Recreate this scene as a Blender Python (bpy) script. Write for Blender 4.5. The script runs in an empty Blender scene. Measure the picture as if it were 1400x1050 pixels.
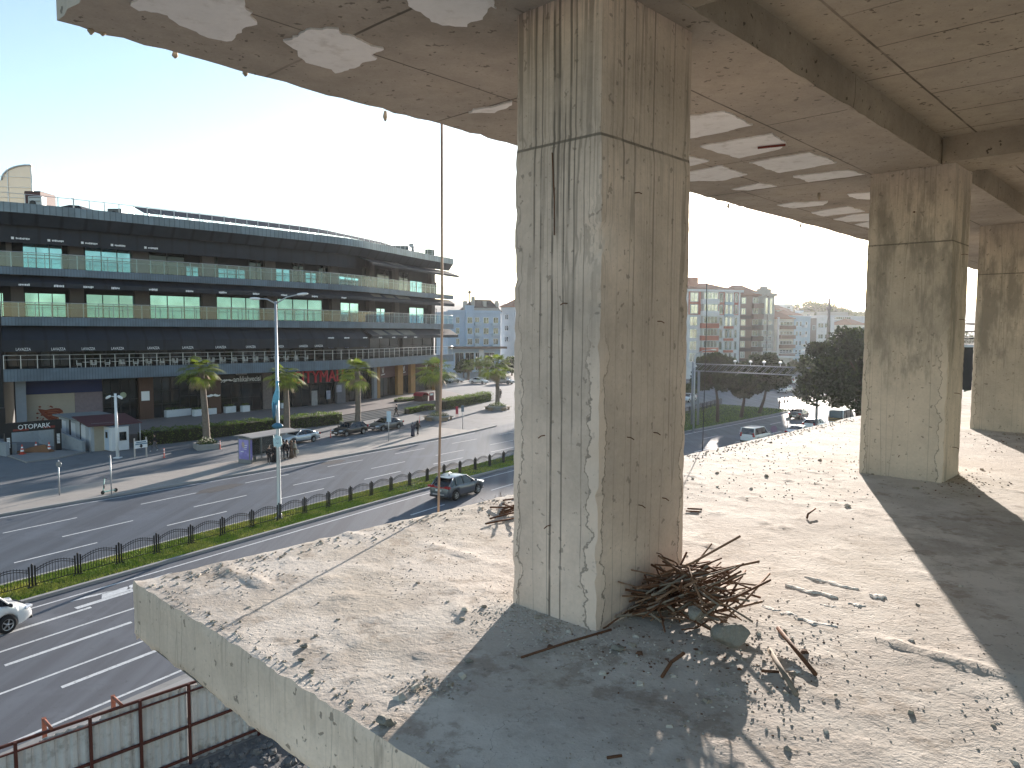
import bpy, bmesh, math, random
from math import sin, cos, tan, pi, radians as R, sqrt, atan2, hypot
from mathutils import Vector as V, Matrix, noise
rnd = random.Random(7)
SC = bpy.context.scene
COL = SC.collection
# ------------------------------------------------------------------ frame of reference
CAMZ = 12.0                      # drone height above the street
FPX, PITCH, ROLL = 1012.4, R(4.088), R(.284)
Fv = V((0, cos(PITCH), -sin(PITCH)))
U0 = V((0, sin(PITCH), cos(PITCH))); R0 = V((1, 0, 0))
Rv = R0 * cos(ROLL) + U0 * sin(ROLL); Uv = U0 * cos(ROLL) - R0 * sin(ROLL)
EYE = V((0, 0, CAMZ))
def ray(px, py): return Fv + Rv * ((px - 700) / FPX) - Uv * ((py - 525) / FPX)
def at(px, py, z=0.0):           # survey: the place on the level z that the photograph shows there
    d = ray(px, py); return EYE + d * ((z - CAMZ) / d.z)
def atY(px, py, Y):
    d = ray(px, py); return EYE + d * (Y / d.y)
def pxof(P):
    d = V(P) - EYE; w = d.dot(Fv); return 700 + FPX * d.dot(Rv) / w, 525 - FPX * d.dot(Uv) / w
YA = R(43.44)
Ax = V((sin(YA), cos(YA), 0)); Bx = V((-cos(YA), sin(YA), 0))
H = 1.6                          # scale of the building grid
def W(a, b, z=0.0): return Ax * a + Bx * b + V((0, 0, z))
def lerp(a, b, t): return a + (b - a) * t
def clamp(x, a=0., b=1.): return max(a, min(b, x))
def sst(a, b, x):
    t = clamp((x - a) / (b - a)); return t * t * (3 - 2 * t)
def interp(tab, x):
    if x <= tab[0][0]:
        (x0, y0), (x1, y1) = tab[0], tab[1]
    elif x >= tab[-1][0]:
        (x0, y0), (x1, y1) = tab[-2], tab[-1]
    else:
        for i in range(len(tab) - 1):
            if tab[i][0] <= x <= tab[i + 1][0]: break
        (x0, y0), (x1, y1) = tab[i], tab[i + 1]
    return y0 + (y1 - y0) * (x - x0) / (x1 - x0)
def smooth_tab(tab, step):       # Catmull-Rom resample of a y(x) table
    out = []; x = tab[0][0]
    n = len(tab)
    while x <= tab[-1][0]:
        for i in range(n - 1):
            if tab[i][0] <= x <= tab[i + 1][0]: break
        def m(k):
            k0, k1 = max(k - 1, 0), min(k + 1, n - 1)
            return (tab[k1][1] - tab[k0][1]) / (tab[k1][0] - tab[k0][0])
        h = tab[i + 1][0] - tab[i][0]; t = (x - tab[i][0]) / h
        y = ((2*t**3-3*t**2+1)*tab[i][1] + (t**3-2*t**2+t)*h*m(i) + (-2*t**3+3*t**2)*tab[i+1][1] + (t**3-t**2)*h*m(i+1))
        out.append((x, y)); x += step
    return out
# ------------------------------------------------------------------ mesh builder
class MB:
    def __init__(s): s.v = []; s.f = []; s.mi = []; s.sm = []; s.uv = None; s.cur = 0; s.smooth = False
    def add(s, vs, fs, smooth=None):
        n = len(s.v); s.v += [V(x) for x in vs]
        for f in fs:
            s.f.append([i + n for i in f]); s.mi.append(s.cur); s.sm.append(s.smooth if smooth is None else smooth)
        return s
    def quad(s, a, b, c, d): return s.add([a, b, c, d], [(0, 1, 2, 3)])
    def box(s, c, size, X=V((1, 0, 0)), Y=None, Z=None, bev=0.0):
        X = V(X).normalized(); Z = V(Z).normalized() if Z is not None else V((0, 0, 1)); Y = V(Y) if Y is not None else Z.cross(X)
        hx, hy, hz = size[0] / 2, size[1] / 2, size[2] / 2; c = V(c)
        if bev <= 0:
            vs = [c + X * (sx * hx) + Y * (sy * hy) + Z * (sz * hz) for sz in (-1, 1) for sy in (-1, 1) for sx in (-1, 1)]
            return s.add(vs, [(0, 2, 3, 1), (4, 5, 7, 6), (0, 1, 5, 4), (2, 6, 7, 3), (0, 4, 6, 2), (1, 3, 7, 5)])
        b = min(bev, hx * .9, hy * .9, hz * .9)
        def ring(ix, iy, z): 
            return [c + X*x + Y*y + Z*z for x, y in ((-ix, -iy+b), (-ix+b, -iy), (ix-b, -iy), (ix, -iy+b), (ix, iy-b), (ix-b, iy), (-ix+b, iy), (-ix, iy-b))]
        rs = [ring(hx - b, hy - b, -hz), ring(hx, hy, -hz + b), ring(hx, hy, hz - b), ring(hx - b, hy - b, hz)]
        return s.loft(rs, smooth=False)
    def box2(s, p, q, w, z0, z1):        # vertical slab between two ground points
        p = V(p); q = V(q); d = q - p; d.z = 0; L = d.length; c = (p + q) / 2; c.z = (z0 + z1) / 2
        return s.box(c, (L, w, z1 - z0), d)
    def prism(s, poly, z0, z1):
        n = len(poly); a = sum(poly[i][0]*poly[(i+1) % n][1]-poly[(i+1) % n][0]*poly[i][1] for i in range(n))
        if a < 0: poly = poly[::-1]
        vs = [(p[0], p[1], z0) for p in poly] + [(p[0], p[1], z1) for p in poly]
        fs = [tuple(range(n - 1, -1, -1)), tuple(range(n, 2 * n))] + [(i, (i + 1) % n, n + (i + 1) % n, n + i) for i in range(n)]
        return s.add(vs, fs)
    def plate(s, poly, o, X, Y, t):      # 2D outline in the plane (o,X,Y) given thickness t along X x Y
        X = V(X); Y = V(Y); N = X.cross(Y).normalized(); o = V(o); n = len(poly)
        a = sum(poly[i][0]*poly[(i+1) % n][1]-poly[(i+1) % n][0]*poly[i][1] for i in range(n))
        if a < 0: poly = poly[::-1]
        vs = [o + X*p[0] + Y*p[1] for p in poly] + [o + X*p[0] + Y*p[1] + N*t for p in poly]
        fs = [tuple(range(n - 1, -1, -1)), tuple(range(n, 2 * n))] + [(i, (i + 1) % n, n + (i + 1) % n, n + i) for i in range(n)]
        return s.add(vs, fs)
    def loft(s, rings, caps=True, close=True, smooth=True):
        n = len(rings[0]); vs = [p for r in rings for p in r]; fs = []
        m = n if close else n - 1
        for i in range(len(rings) - 1):
            for j in range(m):
                k = (j + 1) % n
                fs.append((i*n + j, i*n + k, (i+1)*n + k, (i+1)*n + j))
        s.add(vs, fs, smooth)
        if caps:
            n0 = len(s.v) - len(vs)
            s.f.append([n0 + j for j in range(n)][::-1]); s.mi.append(s.cur); s.sm.append(False)
            s.f.append([n0 + (len(rings)-1)*n + j for j in range(n)]); s.mi.append(s.cur); s.sm.append(False)
        return s
    def tube(s, pts, r, n=6, caps=True):
        pts = [V(p) for p in pts]; rr = r if isinstance(r, (list, tuple)) else [r] * len(pts)
        rings = []; up = None
        for i, p in enumerate(pts):
            t = (pts[min(i+1, len(pts)-1)] - pts[max(i-1, 0)]).normalized()
            if up is None: up = V((0, 0, 1)) if abs(t.z) < .9 else V((1, 0, 0))
            x = up.cross(t).normalized(); y = t.cross(x).normalized(); up = y
            rings.append([p + x*(cos(2*pi*k/n)*rr[i]) + y*(sin(2*pi*k/n)*rr[i]) for k in range(n)])
        return s.loft(rings, caps)
    def lathe(s, prof, o=(0, 0, 0), Z=(0, 0, 1), n=12, caps=True):
        Z = V(Z).normalized(); X = V((1, 0, 0)) if abs(Z.x) < .9 else V((0, 1, 0)); X = (X - Z*X.dot(Z)).normalized(); Y = Z.cross(X); o = V(o)
        return s.loft([[o + X*(cos(2*pi*k/n)*r) + Y*(sin(2*pi*k/n)*r) + Z*z for k in range(n)] for r, z in prof], caps)
    def build(s, name, mats, parent=None, label=None, cat=None, group=None, kind=None, local=False, sharp=None, uv=None):
        me = bpy.data.meshes.new(name); me.from_pydata([tuple(p) for p in s.v], [], s.f)
        mats = mats if isinstance(mats, (list, tuple)) else [mats]
        for m in mats: me.materials.append(m)
        me.polygons.foreach_set('material_index', s.mi); me.polygons.foreach_set('use_smooth', s.sm)
        if uv is not None:
            l = me.uv_layers.new(name='UVMap'); k = 0
            flat = []
            for f in s.f:
                for i in f: flat += [uv[i][0], uv[i][1]]
            l.data.foreach_set('uv', flat)
        me.update()
        if sharp: me.set_sharp_from_angle(angle=R(sharp))
        o = bpy.data.objects.new(name, me); COL.objects.link(o)
        if parent is not None:
            o.parent = parent
            if not local: o.location = -root_loc(parent)
        tag(o, label, cat, group, kind); return o
def root_loc(p):
    r = V((0, 0, 0))
    while p is not None: r = r + p.location; p = p.parent
    return r
def tag(o, label=None, cat=None, group=None, kind=None):
    if label: o['label'] = label
    if cat: o['category'] = cat
    if group: o['group'] = group
    if kind: o['kind'] = kind
    return o
def thing(name, label, cat, loc=(0, 0, 0), rz=0.0, group=None):
    o = bpy.data.objects.new(name, None); COL.objects.link(o); o.location = loc; o.rotation_euler = (0, 0, rz); o.empty_display_size = .3
    return tag(o, label, cat, group)
KIDS = {}
def copy_tree(o, parent=None):
    c = o.copy(); COL.objects.link(c)
    if parent is not None: c.parent = parent
    for ch in o.children: copy_tree(ch, c)
    return c
def text_geo(mb, txt, o, X, Y, size, ext=.02, width=None, shear=0, center=True):
    cu = bpy.data.curves.new('t', 'FONT'); cu.body = txt; cu.size = 1; cu.extrude = .001; cu.shear = shear; cu.resolution_u = 2
    ob = bpy.data.objects.new('t', cu); COL.objects.link(ob)
    dg = bpy.context.evaluated_depsgraph_get(); dg.update()
    me = bpy.data.meshes.new_from_object(ob.evaluated_get(dg))
    xs = [v.co.x for v in me.vertices]; ys = [v.co.y for v in me.vertices]
    if xs:
        w = max(xs) - min(xs); h = max(ys) - min(ys); sy = size / h; sx = (width / w) if width else sy
        X = V(X).normalized(); Y = V(Y).normalized(); N = X.cross(Y)
        cx = (min(xs) + max(xs)) / 2 if center else min(xs); y0 = min(ys)
        mb.add([V(o) + X*((v.co.x - cx)*sx) + Y*((v.co.y - y0)*sy) + N*(ext if v.co.z > 0 else 0) for v in me.vertices], [tuple(p.vertices) for p in me.polygons], False)
    bpy.data.objects.remove(ob); bpy.data.curves.remove(cu); bpy.data.meshes.remove(me)
# ------------------------------------------------------------------ materials
class NT:
    def __init__(s, name):
        s.m = bpy.data.materials.new(name); s.m.use_nodes = True; s.t = s.m.node_tree; s.t.nodes.clear()
        s.out = s.n('ShaderNodeOutputMaterial')
    def n(s, typ, **kw):
        x = s.t.nodes.new(typ)
        for k, v in kw.items(): setattr(x, k, v)
        return x
    def l(s, a, b): s.t.links.new(a, b)
    def set(s, sock, v):
        if hasattr(v, 'is_output') or isinstance(v, bpy.types.NodeSocket): s.l(v, sock)
        else: sock.default_value = v
    def math(s, op, a, b=0.0, c=0.0, cl=False):
        x = s.n('ShaderNodeMath', operation=op, use_clamp=cl); s.set(x.inputs[0], a); s.set(x.inputs[1], b)
        if op in ('SMOOTH_MIN', 'MULTIPLY_ADD', 'COMPARE'): s.set(x.inputs[2], c)
        return x.outputs[0]
    def coord(s, scale=(1, 1, 1), which='Object', rot=(0, 0, 0)):
        tc = s.n('ShaderNodeTexCoord'); mp = s.n('ShaderNodeMapping'); mp.inputs['Scale'].default_value = scale; mp.inputs['Rotation'].default_value = rot
        s.l(tc.outputs[which], mp.inputs['Vector']); return mp.outputs[0]
    def noise(s, vec, scale, detail=3, rough=.55, out='Fac'):
        x = s.n('ShaderNodeTexNoise'); s.l(vec, x.inputs['Vector']); x.inputs['Scale'].default_value = scale; x.inputs['Detail'].default_value = detail; x.inputs['Roughness'].default_value = rough
        return x.outputs[out]
    def ramp(s, f, a, b, va=0.0, vb=1.0):
        x = s.n('ShaderNodeMapRange', interpolation_type='SMOOTHSTEP'); s.set(x.inputs[0], f); x.inputs[1].default_value = a; x.inputs[2].default_value = b; x.inputs[3].default_value = va; x.inputs[4].default_value = vb
        return x.outputs[0]
    def mix(s, f, a, b):
        x = s.n('ShaderNodeMix', data_type='RGBA'); s.set(x.inputs[0], f)
        for sock, v in ((x.inputs[6], a), (x.inputs[7], b)):
            if isinstance(v, (tuple, list)): v = tuple(v) + ((1,) if len(v) == 3 else ())
            s.set(sock, v)
        return x.outputs[2]
    def mul(s, c, f):
        x = s.n('ShaderNodeMix', data_type='RGBA', blend_type='MULTIPLY'); x.inputs[0].default_value = 1
        s.set(x.inputs[6], c if not isinstance(c, (tuple, list)) else tuple(c) + (1,))
        cc = s.n('ShaderNodeCombineColor')
        for i in range(3): s.set(cc.inputs[i], f)
        s.l(cc.outputs[0], x.inputs[7]); return x.outputs[2]
    def bump(s, h, strength=.3, dist=.02):
        x = s.n('ShaderNodeBump'); x.inputs['Strength'].default_value = strength; x.inputs['Distance'].default_value = dist; s.l(h, x.inputs['Height']); return x.outputs[0]
    def attr(s, name):
        x = s.n('ShaderNodeAttribute', attribute_name=name); return x.outputs['Fac']
    def pbsdf(s, col, rough=.8, metal=0.0, spec=.4, normal=None, **kw):
        p = s.n('ShaderNodeBsdfPrincipled')
        if isinstance(col, (tuple, list)): col = tuple(col) + (1,)
        s.set(p.inputs['Base Color'], col); s.set(p.inputs['Roughness'], rough); s.set(p.inputs['Metallic'], metal); p.inputs['Specular IOR Level'].default_value = spec
        if normal is not None: s.l(normal, p.inputs['Normal'])
        for k, v in kw.items(): s.set(p.inputs[k.replace('_', ' ')], v)
        s.l(p.outputs[0], s.out.inputs[0]); return p
MC = {}
def mat(name, col, rough=.75, metal=0.0, var=.18, scale=2.0, bump=.0, bscale=30., spec=.4, dirt=None, stretch=(1, 1, 1), **kw):
    if name in MC: return MC[name]
    t = NT(name); c = t.coord(stretch)
    if var > 0:
        n1 = t.noise(c, scale, 5, .6); n2 = t.noise(c, scale * 9, 3, .6)
        f = t.math('ADD', t.math('MULTIPLY', n1, var * 1.6), t.math('MULTIPLY', n2, var * .8))
        f = t.math('ADD', f, 1 - var * 1.2)
        cc = t.mul(col, f)
        if dirt:
            cc = t.mix(t.ramp(t.noise(c, scale * 2.3, 6, .65), .5, .72, 0, dirt[1]), cc, dirt[0])
    else: cc = col
    nb = t.bump(t.noise(c, bscale, 4, .6), bump, .02) if bump else None
    t.pbsdf(cc, rough, metal, spec, nb, **kw)
    MC[name] = t.m; return t.m
def glass_mat(name, tint, alpha=.35, rough=.03):
    if name in MC: return MC[name]
    t = NT(name)
    tr = t.n('ShaderNodeBsdfTransparent'); tr.inputs[0].default_value = tuple(tint) + (1,)
    gl = t.n('ShaderNodeBsdfGlossy'); gl.inputs[0].default_value = (.9, .95, .95, 1); gl.inputs['Roughness'].default_value = rough
    df = t.n('ShaderNodeBsdfDiffuse'); df.inputs[0].default_value = tuple(x * .8 for x in tint) + (1,)
    lw = t.n('ShaderNodeLayerWeight'); lw.inputs[0].default_value = .35
    f = t.ramp(lw.outputs['Fresnel'], 0.05, 1, alpha * .22, 1)
    m1 = t.n('ShaderNodeMixShader'); m1.inputs[0].default_value = alpha * .22; t.l(tr.outputs[0], m1.inputs[1]); t.l(df.outputs[0], m1.inputs[2])
    m2 = t.n('ShaderNodeMixShader'); t.l(f, m2.inputs[0]); t.l(m1.outputs[0], m2.inputs[1]); t.l(gl.outputs[0], m2.inputs[2])
    t.l(m2.outputs[0], t.out.inputs[0]); MC[name] = t.m; return t.m
def window_mat(name, tint, rough=.06, var=.25):
    if name in MC: return MC[name]
    t = NT(name); c = t.coord()
    n = t.ramp(t.noise(c, .35, 2), .3, .7, 1 - var, 1 + var)
    p = t.pbsdf(t.mul(tint, n), rough, .75, .8, t.bump(t.noise(c, .6, 1), .05, .05))
    MC[name] = t.m; return t.m
# ------------------------------------------------------------------ camera, sun, sky
cam = bpy.data.cameras.new('camera'); co = bpy.data.objects.new('camera', cam); COL.objects.link(co)
cam.sensor_width = 36; cam.lens = 36 * FPX / 1400; cam.clip_end = 20000; cam.clip_start = .05
co.matrix_world = Matrix(((Rv.x, Uv.x, -Fv.x, EYE.x), (Rv.y, Uv.y, -Fv.y, EYE.y), (Rv.z, Uv.z, -Fv.z, EYE.z), (0, 0, 0, 1)))
SC.camera = co
SUN_AZ, SUN_EL = R(18.5), R(10.2)
sd = V((sin(SUN_AZ)*cos(SUN_EL), cos(SUN_AZ)*cos(SUN_EL), sin(SUN_EL)))
sl = bpy.data.lights.new('sun', 'SUN'); so = bpy.data.objects.new('sun', sl); COL.objects.link(so)
sl.energy = 3.5; sl.angle = R(.5); sl.color = (1, .89, .79); so.rotation_euler = sd.to_track_quat('Z', 'Y').to_euler(); so.location = (40, 100, 80)
w = bpy.data.worlds.new('World'); SC.world = w; w.use_nodes = True; wt = w.node_tree
sky = wt.nodes.new('ShaderNodeTexSky'); sky.sky_type = 'NISHITA'; sky.sun_disc = False; sky.sun_elevation = SUN_EL; sky.sun_rotation = SUN_AZ
sky.altitude = 50; sky.air_density = 1.0; sky.dust_density = .3; sky.ozone_density = 1.2
wt.links.new(sky.outputs[0], wt.nodes['Background'].inputs[0]); wt.nodes['Background'].inputs[1].default_value = .069
SC.view_settings.view_transform = 'Standard'; SC.view_settings.look = 'None'; SC.view_settings.gamma = 1; SC.view_settings.exposure = 2.14
# ------------------------------------------------------------------ concrete
def concrete(name, base, dark, rot=0.0, streak=0.0, blotch=.3, seams=None, edge=False, pits=.6, bump=.4, warm=None, dusty=None, drips=None, joint=None, stain=0.0):
    t = NT(name); c = t.coord(); 
    n1 = t.noise(c, .8, 6, .62); n2 = t.noise(c, 6, 5, .65); n3 = t.noise(c, 45, 3, .6)
    col = t.mix(t.ramp(n1, .35, .68), base, tuple(lerp(b, d, .55) for b, d in zip(base, dark)))
    if warm: col = t.mix(t.ramp(t.noise(c, .55, 3), .42, .66, 0, .8), col, warm)
    col = t.mul(col, t.math('ADD', t.math('MULTIPLY', n2, blotch), t.math('ADD', t.math('MULTIPLY', n3, .24), 1 - blotch / 2 - .12)))
    # dark specks and pour pits
    p1 = t.ramp(t.noise(c, 19, 2, .5), .665, .70, 0, pits); p2 = t.ramp(t.noise(c, 60, 2, .5), .68, .74, 0, pits * .6)
    pit = t.math('MAXIMUM', p1, p2)
    col = t.mix(pit, col, tuple(d * .55 for d in dark))
    hgt = t.math('SUBTRACT', t.math('ADD', t.math('MULTIPLY', n2, .7), t.math('MULTIPLY', n3, .35)), t.math('MULTIPLY', pit, .8))
    if stain:                                                # rain-dark soaked zones in the middle of the shaft
        hz = t.attr('hz'); sn = t.noise(t.coord((1, 1, .28)), 4.2, 6, .68)
        sm = t.math('MULTIPLY', t.ramp(sn, .44, .62), t.math('MULTIPLY', t.ramp(hz, .7, 1.3), t.ramp(hz, 2.9, 3.5, 1, .3)))
        col = t.mix(t.math('MULTIPLY', sm, stain), col, tuple(d*.85 for d in dark))
    if streak:
        hz = t.attr('hz')
        cs = t.coord((1, 1, .022)); s1 = t.noise(cs, 36, 2, .5); s1b = t.noise(cs, 85, 2, .5)
        top = t.math('MULTIPLY', t.ramp(hz, .7, 3.2, .0, 1), t.ramp(t.noise(t.coord((1, 1, .25)), 5.0, 3), .36, .60, .10, 1))
        m = t.math('MULTIPLY', t.math('MAXIMUM', t.ramp(s1, .55, .60), t.ramp(s1b, .56, .62, 0, .7)), top)
        m = t.math('MULTIPLY', m, t.attr('wet'))
        col = t.mix(t.math('MULTIPLY', m, streak), col, tuple(d * .62 for d in dark))
        if drips:
            uu = t.attr('uu'); wv = t.math('MULTIPLY', t.math('SUBTRACT', t.noise(t.coord((1, 1, .5)), 4, 2), .5), .022); inn = t.math('GREATER_THAN', t.attr('edge'), .03)
            for u0, z0_, z1_, wd_, st_ in drips:
                dl = t.ramp(t.math('ABSOLUTE', t.math('ADD', t.math('SUBTRACT', uu, u0), wv)), wd_*.4, wd_, 1, 0)
                dl = t.math('MULTIPLY', t.math('MULTIPLY', dl, inn), t.math('MULTIPLY', t.ramp(hz, z0_, z0_ + .25), t.ramp(hz, z1_, z1_ + .3, st_, 0)))
                dl = t.math('MULTIPLY', dl, t.ramp(t.noise(c, 5, 4), .3, .5, .45, 1))
                col = t.mix(dl, col, tuple(x * .55 for x in dark))
        if joint:
            jl = t.ramp(t.math('ABSOLUTE', t.math('ADD', t.math('SUBTRACT', hz, joint), t.math('MULTIPLY', t.math('SUBTRACT', n2, .5), .012))), .004, .011, .85, 0)
            col = t.mix(t.math('MULTIPLY', jl, t.ramp(n2, .3, .5, .6, 1)), col, tuple(x * .5 for x in dark))
        cs2 = t.coord((1, 1, .02)); s2 = t.noise(cs2, 8, 1, .4)    # long formwork board lines
        line = t.ramp(t.math('ABSOLUTE', t.math('SUBTRACT', s2, .5)), .0, .012, .6, 0)
        col = t.mix(line, col, dark)
    if edge:
        e = t.attr('edge'); hz = t.attr('hz')
        wob = t.math('ADD', t.math('MULTIPLY', t.noise(c, 7, 4, .6), .20), -.045)
        d = t.math('SUBTRACT', e, wob)
        low = t.ramp(hz, 1.2, 1.8, 1, 0)
        ins = t.math('MULTIPLY', t.ramp(d, -.004, .004, 1, 0), low)
        col = t.mix(t.math('MULTIPLY', ins, .5), col, tuple(min(1, b * 1.12) for b in base))
        ring = t.math('MULTIPLY', t.ramp(t.math('ABSOLUTE', d), .002, .008, 1, 0), low)
        col = t.mix(t.math('MULTIPLY', ring, .75), col, tuple(x * .8 for x in dark))
        hgt = t.math('ADD', hgt, t.math('MULTIPLY', ins, .5))
    if seams:
        g = t.n('ShaderNodeNewGeometry'); xy = g.outputs['Position']
        def dot(vec):
            x = t.n('ShaderNodeVectorMath', operation='DOT_PRODUCT'); t.l(xy, x.inputs[0]); x.inputs[1].default_value = vec; return x.outputs['Value']
        a = dot(Ax); b = dot(Bx); wob = t.math('MULTIPLY', t.math('SUBTRACT', t.noise(c, 2.5, 3), .5), .012)
        tot = None
        for ax, val, lo, hi, wd in seams:
            u, v_ = (a, b) if ax == 'a' else (b, a)
            dd = t.math('ABSOLUTE', t.math('ADD', t.math('SUBTRACT', u, val), wob))
            m = t.ramp(dd, wd * .5, wd, 1, 0)
            m = t.math('MULTIPLY', m, t.math('MULTIPLY', t.math('GREATER_THAN', v_, lo), t.math('LESS_THAN', v_, hi)))
            tot = m if tot is None else t.math('MAXIMUM', tot, m)
        fade = t.ramp(t.noise(c, 1.7, 4), .3, .55, .35, .95)
        col = t.mix(t.math('MULTIPLY', tot, fade), col, tuple(d * .5 for d in dark))
        hgt = t.math('SUBTRACT', hgt, t.math('MULTIPLY', tot, .8))
    if dusty:
        # trodden dirt, pale cement dust, grit of a floor nobody sweeps
        d1 = t.noise(c, 1.6, 6, .68); col = t.mix(t.ramp(d1, .42, .60), col, dusty)
        d2 = t.noise(c, 3.7, 7, .72); col = t.mix(t.ramp(d2, .53, .64, 0, .5), col, tuple(x * k_ for x, k_ in zip(dark, (.95, .82, .68))))
        d3 = t.noise(c, 26, 4, .7); col = t.mix(t.ramp(d3, .60, .70, 0, .45), col, tuple(x * .6 for x in dark))
        cr = t.noise(c, 1.1, 5, .55); ck = t.ramp(t.math('ABSOLUTE', t.math('SUBTRACT', cr, .5)), 0, .0016, .6, 0)
        col = t.mix(t.math('MULTIPLY', ck, t.ramp(t.noise(c, .9, 2), .5, .6)), col, tuple(x * .5 for x in dark))
        hgt = t.math('ADD', hgt, t.math('ADD', t.math('MULTIPLY', d2, .5), t.math('MULTIPLY', d3, .9)))
    t.pbsdf(col, .92, 0, .25, t.bump(hgt, bump, .02))
    return t.m
h = H
CD = (.15, .135, .11)
M_col = concrete('column concrete', (.68, .55, .465), (.245, .205, .172), streak=.6, edge=True, pits=.5, bump=.35, joint=1.632*H, drips=[(3.47, -.2, 3.2, .018, .9), (3.60, -.2, 2.7, .012, .8), (3.33, 1.2, 3.4, .010, .8), (3.72, .9, 3.4, .012, .7), (3.83, .2, 2.4, .008, .6), (3.25, 1.9, 3.4, .014, .8), (3.53, 2.0, 3.4, .02, .8), (3.66, 2.1, 3.4, .018, .8), (.34, .4, 3.4, .008, .5), (.55, 1.6, 3.4, .010, .6), (.78, .8, 3.4, .008, .5), (.22, 2.2, 3.4, .012, .6)])
M_col2 = concrete('far column concrete', (.60, .515, .43), (.26, .235, .20), streak=.30, edge=True, pits=.55, bump=.3, joint=1.606*H, stain=.75)
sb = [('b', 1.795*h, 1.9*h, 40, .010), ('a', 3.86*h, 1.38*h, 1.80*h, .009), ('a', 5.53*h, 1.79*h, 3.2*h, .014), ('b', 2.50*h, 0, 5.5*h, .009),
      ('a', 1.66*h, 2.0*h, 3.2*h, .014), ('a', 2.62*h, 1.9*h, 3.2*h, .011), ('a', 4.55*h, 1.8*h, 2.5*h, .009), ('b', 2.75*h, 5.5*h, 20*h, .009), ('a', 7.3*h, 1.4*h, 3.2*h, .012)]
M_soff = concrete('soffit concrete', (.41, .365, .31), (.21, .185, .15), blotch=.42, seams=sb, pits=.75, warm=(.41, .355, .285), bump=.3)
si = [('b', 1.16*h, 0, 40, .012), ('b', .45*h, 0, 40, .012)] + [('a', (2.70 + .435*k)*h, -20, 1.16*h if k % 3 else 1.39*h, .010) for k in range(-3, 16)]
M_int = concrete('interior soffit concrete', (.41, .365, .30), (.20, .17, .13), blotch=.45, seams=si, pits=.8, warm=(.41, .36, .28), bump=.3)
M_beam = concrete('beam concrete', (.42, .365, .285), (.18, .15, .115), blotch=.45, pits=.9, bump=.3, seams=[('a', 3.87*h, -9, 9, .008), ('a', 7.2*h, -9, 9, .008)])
M_floor = concrete('floor screed', (.45, .40, .35), (.21, .185, .16), blotch=.32, pits=.45, bump=.34, warm=(.46, .41, .34), dusty=(.53, .485, .43))
M_edge = concrete('slab edge concrete', (.74, .61, .50), (.34, .285, .235), streak=.30, blotch=.3, pits=.75, bump=.4)
def set_attr(o, **kw):
    for k, vals in kw.items():
        a = o.data.attributes.new(k, 'FLOAT', 'POINT'); a.data.foreach_set('value', vals)
def fbm(p, s, o=4): return noise.fractal(V(p) * s, 1.0, 2.0, o)
# ------------------------------------------------------------------ the unfinished building
ZF, ZC, ZI = CAMZ - H, CAMZ + 1.1*H, CAMZ + 1.265*H
bld = thing('unfinished_building', 'bare concrete frame of an unfinished building the picture is taken from', 'building', W(1.06*h, 3.07*h, 0))
# floor slab -----------------------------------------------------
a0, a1, b0, b1 = 1.06*h, 34.0, -9.0, 3.072*h
def axis(lo, hi, fine_lo, fine_hi, f, c):
    xs = [lo]; x = lo
    while x < hi - 1e-6:
        x += f if fine_lo <= x < fine_hi else c
        xs.append(min(x, hi))
    return xs
As = axis(a0, a1, a0, 9.5, .05, .22); Bs = axis(b0, b1, -1.2, b1, .05, .3)
ridge = [at(940 + x*.4665, 560 + y*.4665, ZF) for x, y in ((555, 675), (625, 695), (700, 715), (760, 738), (830, 750), (900, 770), (986, 795), (1080, 815))]
ridge2 = [at(940 + x*.4665, 560 + y*.4665, ZF) for x, y in ((655, 290), (715, 274), (800, 290), (900, 300), (986, 318), (1060, 335))]
ridge3 = [at(180 + x*.4094, 620 + y*.4094, ZF) for x, y in ((310, 372), (330, 395), (400, 415), (450, 438))]
ridge4 = [at(180 + x*.4094, 620 + y*.4094, ZF) for x, y in ((1000, 300), (1060, 322), (1120, 340), (1190, 362))]
def segd(p, pl):
    best = 9
    for i in range(len(pl) - 1):
        a, b = pl[i], pl[i+1]; d = b - a; t = clamp((p - a).dot(d) / d.length_squared)
        best = min(best, (p - a - d*t).length)
    return best
def floor_z(p):
    z = fbm(p, .7, 3) * .007 + fbm(p, 5.0, 4) * .0024
    n = fbm(p, 9.0, 3); z += max(0, n - .42) * .03
    for pl, hh in ((ridge, .022), (ridge2, .014), (ridge3, .022), (ridge4, .016)):
        if abs(p.x - pl[0].x) < 4 and abs(p.y - pl[0].y) < 4:
            d = segd(p, pl)
            if d < .2: z += hh * (1 - sst(.01, .055, d + .02*fbm(p, 14, 2))) * (.55 + .6*fbm(p, 6, 2))
    return z
m = MB(); n = len(Bs); T = .2357 * h
top = []
for i, a in enumerate(As):
    for j, b in enumerate(Bs):
        p = W(a, b, ZF); je = .009*fbm(p, 5, 4) + .009*fbm(p, 22, 2)
        if i == 0: p += Ax*je
        if j == n - 1: p += Bx*(je*1.3)
        p.z += floor_z(p) - (.012*max(0, fbm(p, 8, 3)) if (i == 0 or j == n - 1) else 0)
        top.append(p)
m.smooth = True
m.add(top, [(i*n + j, (i+1)*n + j, (i+1)*n + j + 1, i*n + j + 1) for i in range(len(As)-1) for j in range(n-1)])
fl = m.build('floor_slab', M_floor, bld)
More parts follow.
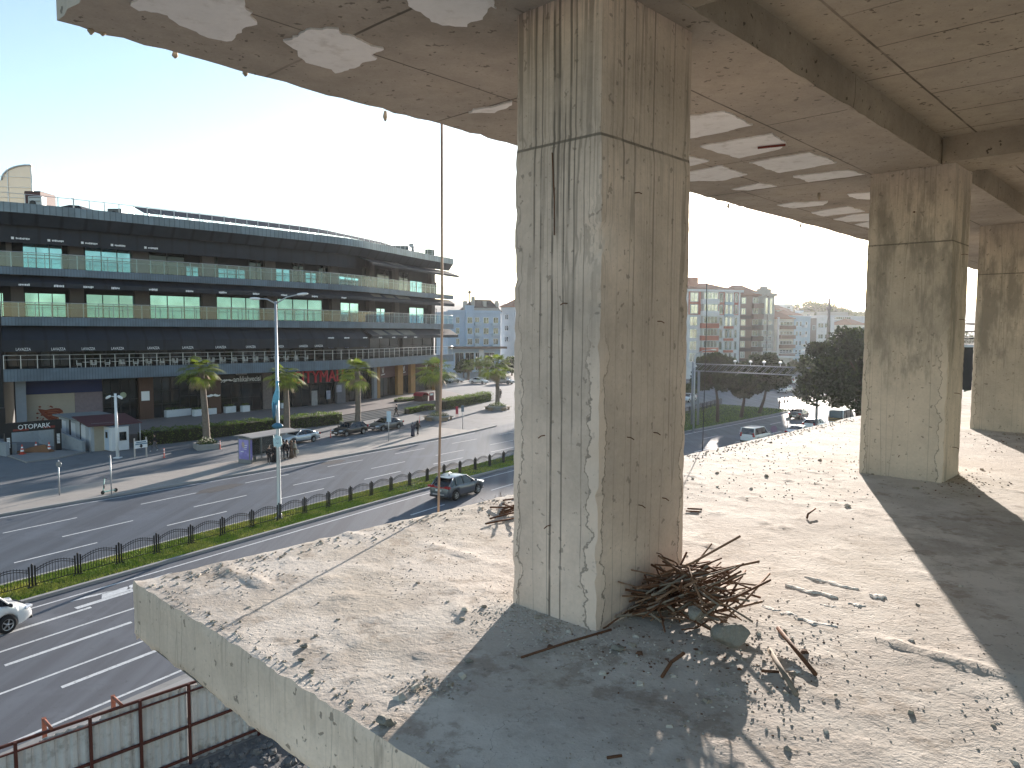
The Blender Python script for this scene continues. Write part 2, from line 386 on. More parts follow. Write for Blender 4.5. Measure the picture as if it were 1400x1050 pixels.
# vertical edge faces of the slab (own mesh: formed face, bare underside)
def edge_face(P0, outw, rows, name, zt, tk):
    m = MB(); m.smooth = True; n = rows; vs = []; hz = []
    for k, p in enumerate(P0):
        for r in range(n + 1):
            f = r / n; q = p.copy(); q.z = lerp(p.z, zt - tk, f)
            if 0 < r: q += outw * (.006*fbm(q, 3, 4) + .003*fbm(q, 20, 2) + (.006 if r < n else -.02))
            if r == n: q.z += .035*fbm(q, 5, 4) - .03*max(0, fbm(q, 2.2, 2))
            vs.append(q); hz.append(3.3 - f * 2.6)
    m.add(vs, [(k*(n+1)+r, k*(n+1)+r+1, (k+1)*(n+1)+r+1, (k+1)*(n+1)+r) for k in range(len(P0)-1) for r in range(n)])
    o = m.build(name, M_edge, bld); set_attr(o, hz=hz, wet=[1.0]*len(hz)); return o
edge_face([top[j] for j in range(n)], -Ax, 10, 'slab_edge', ZF, T)
edge_face([top[i*n + n - 1] for i in range(len(As))], Bx, 6, 'slab_edge', ZF, T)
m = MB(); q = [W(a0+.02, b0, ZF-T), W(a1, b0, ZF-T), W(a1, b1-.02, ZF-T), W(a0+.02, b1-.02, ZF-T)]; m.quad(q[0], q[3], q[2], q[1]); m.build('slab_underside', M_soff, bld)
# torn membrane hanging under the edge
M_mem = mat('torn grey membrane', (.30, .36, .42), .6, var=.3, scale=4)
m = MB(); m.smooth = True; vs = []; N = 130
for k in range(N + 1):
    b = lerp(.4*h, 3.0*h, k / N); d = .03 + .05*max(0, fbm((b*2, 3, 1), 1.4, 4)) + .05*max(0, fbm((b, 8, 1), 6, 3))
    for r in range(3): vs.append(W(a0 + .03 + .012*fbm((b, r, 5), 5, 2) + r*.02, b, ZF - T + .03 - d * r * .55))
m.add(vs, [(k*3+r, k*3+r+1, (k+1)*3+r+1, (k+1)*3+r) for k in range(N) for r in range(2)]); m.build('hanging_membrane', M_mem, bld)
# columns --------------------------------------------------------
M_rust = mat('rusty steel', (.13, .06, .032), .85, .2, var=.5, scale=8, bump=.3, bscale=120, dirt=((.05, .03, .022), .8))
def column(pa, pb, sa, sb_, z0, z1, material, joint, wet=1.0, chips=()):
    m = MB(); m.smooth = True; E_ = []; HZ = []; WT = []; UU = []; step = .045 if sa < 2 else .2
    corners = [(pa, pb), (pa + sa, pb), (pa + sa, pb + sb_), (pa, pb + sb_)]
    per = []
    for k in range(4):
        (x0, y0), (x1, y1) = corners[k], corners[(k+1) % 4]; L = hypot(x1-x0, y1-y0); nn = max(3, int(L/step))
        for i in range(nn):
            u = L*i/nn; per.append((lerp(x0, x1, i/nn), lerp(y0, y1, i/nn), min(u, L-u), k, k + i/nn))
    nz = int((z1 - z0)/.045); cx, cy = pa + sa/2, pb + sb_/2
    for r in range(nz + 1):
        z = lerp(z0 - .06, z1 + .02, r/nz)
        for a, b, e, k, u_ in per:
            p = W(a, b, z); o = W(a - cx, b - cy); hz = z - z0
            s = -.004 if hz > joint else .0045
            s += .0022*fbm(p, 4, 3)
            if abs(hz - joint) < .03: s -= .004
            if e < .10 and hz < 2.3:                       # broken, bled-out arrises
                ch = max(0, fbm((p.x*3, p.y*3, p.z*5), 2.2, 4) - .05) * (1 - e/.10)
                s -= .03 * ch
                s += .006*(1 - sst(.0, .1, e + .06*fbm(p, 6, 3)))
            nrm = {0: -Bx, 1: Ax, 2: Bx, 3: -Ax}[k]
            p = p + nrm*s
            if e < .03 and k >= 0: p -= o.normalized()*(.005 + .007*max(0, fbm(p, 14, 3)))
            for (ca, cb, cz, cr, cd) in chips:
                d = (W(ca, cb, cz) - p).length
                if d < cr: p -= o.normalized() * cd*(1 - d/cr)*(1 + .8*fbm(p, 16, 3))
            m.v.append(p); E_.append(e); HZ.append(hz); WT.append(wet*(1 if k == 3 else .55)); UU.append(u_)
    n = len(per)
    for r in range(nz):
        for j in range(n):
            m.f.append([r*n+j, r*n+(j+1) % n, (r+1)*n+(j+1) % n, (r+1)*n+j]); m.mi.append(0); m.sm.append(True)
    o = m.build('column', material, bld, sharp=50); set_attr(o, edge=E_, hz=HZ, wet=WT, uu=UU)
    return o
C1 = (1.945*h, 1.455*h, .555*h, .375*h); C2 = (5.525*h, 1.275*h, .445*h, .53*h); C3 = (8.93*h, 1.275*h, .445*h, .55*h)
c1 = column(*C1, ZF, ZC, M_col, 1.632*h, 1.0, [(C1[0], C1[1], ZF + 2.05, .16, .05), (C1[0], C1[1], ZF + 1.75, .10, .03), (C1[0], C1[1], ZF + .9, .12, .03), (C1[0], C1[1], ZF + .55, .12, .025)])
c2 = column(*C2, ZF, ZC, M_col2, 1.604*h, .7)
c3 = column(*C3, ZF, ZC, M_col2, 1.62*h, .5)
def stub(c, a, b, z, nrm, L=.06, dz=-.01):
    m = MB(); p = W(a, b, z); m.tube([p - nrm*.03, p + nrm*L*.6, p + nrm*L + V((0, 0, dz))], .003, 5); m.lathe([(.009, 0), (.008, .004), (.004, .005)], p - nrm*.004, nrm, 8)
    m.build('tie_wire', M_rust, c)
for x, z in ((.30, 1.02), (.62, 1.66), (.60, 1.02), (.72, .62), (.66, .30), (.34, 2.35), (.44, .62)): stub(c1, C1[0] + C1[2]*x, C1[1], ZF + z, -Bx, .05)
for y, z in ((.35, 1.75), (.60, 1.02), (.52, .52)): stub(c1, C1[0], C1[1] + C1[3]*y, ZF + z, -Ax, .06)
for y, z in ((.45, 2.9), (.52, 2.2), (.62, 1.4), (.42, .9), (.5, .25), (.2, 1.3)): stub(c2, C2[0], C2[1] + C2[3]*y, ZF + z, -Ax, .04)
for x, z in ((.5, 2.45), (.55, 1.75), (.45, .95), (.5, .35)): stub(c2, C2[0] + C2[2]*x, C2[1], ZF + z, -Bx, .07)
for y, z in ((.5, 2.35), (.45, .95), (.55, .5), (.6, 1.5)): stub(c3, C3[0], C3[1] + C3[3]*y, ZF + z, -Ax, .04)
m = MB(); p = at(760, 235, 0); d = W(C1[0] - .012, C1[1] + C1[3]*.53)
m.tube([V((d.x, d.y, ZF + 2.56)) - Ax*0, V((d.x, d.y, ZF + 2.44)) - Bx*.008, V((d.x, d.y, ZF + 2.32)) - Bx*.018, V((d.x, d.y, ZF + 2.12)) - Bx*.02], .0035, 6); m.build('bent_wire', M_rust, c1)
for cc in (C1, C2, C3):          # the storeys below
    m = MB(); m.box(W(cc[0] + cc[2]/2, cc[1] + cc[3]/2, (ZF - T)/2 - .1), (cc[2], cc[3], ZF - T), Ax); m.build('lower_column', M_edge, bld)
for k in (1, 2):
    m = MB(); m.box(W(10.9, -1.0, ZF - 3.4*k - .15), (17.0, 10.5, .3), Ax); m.build('lower_slab', M_edge, bld)
# ceiling --------------------------------------------------------
def soffit(name, A0, A1, B0, B1, z, th, material, ragged, fine=.12):
    m = MB(); m.smooth = True; As = axis(A0, A1, A0, 10, fine, .5); Bs = axis(B0, B1, B0, B1, fine, .5); n = len(Bs); vs = []
    for i, a in enumerate(As):
        for j, b in enumerate(Bs):
            p = W(a, b, z); r = .022*fbm(p, 5, 4) + .02*fbm(p, 1.3, 2)
            if i == 0 and 'a' in ragged: p += Ax*(r*2)
            if j == n - 1 and 'b' in ragged: p += Bx*r; p.z += .014*fbm(p, 9, 3)
            if j == 0 and 'c' in ragged: p.z += .010*fbm(p, 7, 4); p += Bx*(.012*fbm(p, 9, 3))
            p.z += .003*fbm(p, 2, 3); vs.append(p)
    m.add(vs, [(i*n+j, i*n+j+1, (i+1)*n+j+1, (i+1)*n+j) for i in range(len(As)-1) for j in range(n-1)])
    m.smooth = False
    per = [i*n + n-1 for i in range(len(As))]; 
    for k in range(len(per)-1):
        a, b = vs[per[k]], vs[per[k+1]]; u = V((0, 0, th)); m.add([a, b, b+u, a+u], [(0, 1, 2, 3)])
    for j in range(n-1):
        a, b = vs[j+1], vs[j]; u = V((0, 0, th)); m.add([a, b, b+u, a+u], [(0, 1, 2, 3)])
    m.add([W(A0, B0, z+th), W(A0, B1, z+th), W(A1, B1, z+th), W(A1, B0, z+th)], [(0, 3, 2, 1)])
    return m.build(name, material, bld)
soffit('overhang_slab', .862*h, 34, 1.3515*h, 3.07*h, ZC, .55, M_soff, 'abc')
soffit('ceiling_slab', .862*h, 34, -9, 1.36*h, ZI, .30, M_int, 'a', .25)
def beam(p, q, wdt, z0, z1, name='beam', tuck=False):
    p, q = V(p), V(q); d = (q - p); L = d.length; d.normalize(); s = V((-d.y, d.x, 0)); m = MB(); rings = []; N = int(L/.12)
    for k in range(N + 1):
        c = p + d*(L*k/N); r = []
        for (u, v_) in ((-1, 1), (-1, .75), (-1, .5), (-1, .25), (-1, 0), (-.5, 0), (0, 0), (.5, 0), (1, 0), (1, .25), (1, .5), (1, .75), (1, 1)):
            P = c + s*(u*wdt/2) + V((0, 0, lerp(z0, z1, v_))); nz = .005*fbm(P, 3, 3)
            if abs(u) == 1 and v_ == 0: nz -= .006 + .012*max(0, fbm(P, 8, 3))
            P += s*(u*nz); 
            if v_ == 0: P.z -= nz*.6
            if tuck and v_ == 0 and u > -1: P.z += .03
            if tuck and v_ == 0 and u == -1: P.z -= .002; P += s*.004
            r.append(P)
        rings.append(r)
    m.loft(rings, True, True, True); return m.build(name, M_beam, bld, sharp=35)
beam(W(.862*h, 1.375*h), W(34, 1.375*h), .05*h, ZC - .002, ZI + .1, tuck=True)
for aa, ww in ((2.15, .36), (5.685, .42), (9.15, .42)): beam(W(aa*h, 1.349*h), W(aa*h, -5.6*h), ww*h, ZC + .004, ZI + .1)
# white foam infill showing where the skim has fallen off
M_foam = mat('exposed white foam', (.80, .79, .77), .9, var=.16, scale=2.5, bump=.15, bscale=60, dirt=((.45, .42, .37), .5))
def patch(pts, jag=.03, z=ZC):
    P = [at(x, y, z) for x, y in pts]; out = []
    for k in range(len(P)):
        a, b = P[k], P[(k+1) % len(P)]; L = (b - a).length; nn = max(2, int(L/.03)); d = (b - a).normalized(); s = V((-d.y, d.x, 0))
        for i in range(nn):
            q = a.lerp(b, i/nn); q += s*(jag*fbm(q, 9, 4) + jag*.8*fbm(q, 3, 3)); out.append((q.x, q.y))
    m = MB(); m.prism(out, z - .012, z + .03); m.build('foam_patch', M_foam, bld)
def zz(pts, ox, oy, s): return [(ox + x*s, oy + y*s) for x, y in pts]
patch([(185, -30), (190, 10), (232, 18), (262, 38), (303, 52), (345, 30), (342, -5), (330, -40)], .05)
patch([(391, 55), (425, 38), (462, 38), (500, 55), (527, 66), (503, 83), (462, 97), (430, 84), (404, 72)], .05)
patch([(552, -6), (566, 12), (590, 26), (632, 32), (655, 18), (685, 8), (660, -12), (600, -25)], .045)
patch([(641, 153), (646, 148), (672, 146), (700, 137), (700, 142), (676, 152)], .02)
for q in ([(60, 460), (205, 440), (320, 495), (60, 550)], [(105, 580), (400, 528), (455, 570), (430, 590), (262, 627)], [(300, 645), (545, 605), (655, 645), (425, 685)], [(480, 700), (705, 675), (765, 692), (540, 722)],
          [(60, 620), (150, 637), (60, 660)], [(50, 685), (195, 658), (295, 692), (200, 716), (50, 720)], [(235, 752), (345, 728), (415, 740), (300, 755)],
          [(695, 772), (785, 764), (790, 792), (730, 790)], [(415, 815), (480, 805), (620, 800), (600, 815), (480, 827)], [(550, 845), (700, 820), (765, 840), (600, 860)], [(640, 872), (720, 852), (785, 850), (785, 878), (690, 882)], [(725, 893), (785, 880), (785, 908)]):
    patch(zz(q, 920, 0, .343), .022)
m = MB(); a, b = at(1036, 203, ZC - .03), at(1074, 199, ZC - .03); m.box2(a, b, .016, ZC - .034, ZC - .016); m.build('red_batten', mat('red batten', (.14, .03, .022), .7), bld)
for x, y, L in ((125, 40, .03), (141, 44, .02), (336, 99, .025), (527, 157, .05), (996, 281, .04), (1095, 308, .035), (240, 75, .02), (1120, 264, .09)):   # drips of slurry frozen on the edge
    p = at(x, y, ZC); m = MB(); m.tube([p + V((0, 0, .03)), p - V((.004, 0, L*.4)), p - V((0, .006, L))], [.012, .02, .008], 6); m.build('slurry_drip', M_beam, bld)
# ------------------------------------------------------------------ ground, roads, median
def struct(o): o['kind'] = 'structure'; return o
def asphalt(name, c, dk, rough, rot):
    t = NT(name); o = t.coord(); tr = t.coord((1.1, .045, 1), rot=(0, 0, rot)); a1 = t.noise(tr, 1.0, 4, .55); a2 = t.noise(o, .22, 5, .6); a3 = t.noise(o, 38, 3, .7); a4 = t.noise(o, 3.0, 5, .65)
    col = t.mix(t.ramp(a1, .40, .62), c, dk); col = t.mix(t.ramp(a2, .52, .66, 0, .5), col, tuple(x*1.35 for x in c)); col = t.mix(t.ramp(a4, .60, .72, 0, .5), col, tuple(x*.6 for x in dk))
    col = t.mul(col, t.math('ADD', t.math('MULTIPLY', a3, .5), .75))
    cr = t.noise(o, .35, 6, .6); ck = t.math('MULTIPLY', t.ramp(t.math('ABSOLUTE', t.math('SUBTRACT', cr, .5)), 0, .0022, .7, 0), t.ramp(a2, .45, .55)); col = t.mix(ck, col, tuple(x*.4 for x in dk))
    t.pbsdf(col, t.math('ADD', t.math('MULTIPLY', a1, .2), rough - .1), 0, .4, t.bump(a3, .3, .02)); return t.m
M_asph = asphalt('asphalt near', (.102, .112, .130), (.078, .085, .10), .78, R(38)); M_asph2 = asphalt('asphalt far', (.085, .098, .118), (.062, .072, .088), .60, R(37))
M_lot = mat('worn pale asphalt', (.135, .142, .152), .8, 0, var=.3, scale=.3, bump=.3, bscale=40, dirt=((.085, .087, .092), .75))
M_pave = mat('paving blocks', (.30, .27, .24), .85, 0, var=.25, scale=.8, bump=.4, bscale=22, dirt=((.24, .225, .21), .5))
M_kerb = mat('kerb stone', (.30, .29, .28), .85, 0, var=.25, scale=1.5, bump=.3, bscale=40)
M_paint = mat('road paint', (.56, .57, .57), .75, 0, var=.35, scale=4, dirt=((.20, .205, .215), .85))
M_dust = mat('dusty lot', (.25, .235, .215), .9, 0, var=.35, scale=.5, bump=.8, bscale=14, dirt=((.14, .13, .12), .8))
M_grass = mat('grass soil', (.08, .105, .025), .95, 0, var=.5, scale=2)
m = MB(); S = 3000; m.quad((-S, -400, -.02), (S, -400, -.02), (S, S, -.02), (-S, S, -.02)); struct(m.build('ground', M_dust))
K1 = [(-40, 27.5), (-10, 33.4), (8.5, 37.2), (20.4, 39.6), (34, 42.3), (46.7, 44.2), (60, 45.0), (78, 45.4), (106.7, 46.0), (160, 47.5), (300, 52)]
FN = [(-40, 29.1), (-10, 35.0), (9.1, 38.9), (20, 41.3), (34, 43.95), (46.7, 45.9), (55, 46.9), (70, 49.3), (94, 54.8), (112, 58.4)]
K2 = [(-40, 30.8), (-10, 36.7), (9.1, 40.6), (20, 43.0), (34, 45.7), (46.7, 47.8), (55, 49), (70, 51.2), (94, 56.3), (112, 60)]
K3 = [(-40, 47), (-10, 52.0), (11.4, 55.9), (30, 58.1), (51.2, 61.5), (61, 63.6), (70, 66.4), (82, 70.5), (100, 77), (150, 95), (220, 120)]
K4 = [(-40, 52), (-10, 58.5), (11.4, 61.6), (30, 63.9), (42, 66.2), (51, 68.3), (60, 71.0)]     # back of the bus-stop island
k1, fn, k2, k3, k4 = [smooth_tab(t_, 1.5) for t_ in (K1, FN, K2, K3, K4)]
def f1(a): return interp(k1, a)
def f3(a): return interp(k3, a)
def ffn(a): return interp(fn, a)
def f2(a): return interp(k2, a)
def f4(a): return interp(k4, a)
def sheet(name, lo, hi, a0, a1, z, material, step=2.0):
    m = MB(); a = a0; vs = []; fs = []
    N = int((a1 - a0)/step)
    for k in range(N + 1):
        a = lerp(a0, a1, k/N); vs += [W(a, lo(a), z), W(a, hi(a), z)]
    m.add(vs, [(2*k, 2*k+2, 2*k+3, 2*k+1) for k in range(N)]); return struct(m.build(name, material))
def near_edge(a): return f1(a) - 12.6
sheet('near_road', near_edge, f1, -40, 300, .004, M_asph)
sheet('far_road', lambda a: f2(a) if a < 112 else interp(k2, 112) + (a-112)*.12, f3, -40, 220, .004, M_asph2)
sheet('crossing_road', lambda a: f1(a) - .05, lambda a: interp(k2, 112) + 30, 112, 150, .002, M_asph2)
sheet('service_road', lambda a: f4(a) if a < 60 else f3(a) - .3, lambda a: f3(a) + 40, -40, 130, .000, M_lot)
# kerbs and islands as solid raised strips
def strip(name, lo, hi, a0, a1, z0, z1, material, step=1.5, kind='structure'):
    m = MB(); rings = []; N = int((a1-a0)/step)
    for k in range(N + 1):
        a = lerp(a0, a1, k/N); rings.append([W(a, lo(a), z0), W(a, hi(a), z0), W(a, hi(a), z1), W(a, lo(a), z1)])
    m.loft(rings, True, True, False); o = m.build(name, material); o['kind'] = kind; return o
strip('kerb', f1, lambda a: f1(a) + .22, -40, 112, -.01, .15, M_kerb)
strip('kerb', lambda a: f2(a) - .2, f2, -40, 112, -.01, .15, M_kerb)
strip('median', lambda a: f1(a) + .225, lambda a: f2(a) - .205, -40, 112, -.01, .12, M_grass)
strip('kerb', f3, lambda a: f3(a) + .22, -40, 66, -.01, .15, M_kerb)
strip('pavement', lambda a: f3(a) + .224, lambda a: f4(a) - .15 if a < 60 else f3(a) + .9, -40, 62, -.01, .14, M_pave)
strip('kerb', lambda a: f4(a) - .146, lambda a: f4(a), -40, 60, -.01, .13, M_kerb)
strip('kerb', lambda a: f1(a) - 13.0, lambda a: f1(a) - 12.6, -40, 140, -.015, .10, M_kerb)
strip('pavement', lambda a: f1(a) - 15.0, lambda a: f1(a) - 13.004, -40, 140, -.015, .09, M_pave)
strip('gutter', lambda a: f1(a) - 12.595, lambda a: f1(a) - 12.1, -40, 140, .0, .012, mat('gutter concrete', (.24, .235, .225), .85, dirt=((.16, .155, .15), .5)))
# gutter strip and paint (each marking group lies on the road)
mk = MB()
def paint(fun, off, a0, a1, wd=.14, z=.009):
    N = max(1, int((a1-a0)/1.5)); vs = []
    for k in range(N + 1):
        a = lerp(a0, a1, k/N); vs += [W(a, fun(a) + off - wd/2, z), W(a, fun(a) + off + wd/2, z)]
    mk.add(vs, [(2*k, 2*k+2, 2*k+3, 2*k+1) for k in range(N)])
paint(f1, -.85, -40, 112, .13); paint(f1, -4.6, -40, 20, .13); paint(f1, -8.2, -40, 24, .13); paint(f1, -11.75, -40, 140, .13)
for off, st in ((-2.9, 5.6), (-6.0, 6.2), (-9.45, 7.1)):
    for k in range(-4, 2): paint(f1, off, st + k*9.0, st + k*9.0 + (4.6 if k == 0 else 3.4), .20)
for k in range(12):
    for off in (-4.1, -7.9): paint(f1, off, 30 + k*9, 33.5 + k*9, .14)
for off, st in ((5.15, 0), (8.1, 3.2), (11.9, 1)):
    for k in range(-6, 12): 
        a = st + 9.5 + k*8.4
        if a < 95: paint(ffn, off, a, a + 4.2, .14)
paint(f3, -.55, -40, 60, .12)
def arrow(px, L=5.4):
    p = at(*px); d = (at(px[0] + 30, px[1] - 9.2) - p).normalized(); s = V((-d.y, d.x, 0))
    # stem with a bent head to the left, in road metres
    for poly in ([(0, 0), (2.6, .05), (2.6, .35), (0, .3)], [(1.2, .3), (2.7, .3), (2.75, .95), (1.6, 1.0)], [(1.3, .95), (2.5, .9), (1.0, 1.25), (.2, 1.15)], [(2.5, .55), (5.2, 1.05), (2.9, 1.0)]):
        vs = [p + d*x + s*y + V((0, 0, .0095)) for x, y in poly]; mk.add(vs, [tuple(range(len(vs)))])
arrow((106, 833))
struct(mk.build('road_markings', M_paint))
# tarmac patches on the far road
m = MB()
for px, L, Wd in (((455, 632), 2.8, 1.5), ((545, 613), 3, .9), ((600, 640), 5, 1.4), ((300, 668), 4, 1.6)):
    p = at(*px); d = (at(px[0]+30, px[1]-7) - p).normalized(); s = V((-d.y, d.x, 0))
    P = [p + d*(cos(2*pi*k/14)*L/2*(1+.2*sin(3*k))) + s*(sin(2*pi*k/14)*Wd/2) for k in range(14)]; m.add([q + V((0, 0, .0075)) for q in P], [tuple(range(14))])
struct(m.build('road_patches', mat('fresh tarmac', (.05, .05, .052), .7)))
# grass blades on the median (uncountable)
M_blade = mat('grass blades', (.24, .32, .03), .8, var=.45, scale=1.2)
M_blade2 = mat('dry grass blades', (.46, .45, .08), .8, var=.4, scale=1.5)
m = MB(); r = random.Random(3)
def blades(N, a0, a1, hmin, hmax, lo, hi, wid):
    for _ in range(N):
        a = r.uniform(a0, a1); b = r.uniform(lo(a), hi(a)); p = W(a, b, .118); hh = r.uniform(hmin, hmax); th = r.uniform(0, 6.28); q = V((cos(th), sin(th), 0)); l = V((r.uniform(-.6, .6)*hh, r.uniform(-.6, .6)*hh, hh))
        m.cur = 1 if fbm(p, .5, 3) + r.uniform(-.3, .3) > .12 else 0
        m.add([p - q*wid, p + q*wid, p + l], [(0, 1, 2)])
blades(42000, 3, 34, .05, .13, lambda a: f1(a) + .24, lambda a: f2(a) - .22, .016)
blades(9000, 34, 60, .06, .15, lambda a: f1(a) + .24, lambda a: f2(a) - .22, .03)
blades(16000, 72, 112, .05, .14, lambda a: f1(a) + .24, lambda a: f2(a) - .22, .045)
k_ = len(m.mi) - 16000
for i in range(k_, len(m.mi)): m.mi[i] = 2 if i % 4 else 0
tag(m.build('grass', [M_blade, M_blade2, mat('dark grass blades', (.05, .085, .02), .85, var=.4)]), 'short green and yellowed grass on the road median', 'grass', kind='stuff')
# ------------------------------------------------------------------ median fence
M_iron = mat('black iron', (.014, .014, .016), .5, .3, var=.2, scale=5)
fence = thing('median_fence', 'black iron fence with arched panels standing on the grass median', 'fence', W(0, ffn(0), .12))
PL = 2.06
pm = MB()
for x0, x1, z, zz_ in ((.18, PL-.18, .12, .0),): pm.box((PL/2, 0, .14), (PL-.3, .03, .03))
def arch(x): return .80 + .23*sin(pi*clamp((x-.12)/(PL-.24)))
N = 12
for dz in (0, -.10):
    pm.tube([V((lerp(.12, PL-.12, k/N), 0, arch(lerp(.12, PL-.12, k/N)) + dz)) for k in range(N+1)], .018, 5)
for k in range(13):
    x = lerp(.24, PL-.24, k/12); pm.box((x, 0, (arch(x) + .06 + .13)/2), (.016, .016, arch(x) + .06 - .13))
panel = pm.build('panel', M_iron, fence, local=True)
pp = MB()
for x in (-.13, 0, .13): pp.box((x, 0, .50 if x else .53), (.055 if x else .07, .055, 1.0 if x else 1.06))
pp.box((0, 0, .03), (.46, .14, .06)); pp.lathe([(.05, 0), (.035, .04), (0, .06)], (0, 0, 1.06), n=8)
post = pp.build('post', M_iron, fence, local=True)
FB = root_loc(fence); first = True
def fpoly(a0, a1, L):
    a = a0; out = [W(a, ffn(a), .12)]
    while a < a1:
        lo, hi = a, a + 2*L; p = out[-1]
        for _ in range(30):
            mid = (lo+hi)/2
            if (W(mid, ffn(mid), .12) - p).length < L: lo = mid
            else: hi = mid
        a = lo; out.append(W(a, ffn(a), .12))
    return out
FP_ = fpoly(3.0, 112, PL)
for i in range(len(FP_) - 1):
    p, q = FP_[i], FP_[i+1]; ang = atan2(q.y-p.y, q.x-p.x)
    for src in (panel, post):
        o = src if i == 0 else src.copy()
        if i: COL.objects.link(o)
        o.parent = fence; o.location = p - FB; o.rotation_euler = (0, 0, ang)
# ------------------------------------------------------------------ street lamp with the heron
M_galv = mat('galvanised steel', (.42, .44, .46), .45, .6, var=.12, scale=2)
M_white = mat('white enamel', (.72, .73, .74), .5, var=.1, scale=2)
def P3(px, py, base): # point straight above the ground point base that lands on row py
    d = ray(px, py); t = hypot(base.x, base.y)/hypot(d.x, d.y); return V((base.x, base.y, CAMZ + d.z*t))
lb = at(382, 708, .12); lt = P3(380, 412, lb)
lamp = thing('street_lamp', 'tall grey double-arm street lamp with a blue heron on its pole', 'street lamp', lb)
m = MB(); m.lathe([(.16, 0), (.16, .25), (.13, .3), (.12, 4), (.07, lt.z - lb.z)], lb, n=14); m.box(lb + V((0, 0, .02)), (.5, .5, .05)); m.build('pole', M_galv, lamp)
Lr = V((1, .12, 0)).normalized()
for sx, px, py in ((-1, 354, 408.5), (1, 408, 402.5)):
    tip = atY(px, py, lb.y + (0.1 if sx < 0 else .3)); m = MB(); m.tube([lt + V((0, 0, -.15)), lt.lerp(tip, .5) + V((0, 0, .05)), tip], [.045, .04, .035], 8); arm = m.build('arm', M_galv, lamp)
    d = (tip - lt).normalized(); m = MB(); X = V((d.x, d.y, d.z*.3)).normalized()
    rings = []
    for k, (s_, w_, h_) in enumerate(((0, .03, .03), (.08, .11, .07), (.4, .15, .09), (.62, .12, .06), (.7, .03, .02))):
        c = tip + X*(s_ - .1); Yv = V((-X.y, X.x, 0)); rings.append([c + Yv*(cos(a*pi/4)*w_) + V((0, 0, sin(a*pi/4)*h_)) for a in range(8)])
    m.loft(rings); m.build('lamp_head', M_white, lamp)
M_blue = mat('blue heron skin', (.10, .36, .50), .45, var=.5, scale=3.5, dirt=((.03, .16, .26), .7)); M_blue2 = mat('blue ornament base', (.04, .15, .24), .5, var=.5, scale=6)
M_blk = mat('black plastic', (.015, .015, .017), .5, var=.1)
hb = P3(378, 575, lb) + V((-.22, -.22, 0))
her = thing('heron_ornament', 'light blue heron figure fixed to the lamp pole above a round blue base', 'ornament', hb)
def skinlike(pts, rads, n=10, flat=.55):
    m = MB(); m.tube([V(p) for p in pts], rads, n); return m
def hp(px, py): return atY(px, py, hb.y)
m = MB(); m.tube([hp(374, 572), hp(374.5, 563), hp(376, 552), hp(377.5, 543), hp(379, 534), hp(379.6, 529), hp(379, 525.5), hp(379, 522.5), hp(381, 521)], [.03, .11, .20, .20, .13, .085, .075, .10, .075], 12); m.build('body', M_blue, her)
m = MB(); m.tube([hp(381, 521.2), hp(385.5, 523)], [.05, .008], 6); m.build('beak', M_blk, her)
m = MB()
for dx in (-.4, 1.2): m.tube([hp(375.5 + dx, 562), hp(376 + dx, 578)], .02, 5)
m.build('leg', M_blk, her)
m = MB()
for x0, y0, x1, y1 in ((373.2, 572, 375.5, 549), (374.5, 573, 377, 551), (376, 569, 378.3, 550)): m.tube([hp(x0, y0) + V((.05, -.12, 0)), hp((x0+x1)/2, (y0+y1)/2) + V((.02, -.2, 0)), hp(x1, y1) + V((0, -.16, 0))], [.02, .07, .04], 6)
m.build('wing', M_blue2, her)
m = MB(); c = hp(379.5, 582); rings = []
for k in range(7):
    t_ = k/6; rr = .28*sin(pi*(.12+.8*t_)); rings.append([c + V((cos(a*2*pi/14)*rr*1.25*(1+.12*sin(5*a)), sin(a*2*pi/14)*rr*.7, (t_-.5)*.38)) for a in range(14)])
m.loft(rings); m.build('base', M_blue2, her)
# white flame-shaped board with scribbled lettering lower on the pole
sb_ = P3(378.5, 601, lb) + V((-.1, -.2, 0))
pl = thing('pole_board', 'white flame-shaped board with blue handwriting on the lamp pole', 'sign', sb_)
q = [(374.2, 611), (373.4, 603), (373.8, 595), (375, 600), (376, 593.5), (377.2, 597), (378.6, 594), (380, 596.5), (382.6, 596), (384.3, 597), (384.6, 600), (385.2, 604), (385.6, 608), (383, 610.5), (379.4, 612.5), (377, 610.5)]
o_ = atY(379.5, 602, sb_.y); sc_ = sb_.y / FPX
m = MB(); m.plate([((x-379.5)*sc_, -(y-602)*sc_) for x, y in q], o_, (1, 0, 0), (0, 0, 1), -.05); m.build('board', mat('pale board', (.45, .62, .66), .6, var=.2), pl)
m = MB(); M_ink = mat('blue ink', (.05, .16, .25), .6)
for pts in ([(-2, 3), (-1, 1.5), (0, 3.2), (.6, 1.4), (1.8, 3)], [(-3, -1), (-2, 1), (-1, -2), (0, .6), (1, -1.6), (2, .4), (3, -1.2)], [(-2.2, -4), (-1, -3), (0, -4.4), (1.4, -3.2), (2.6, -4)]):
    m.tube([o_ + V((x*sc_, -.055, y*sc_)) for x, y in pts], .012, 4)
m.build('lettering', M_ink, pl)
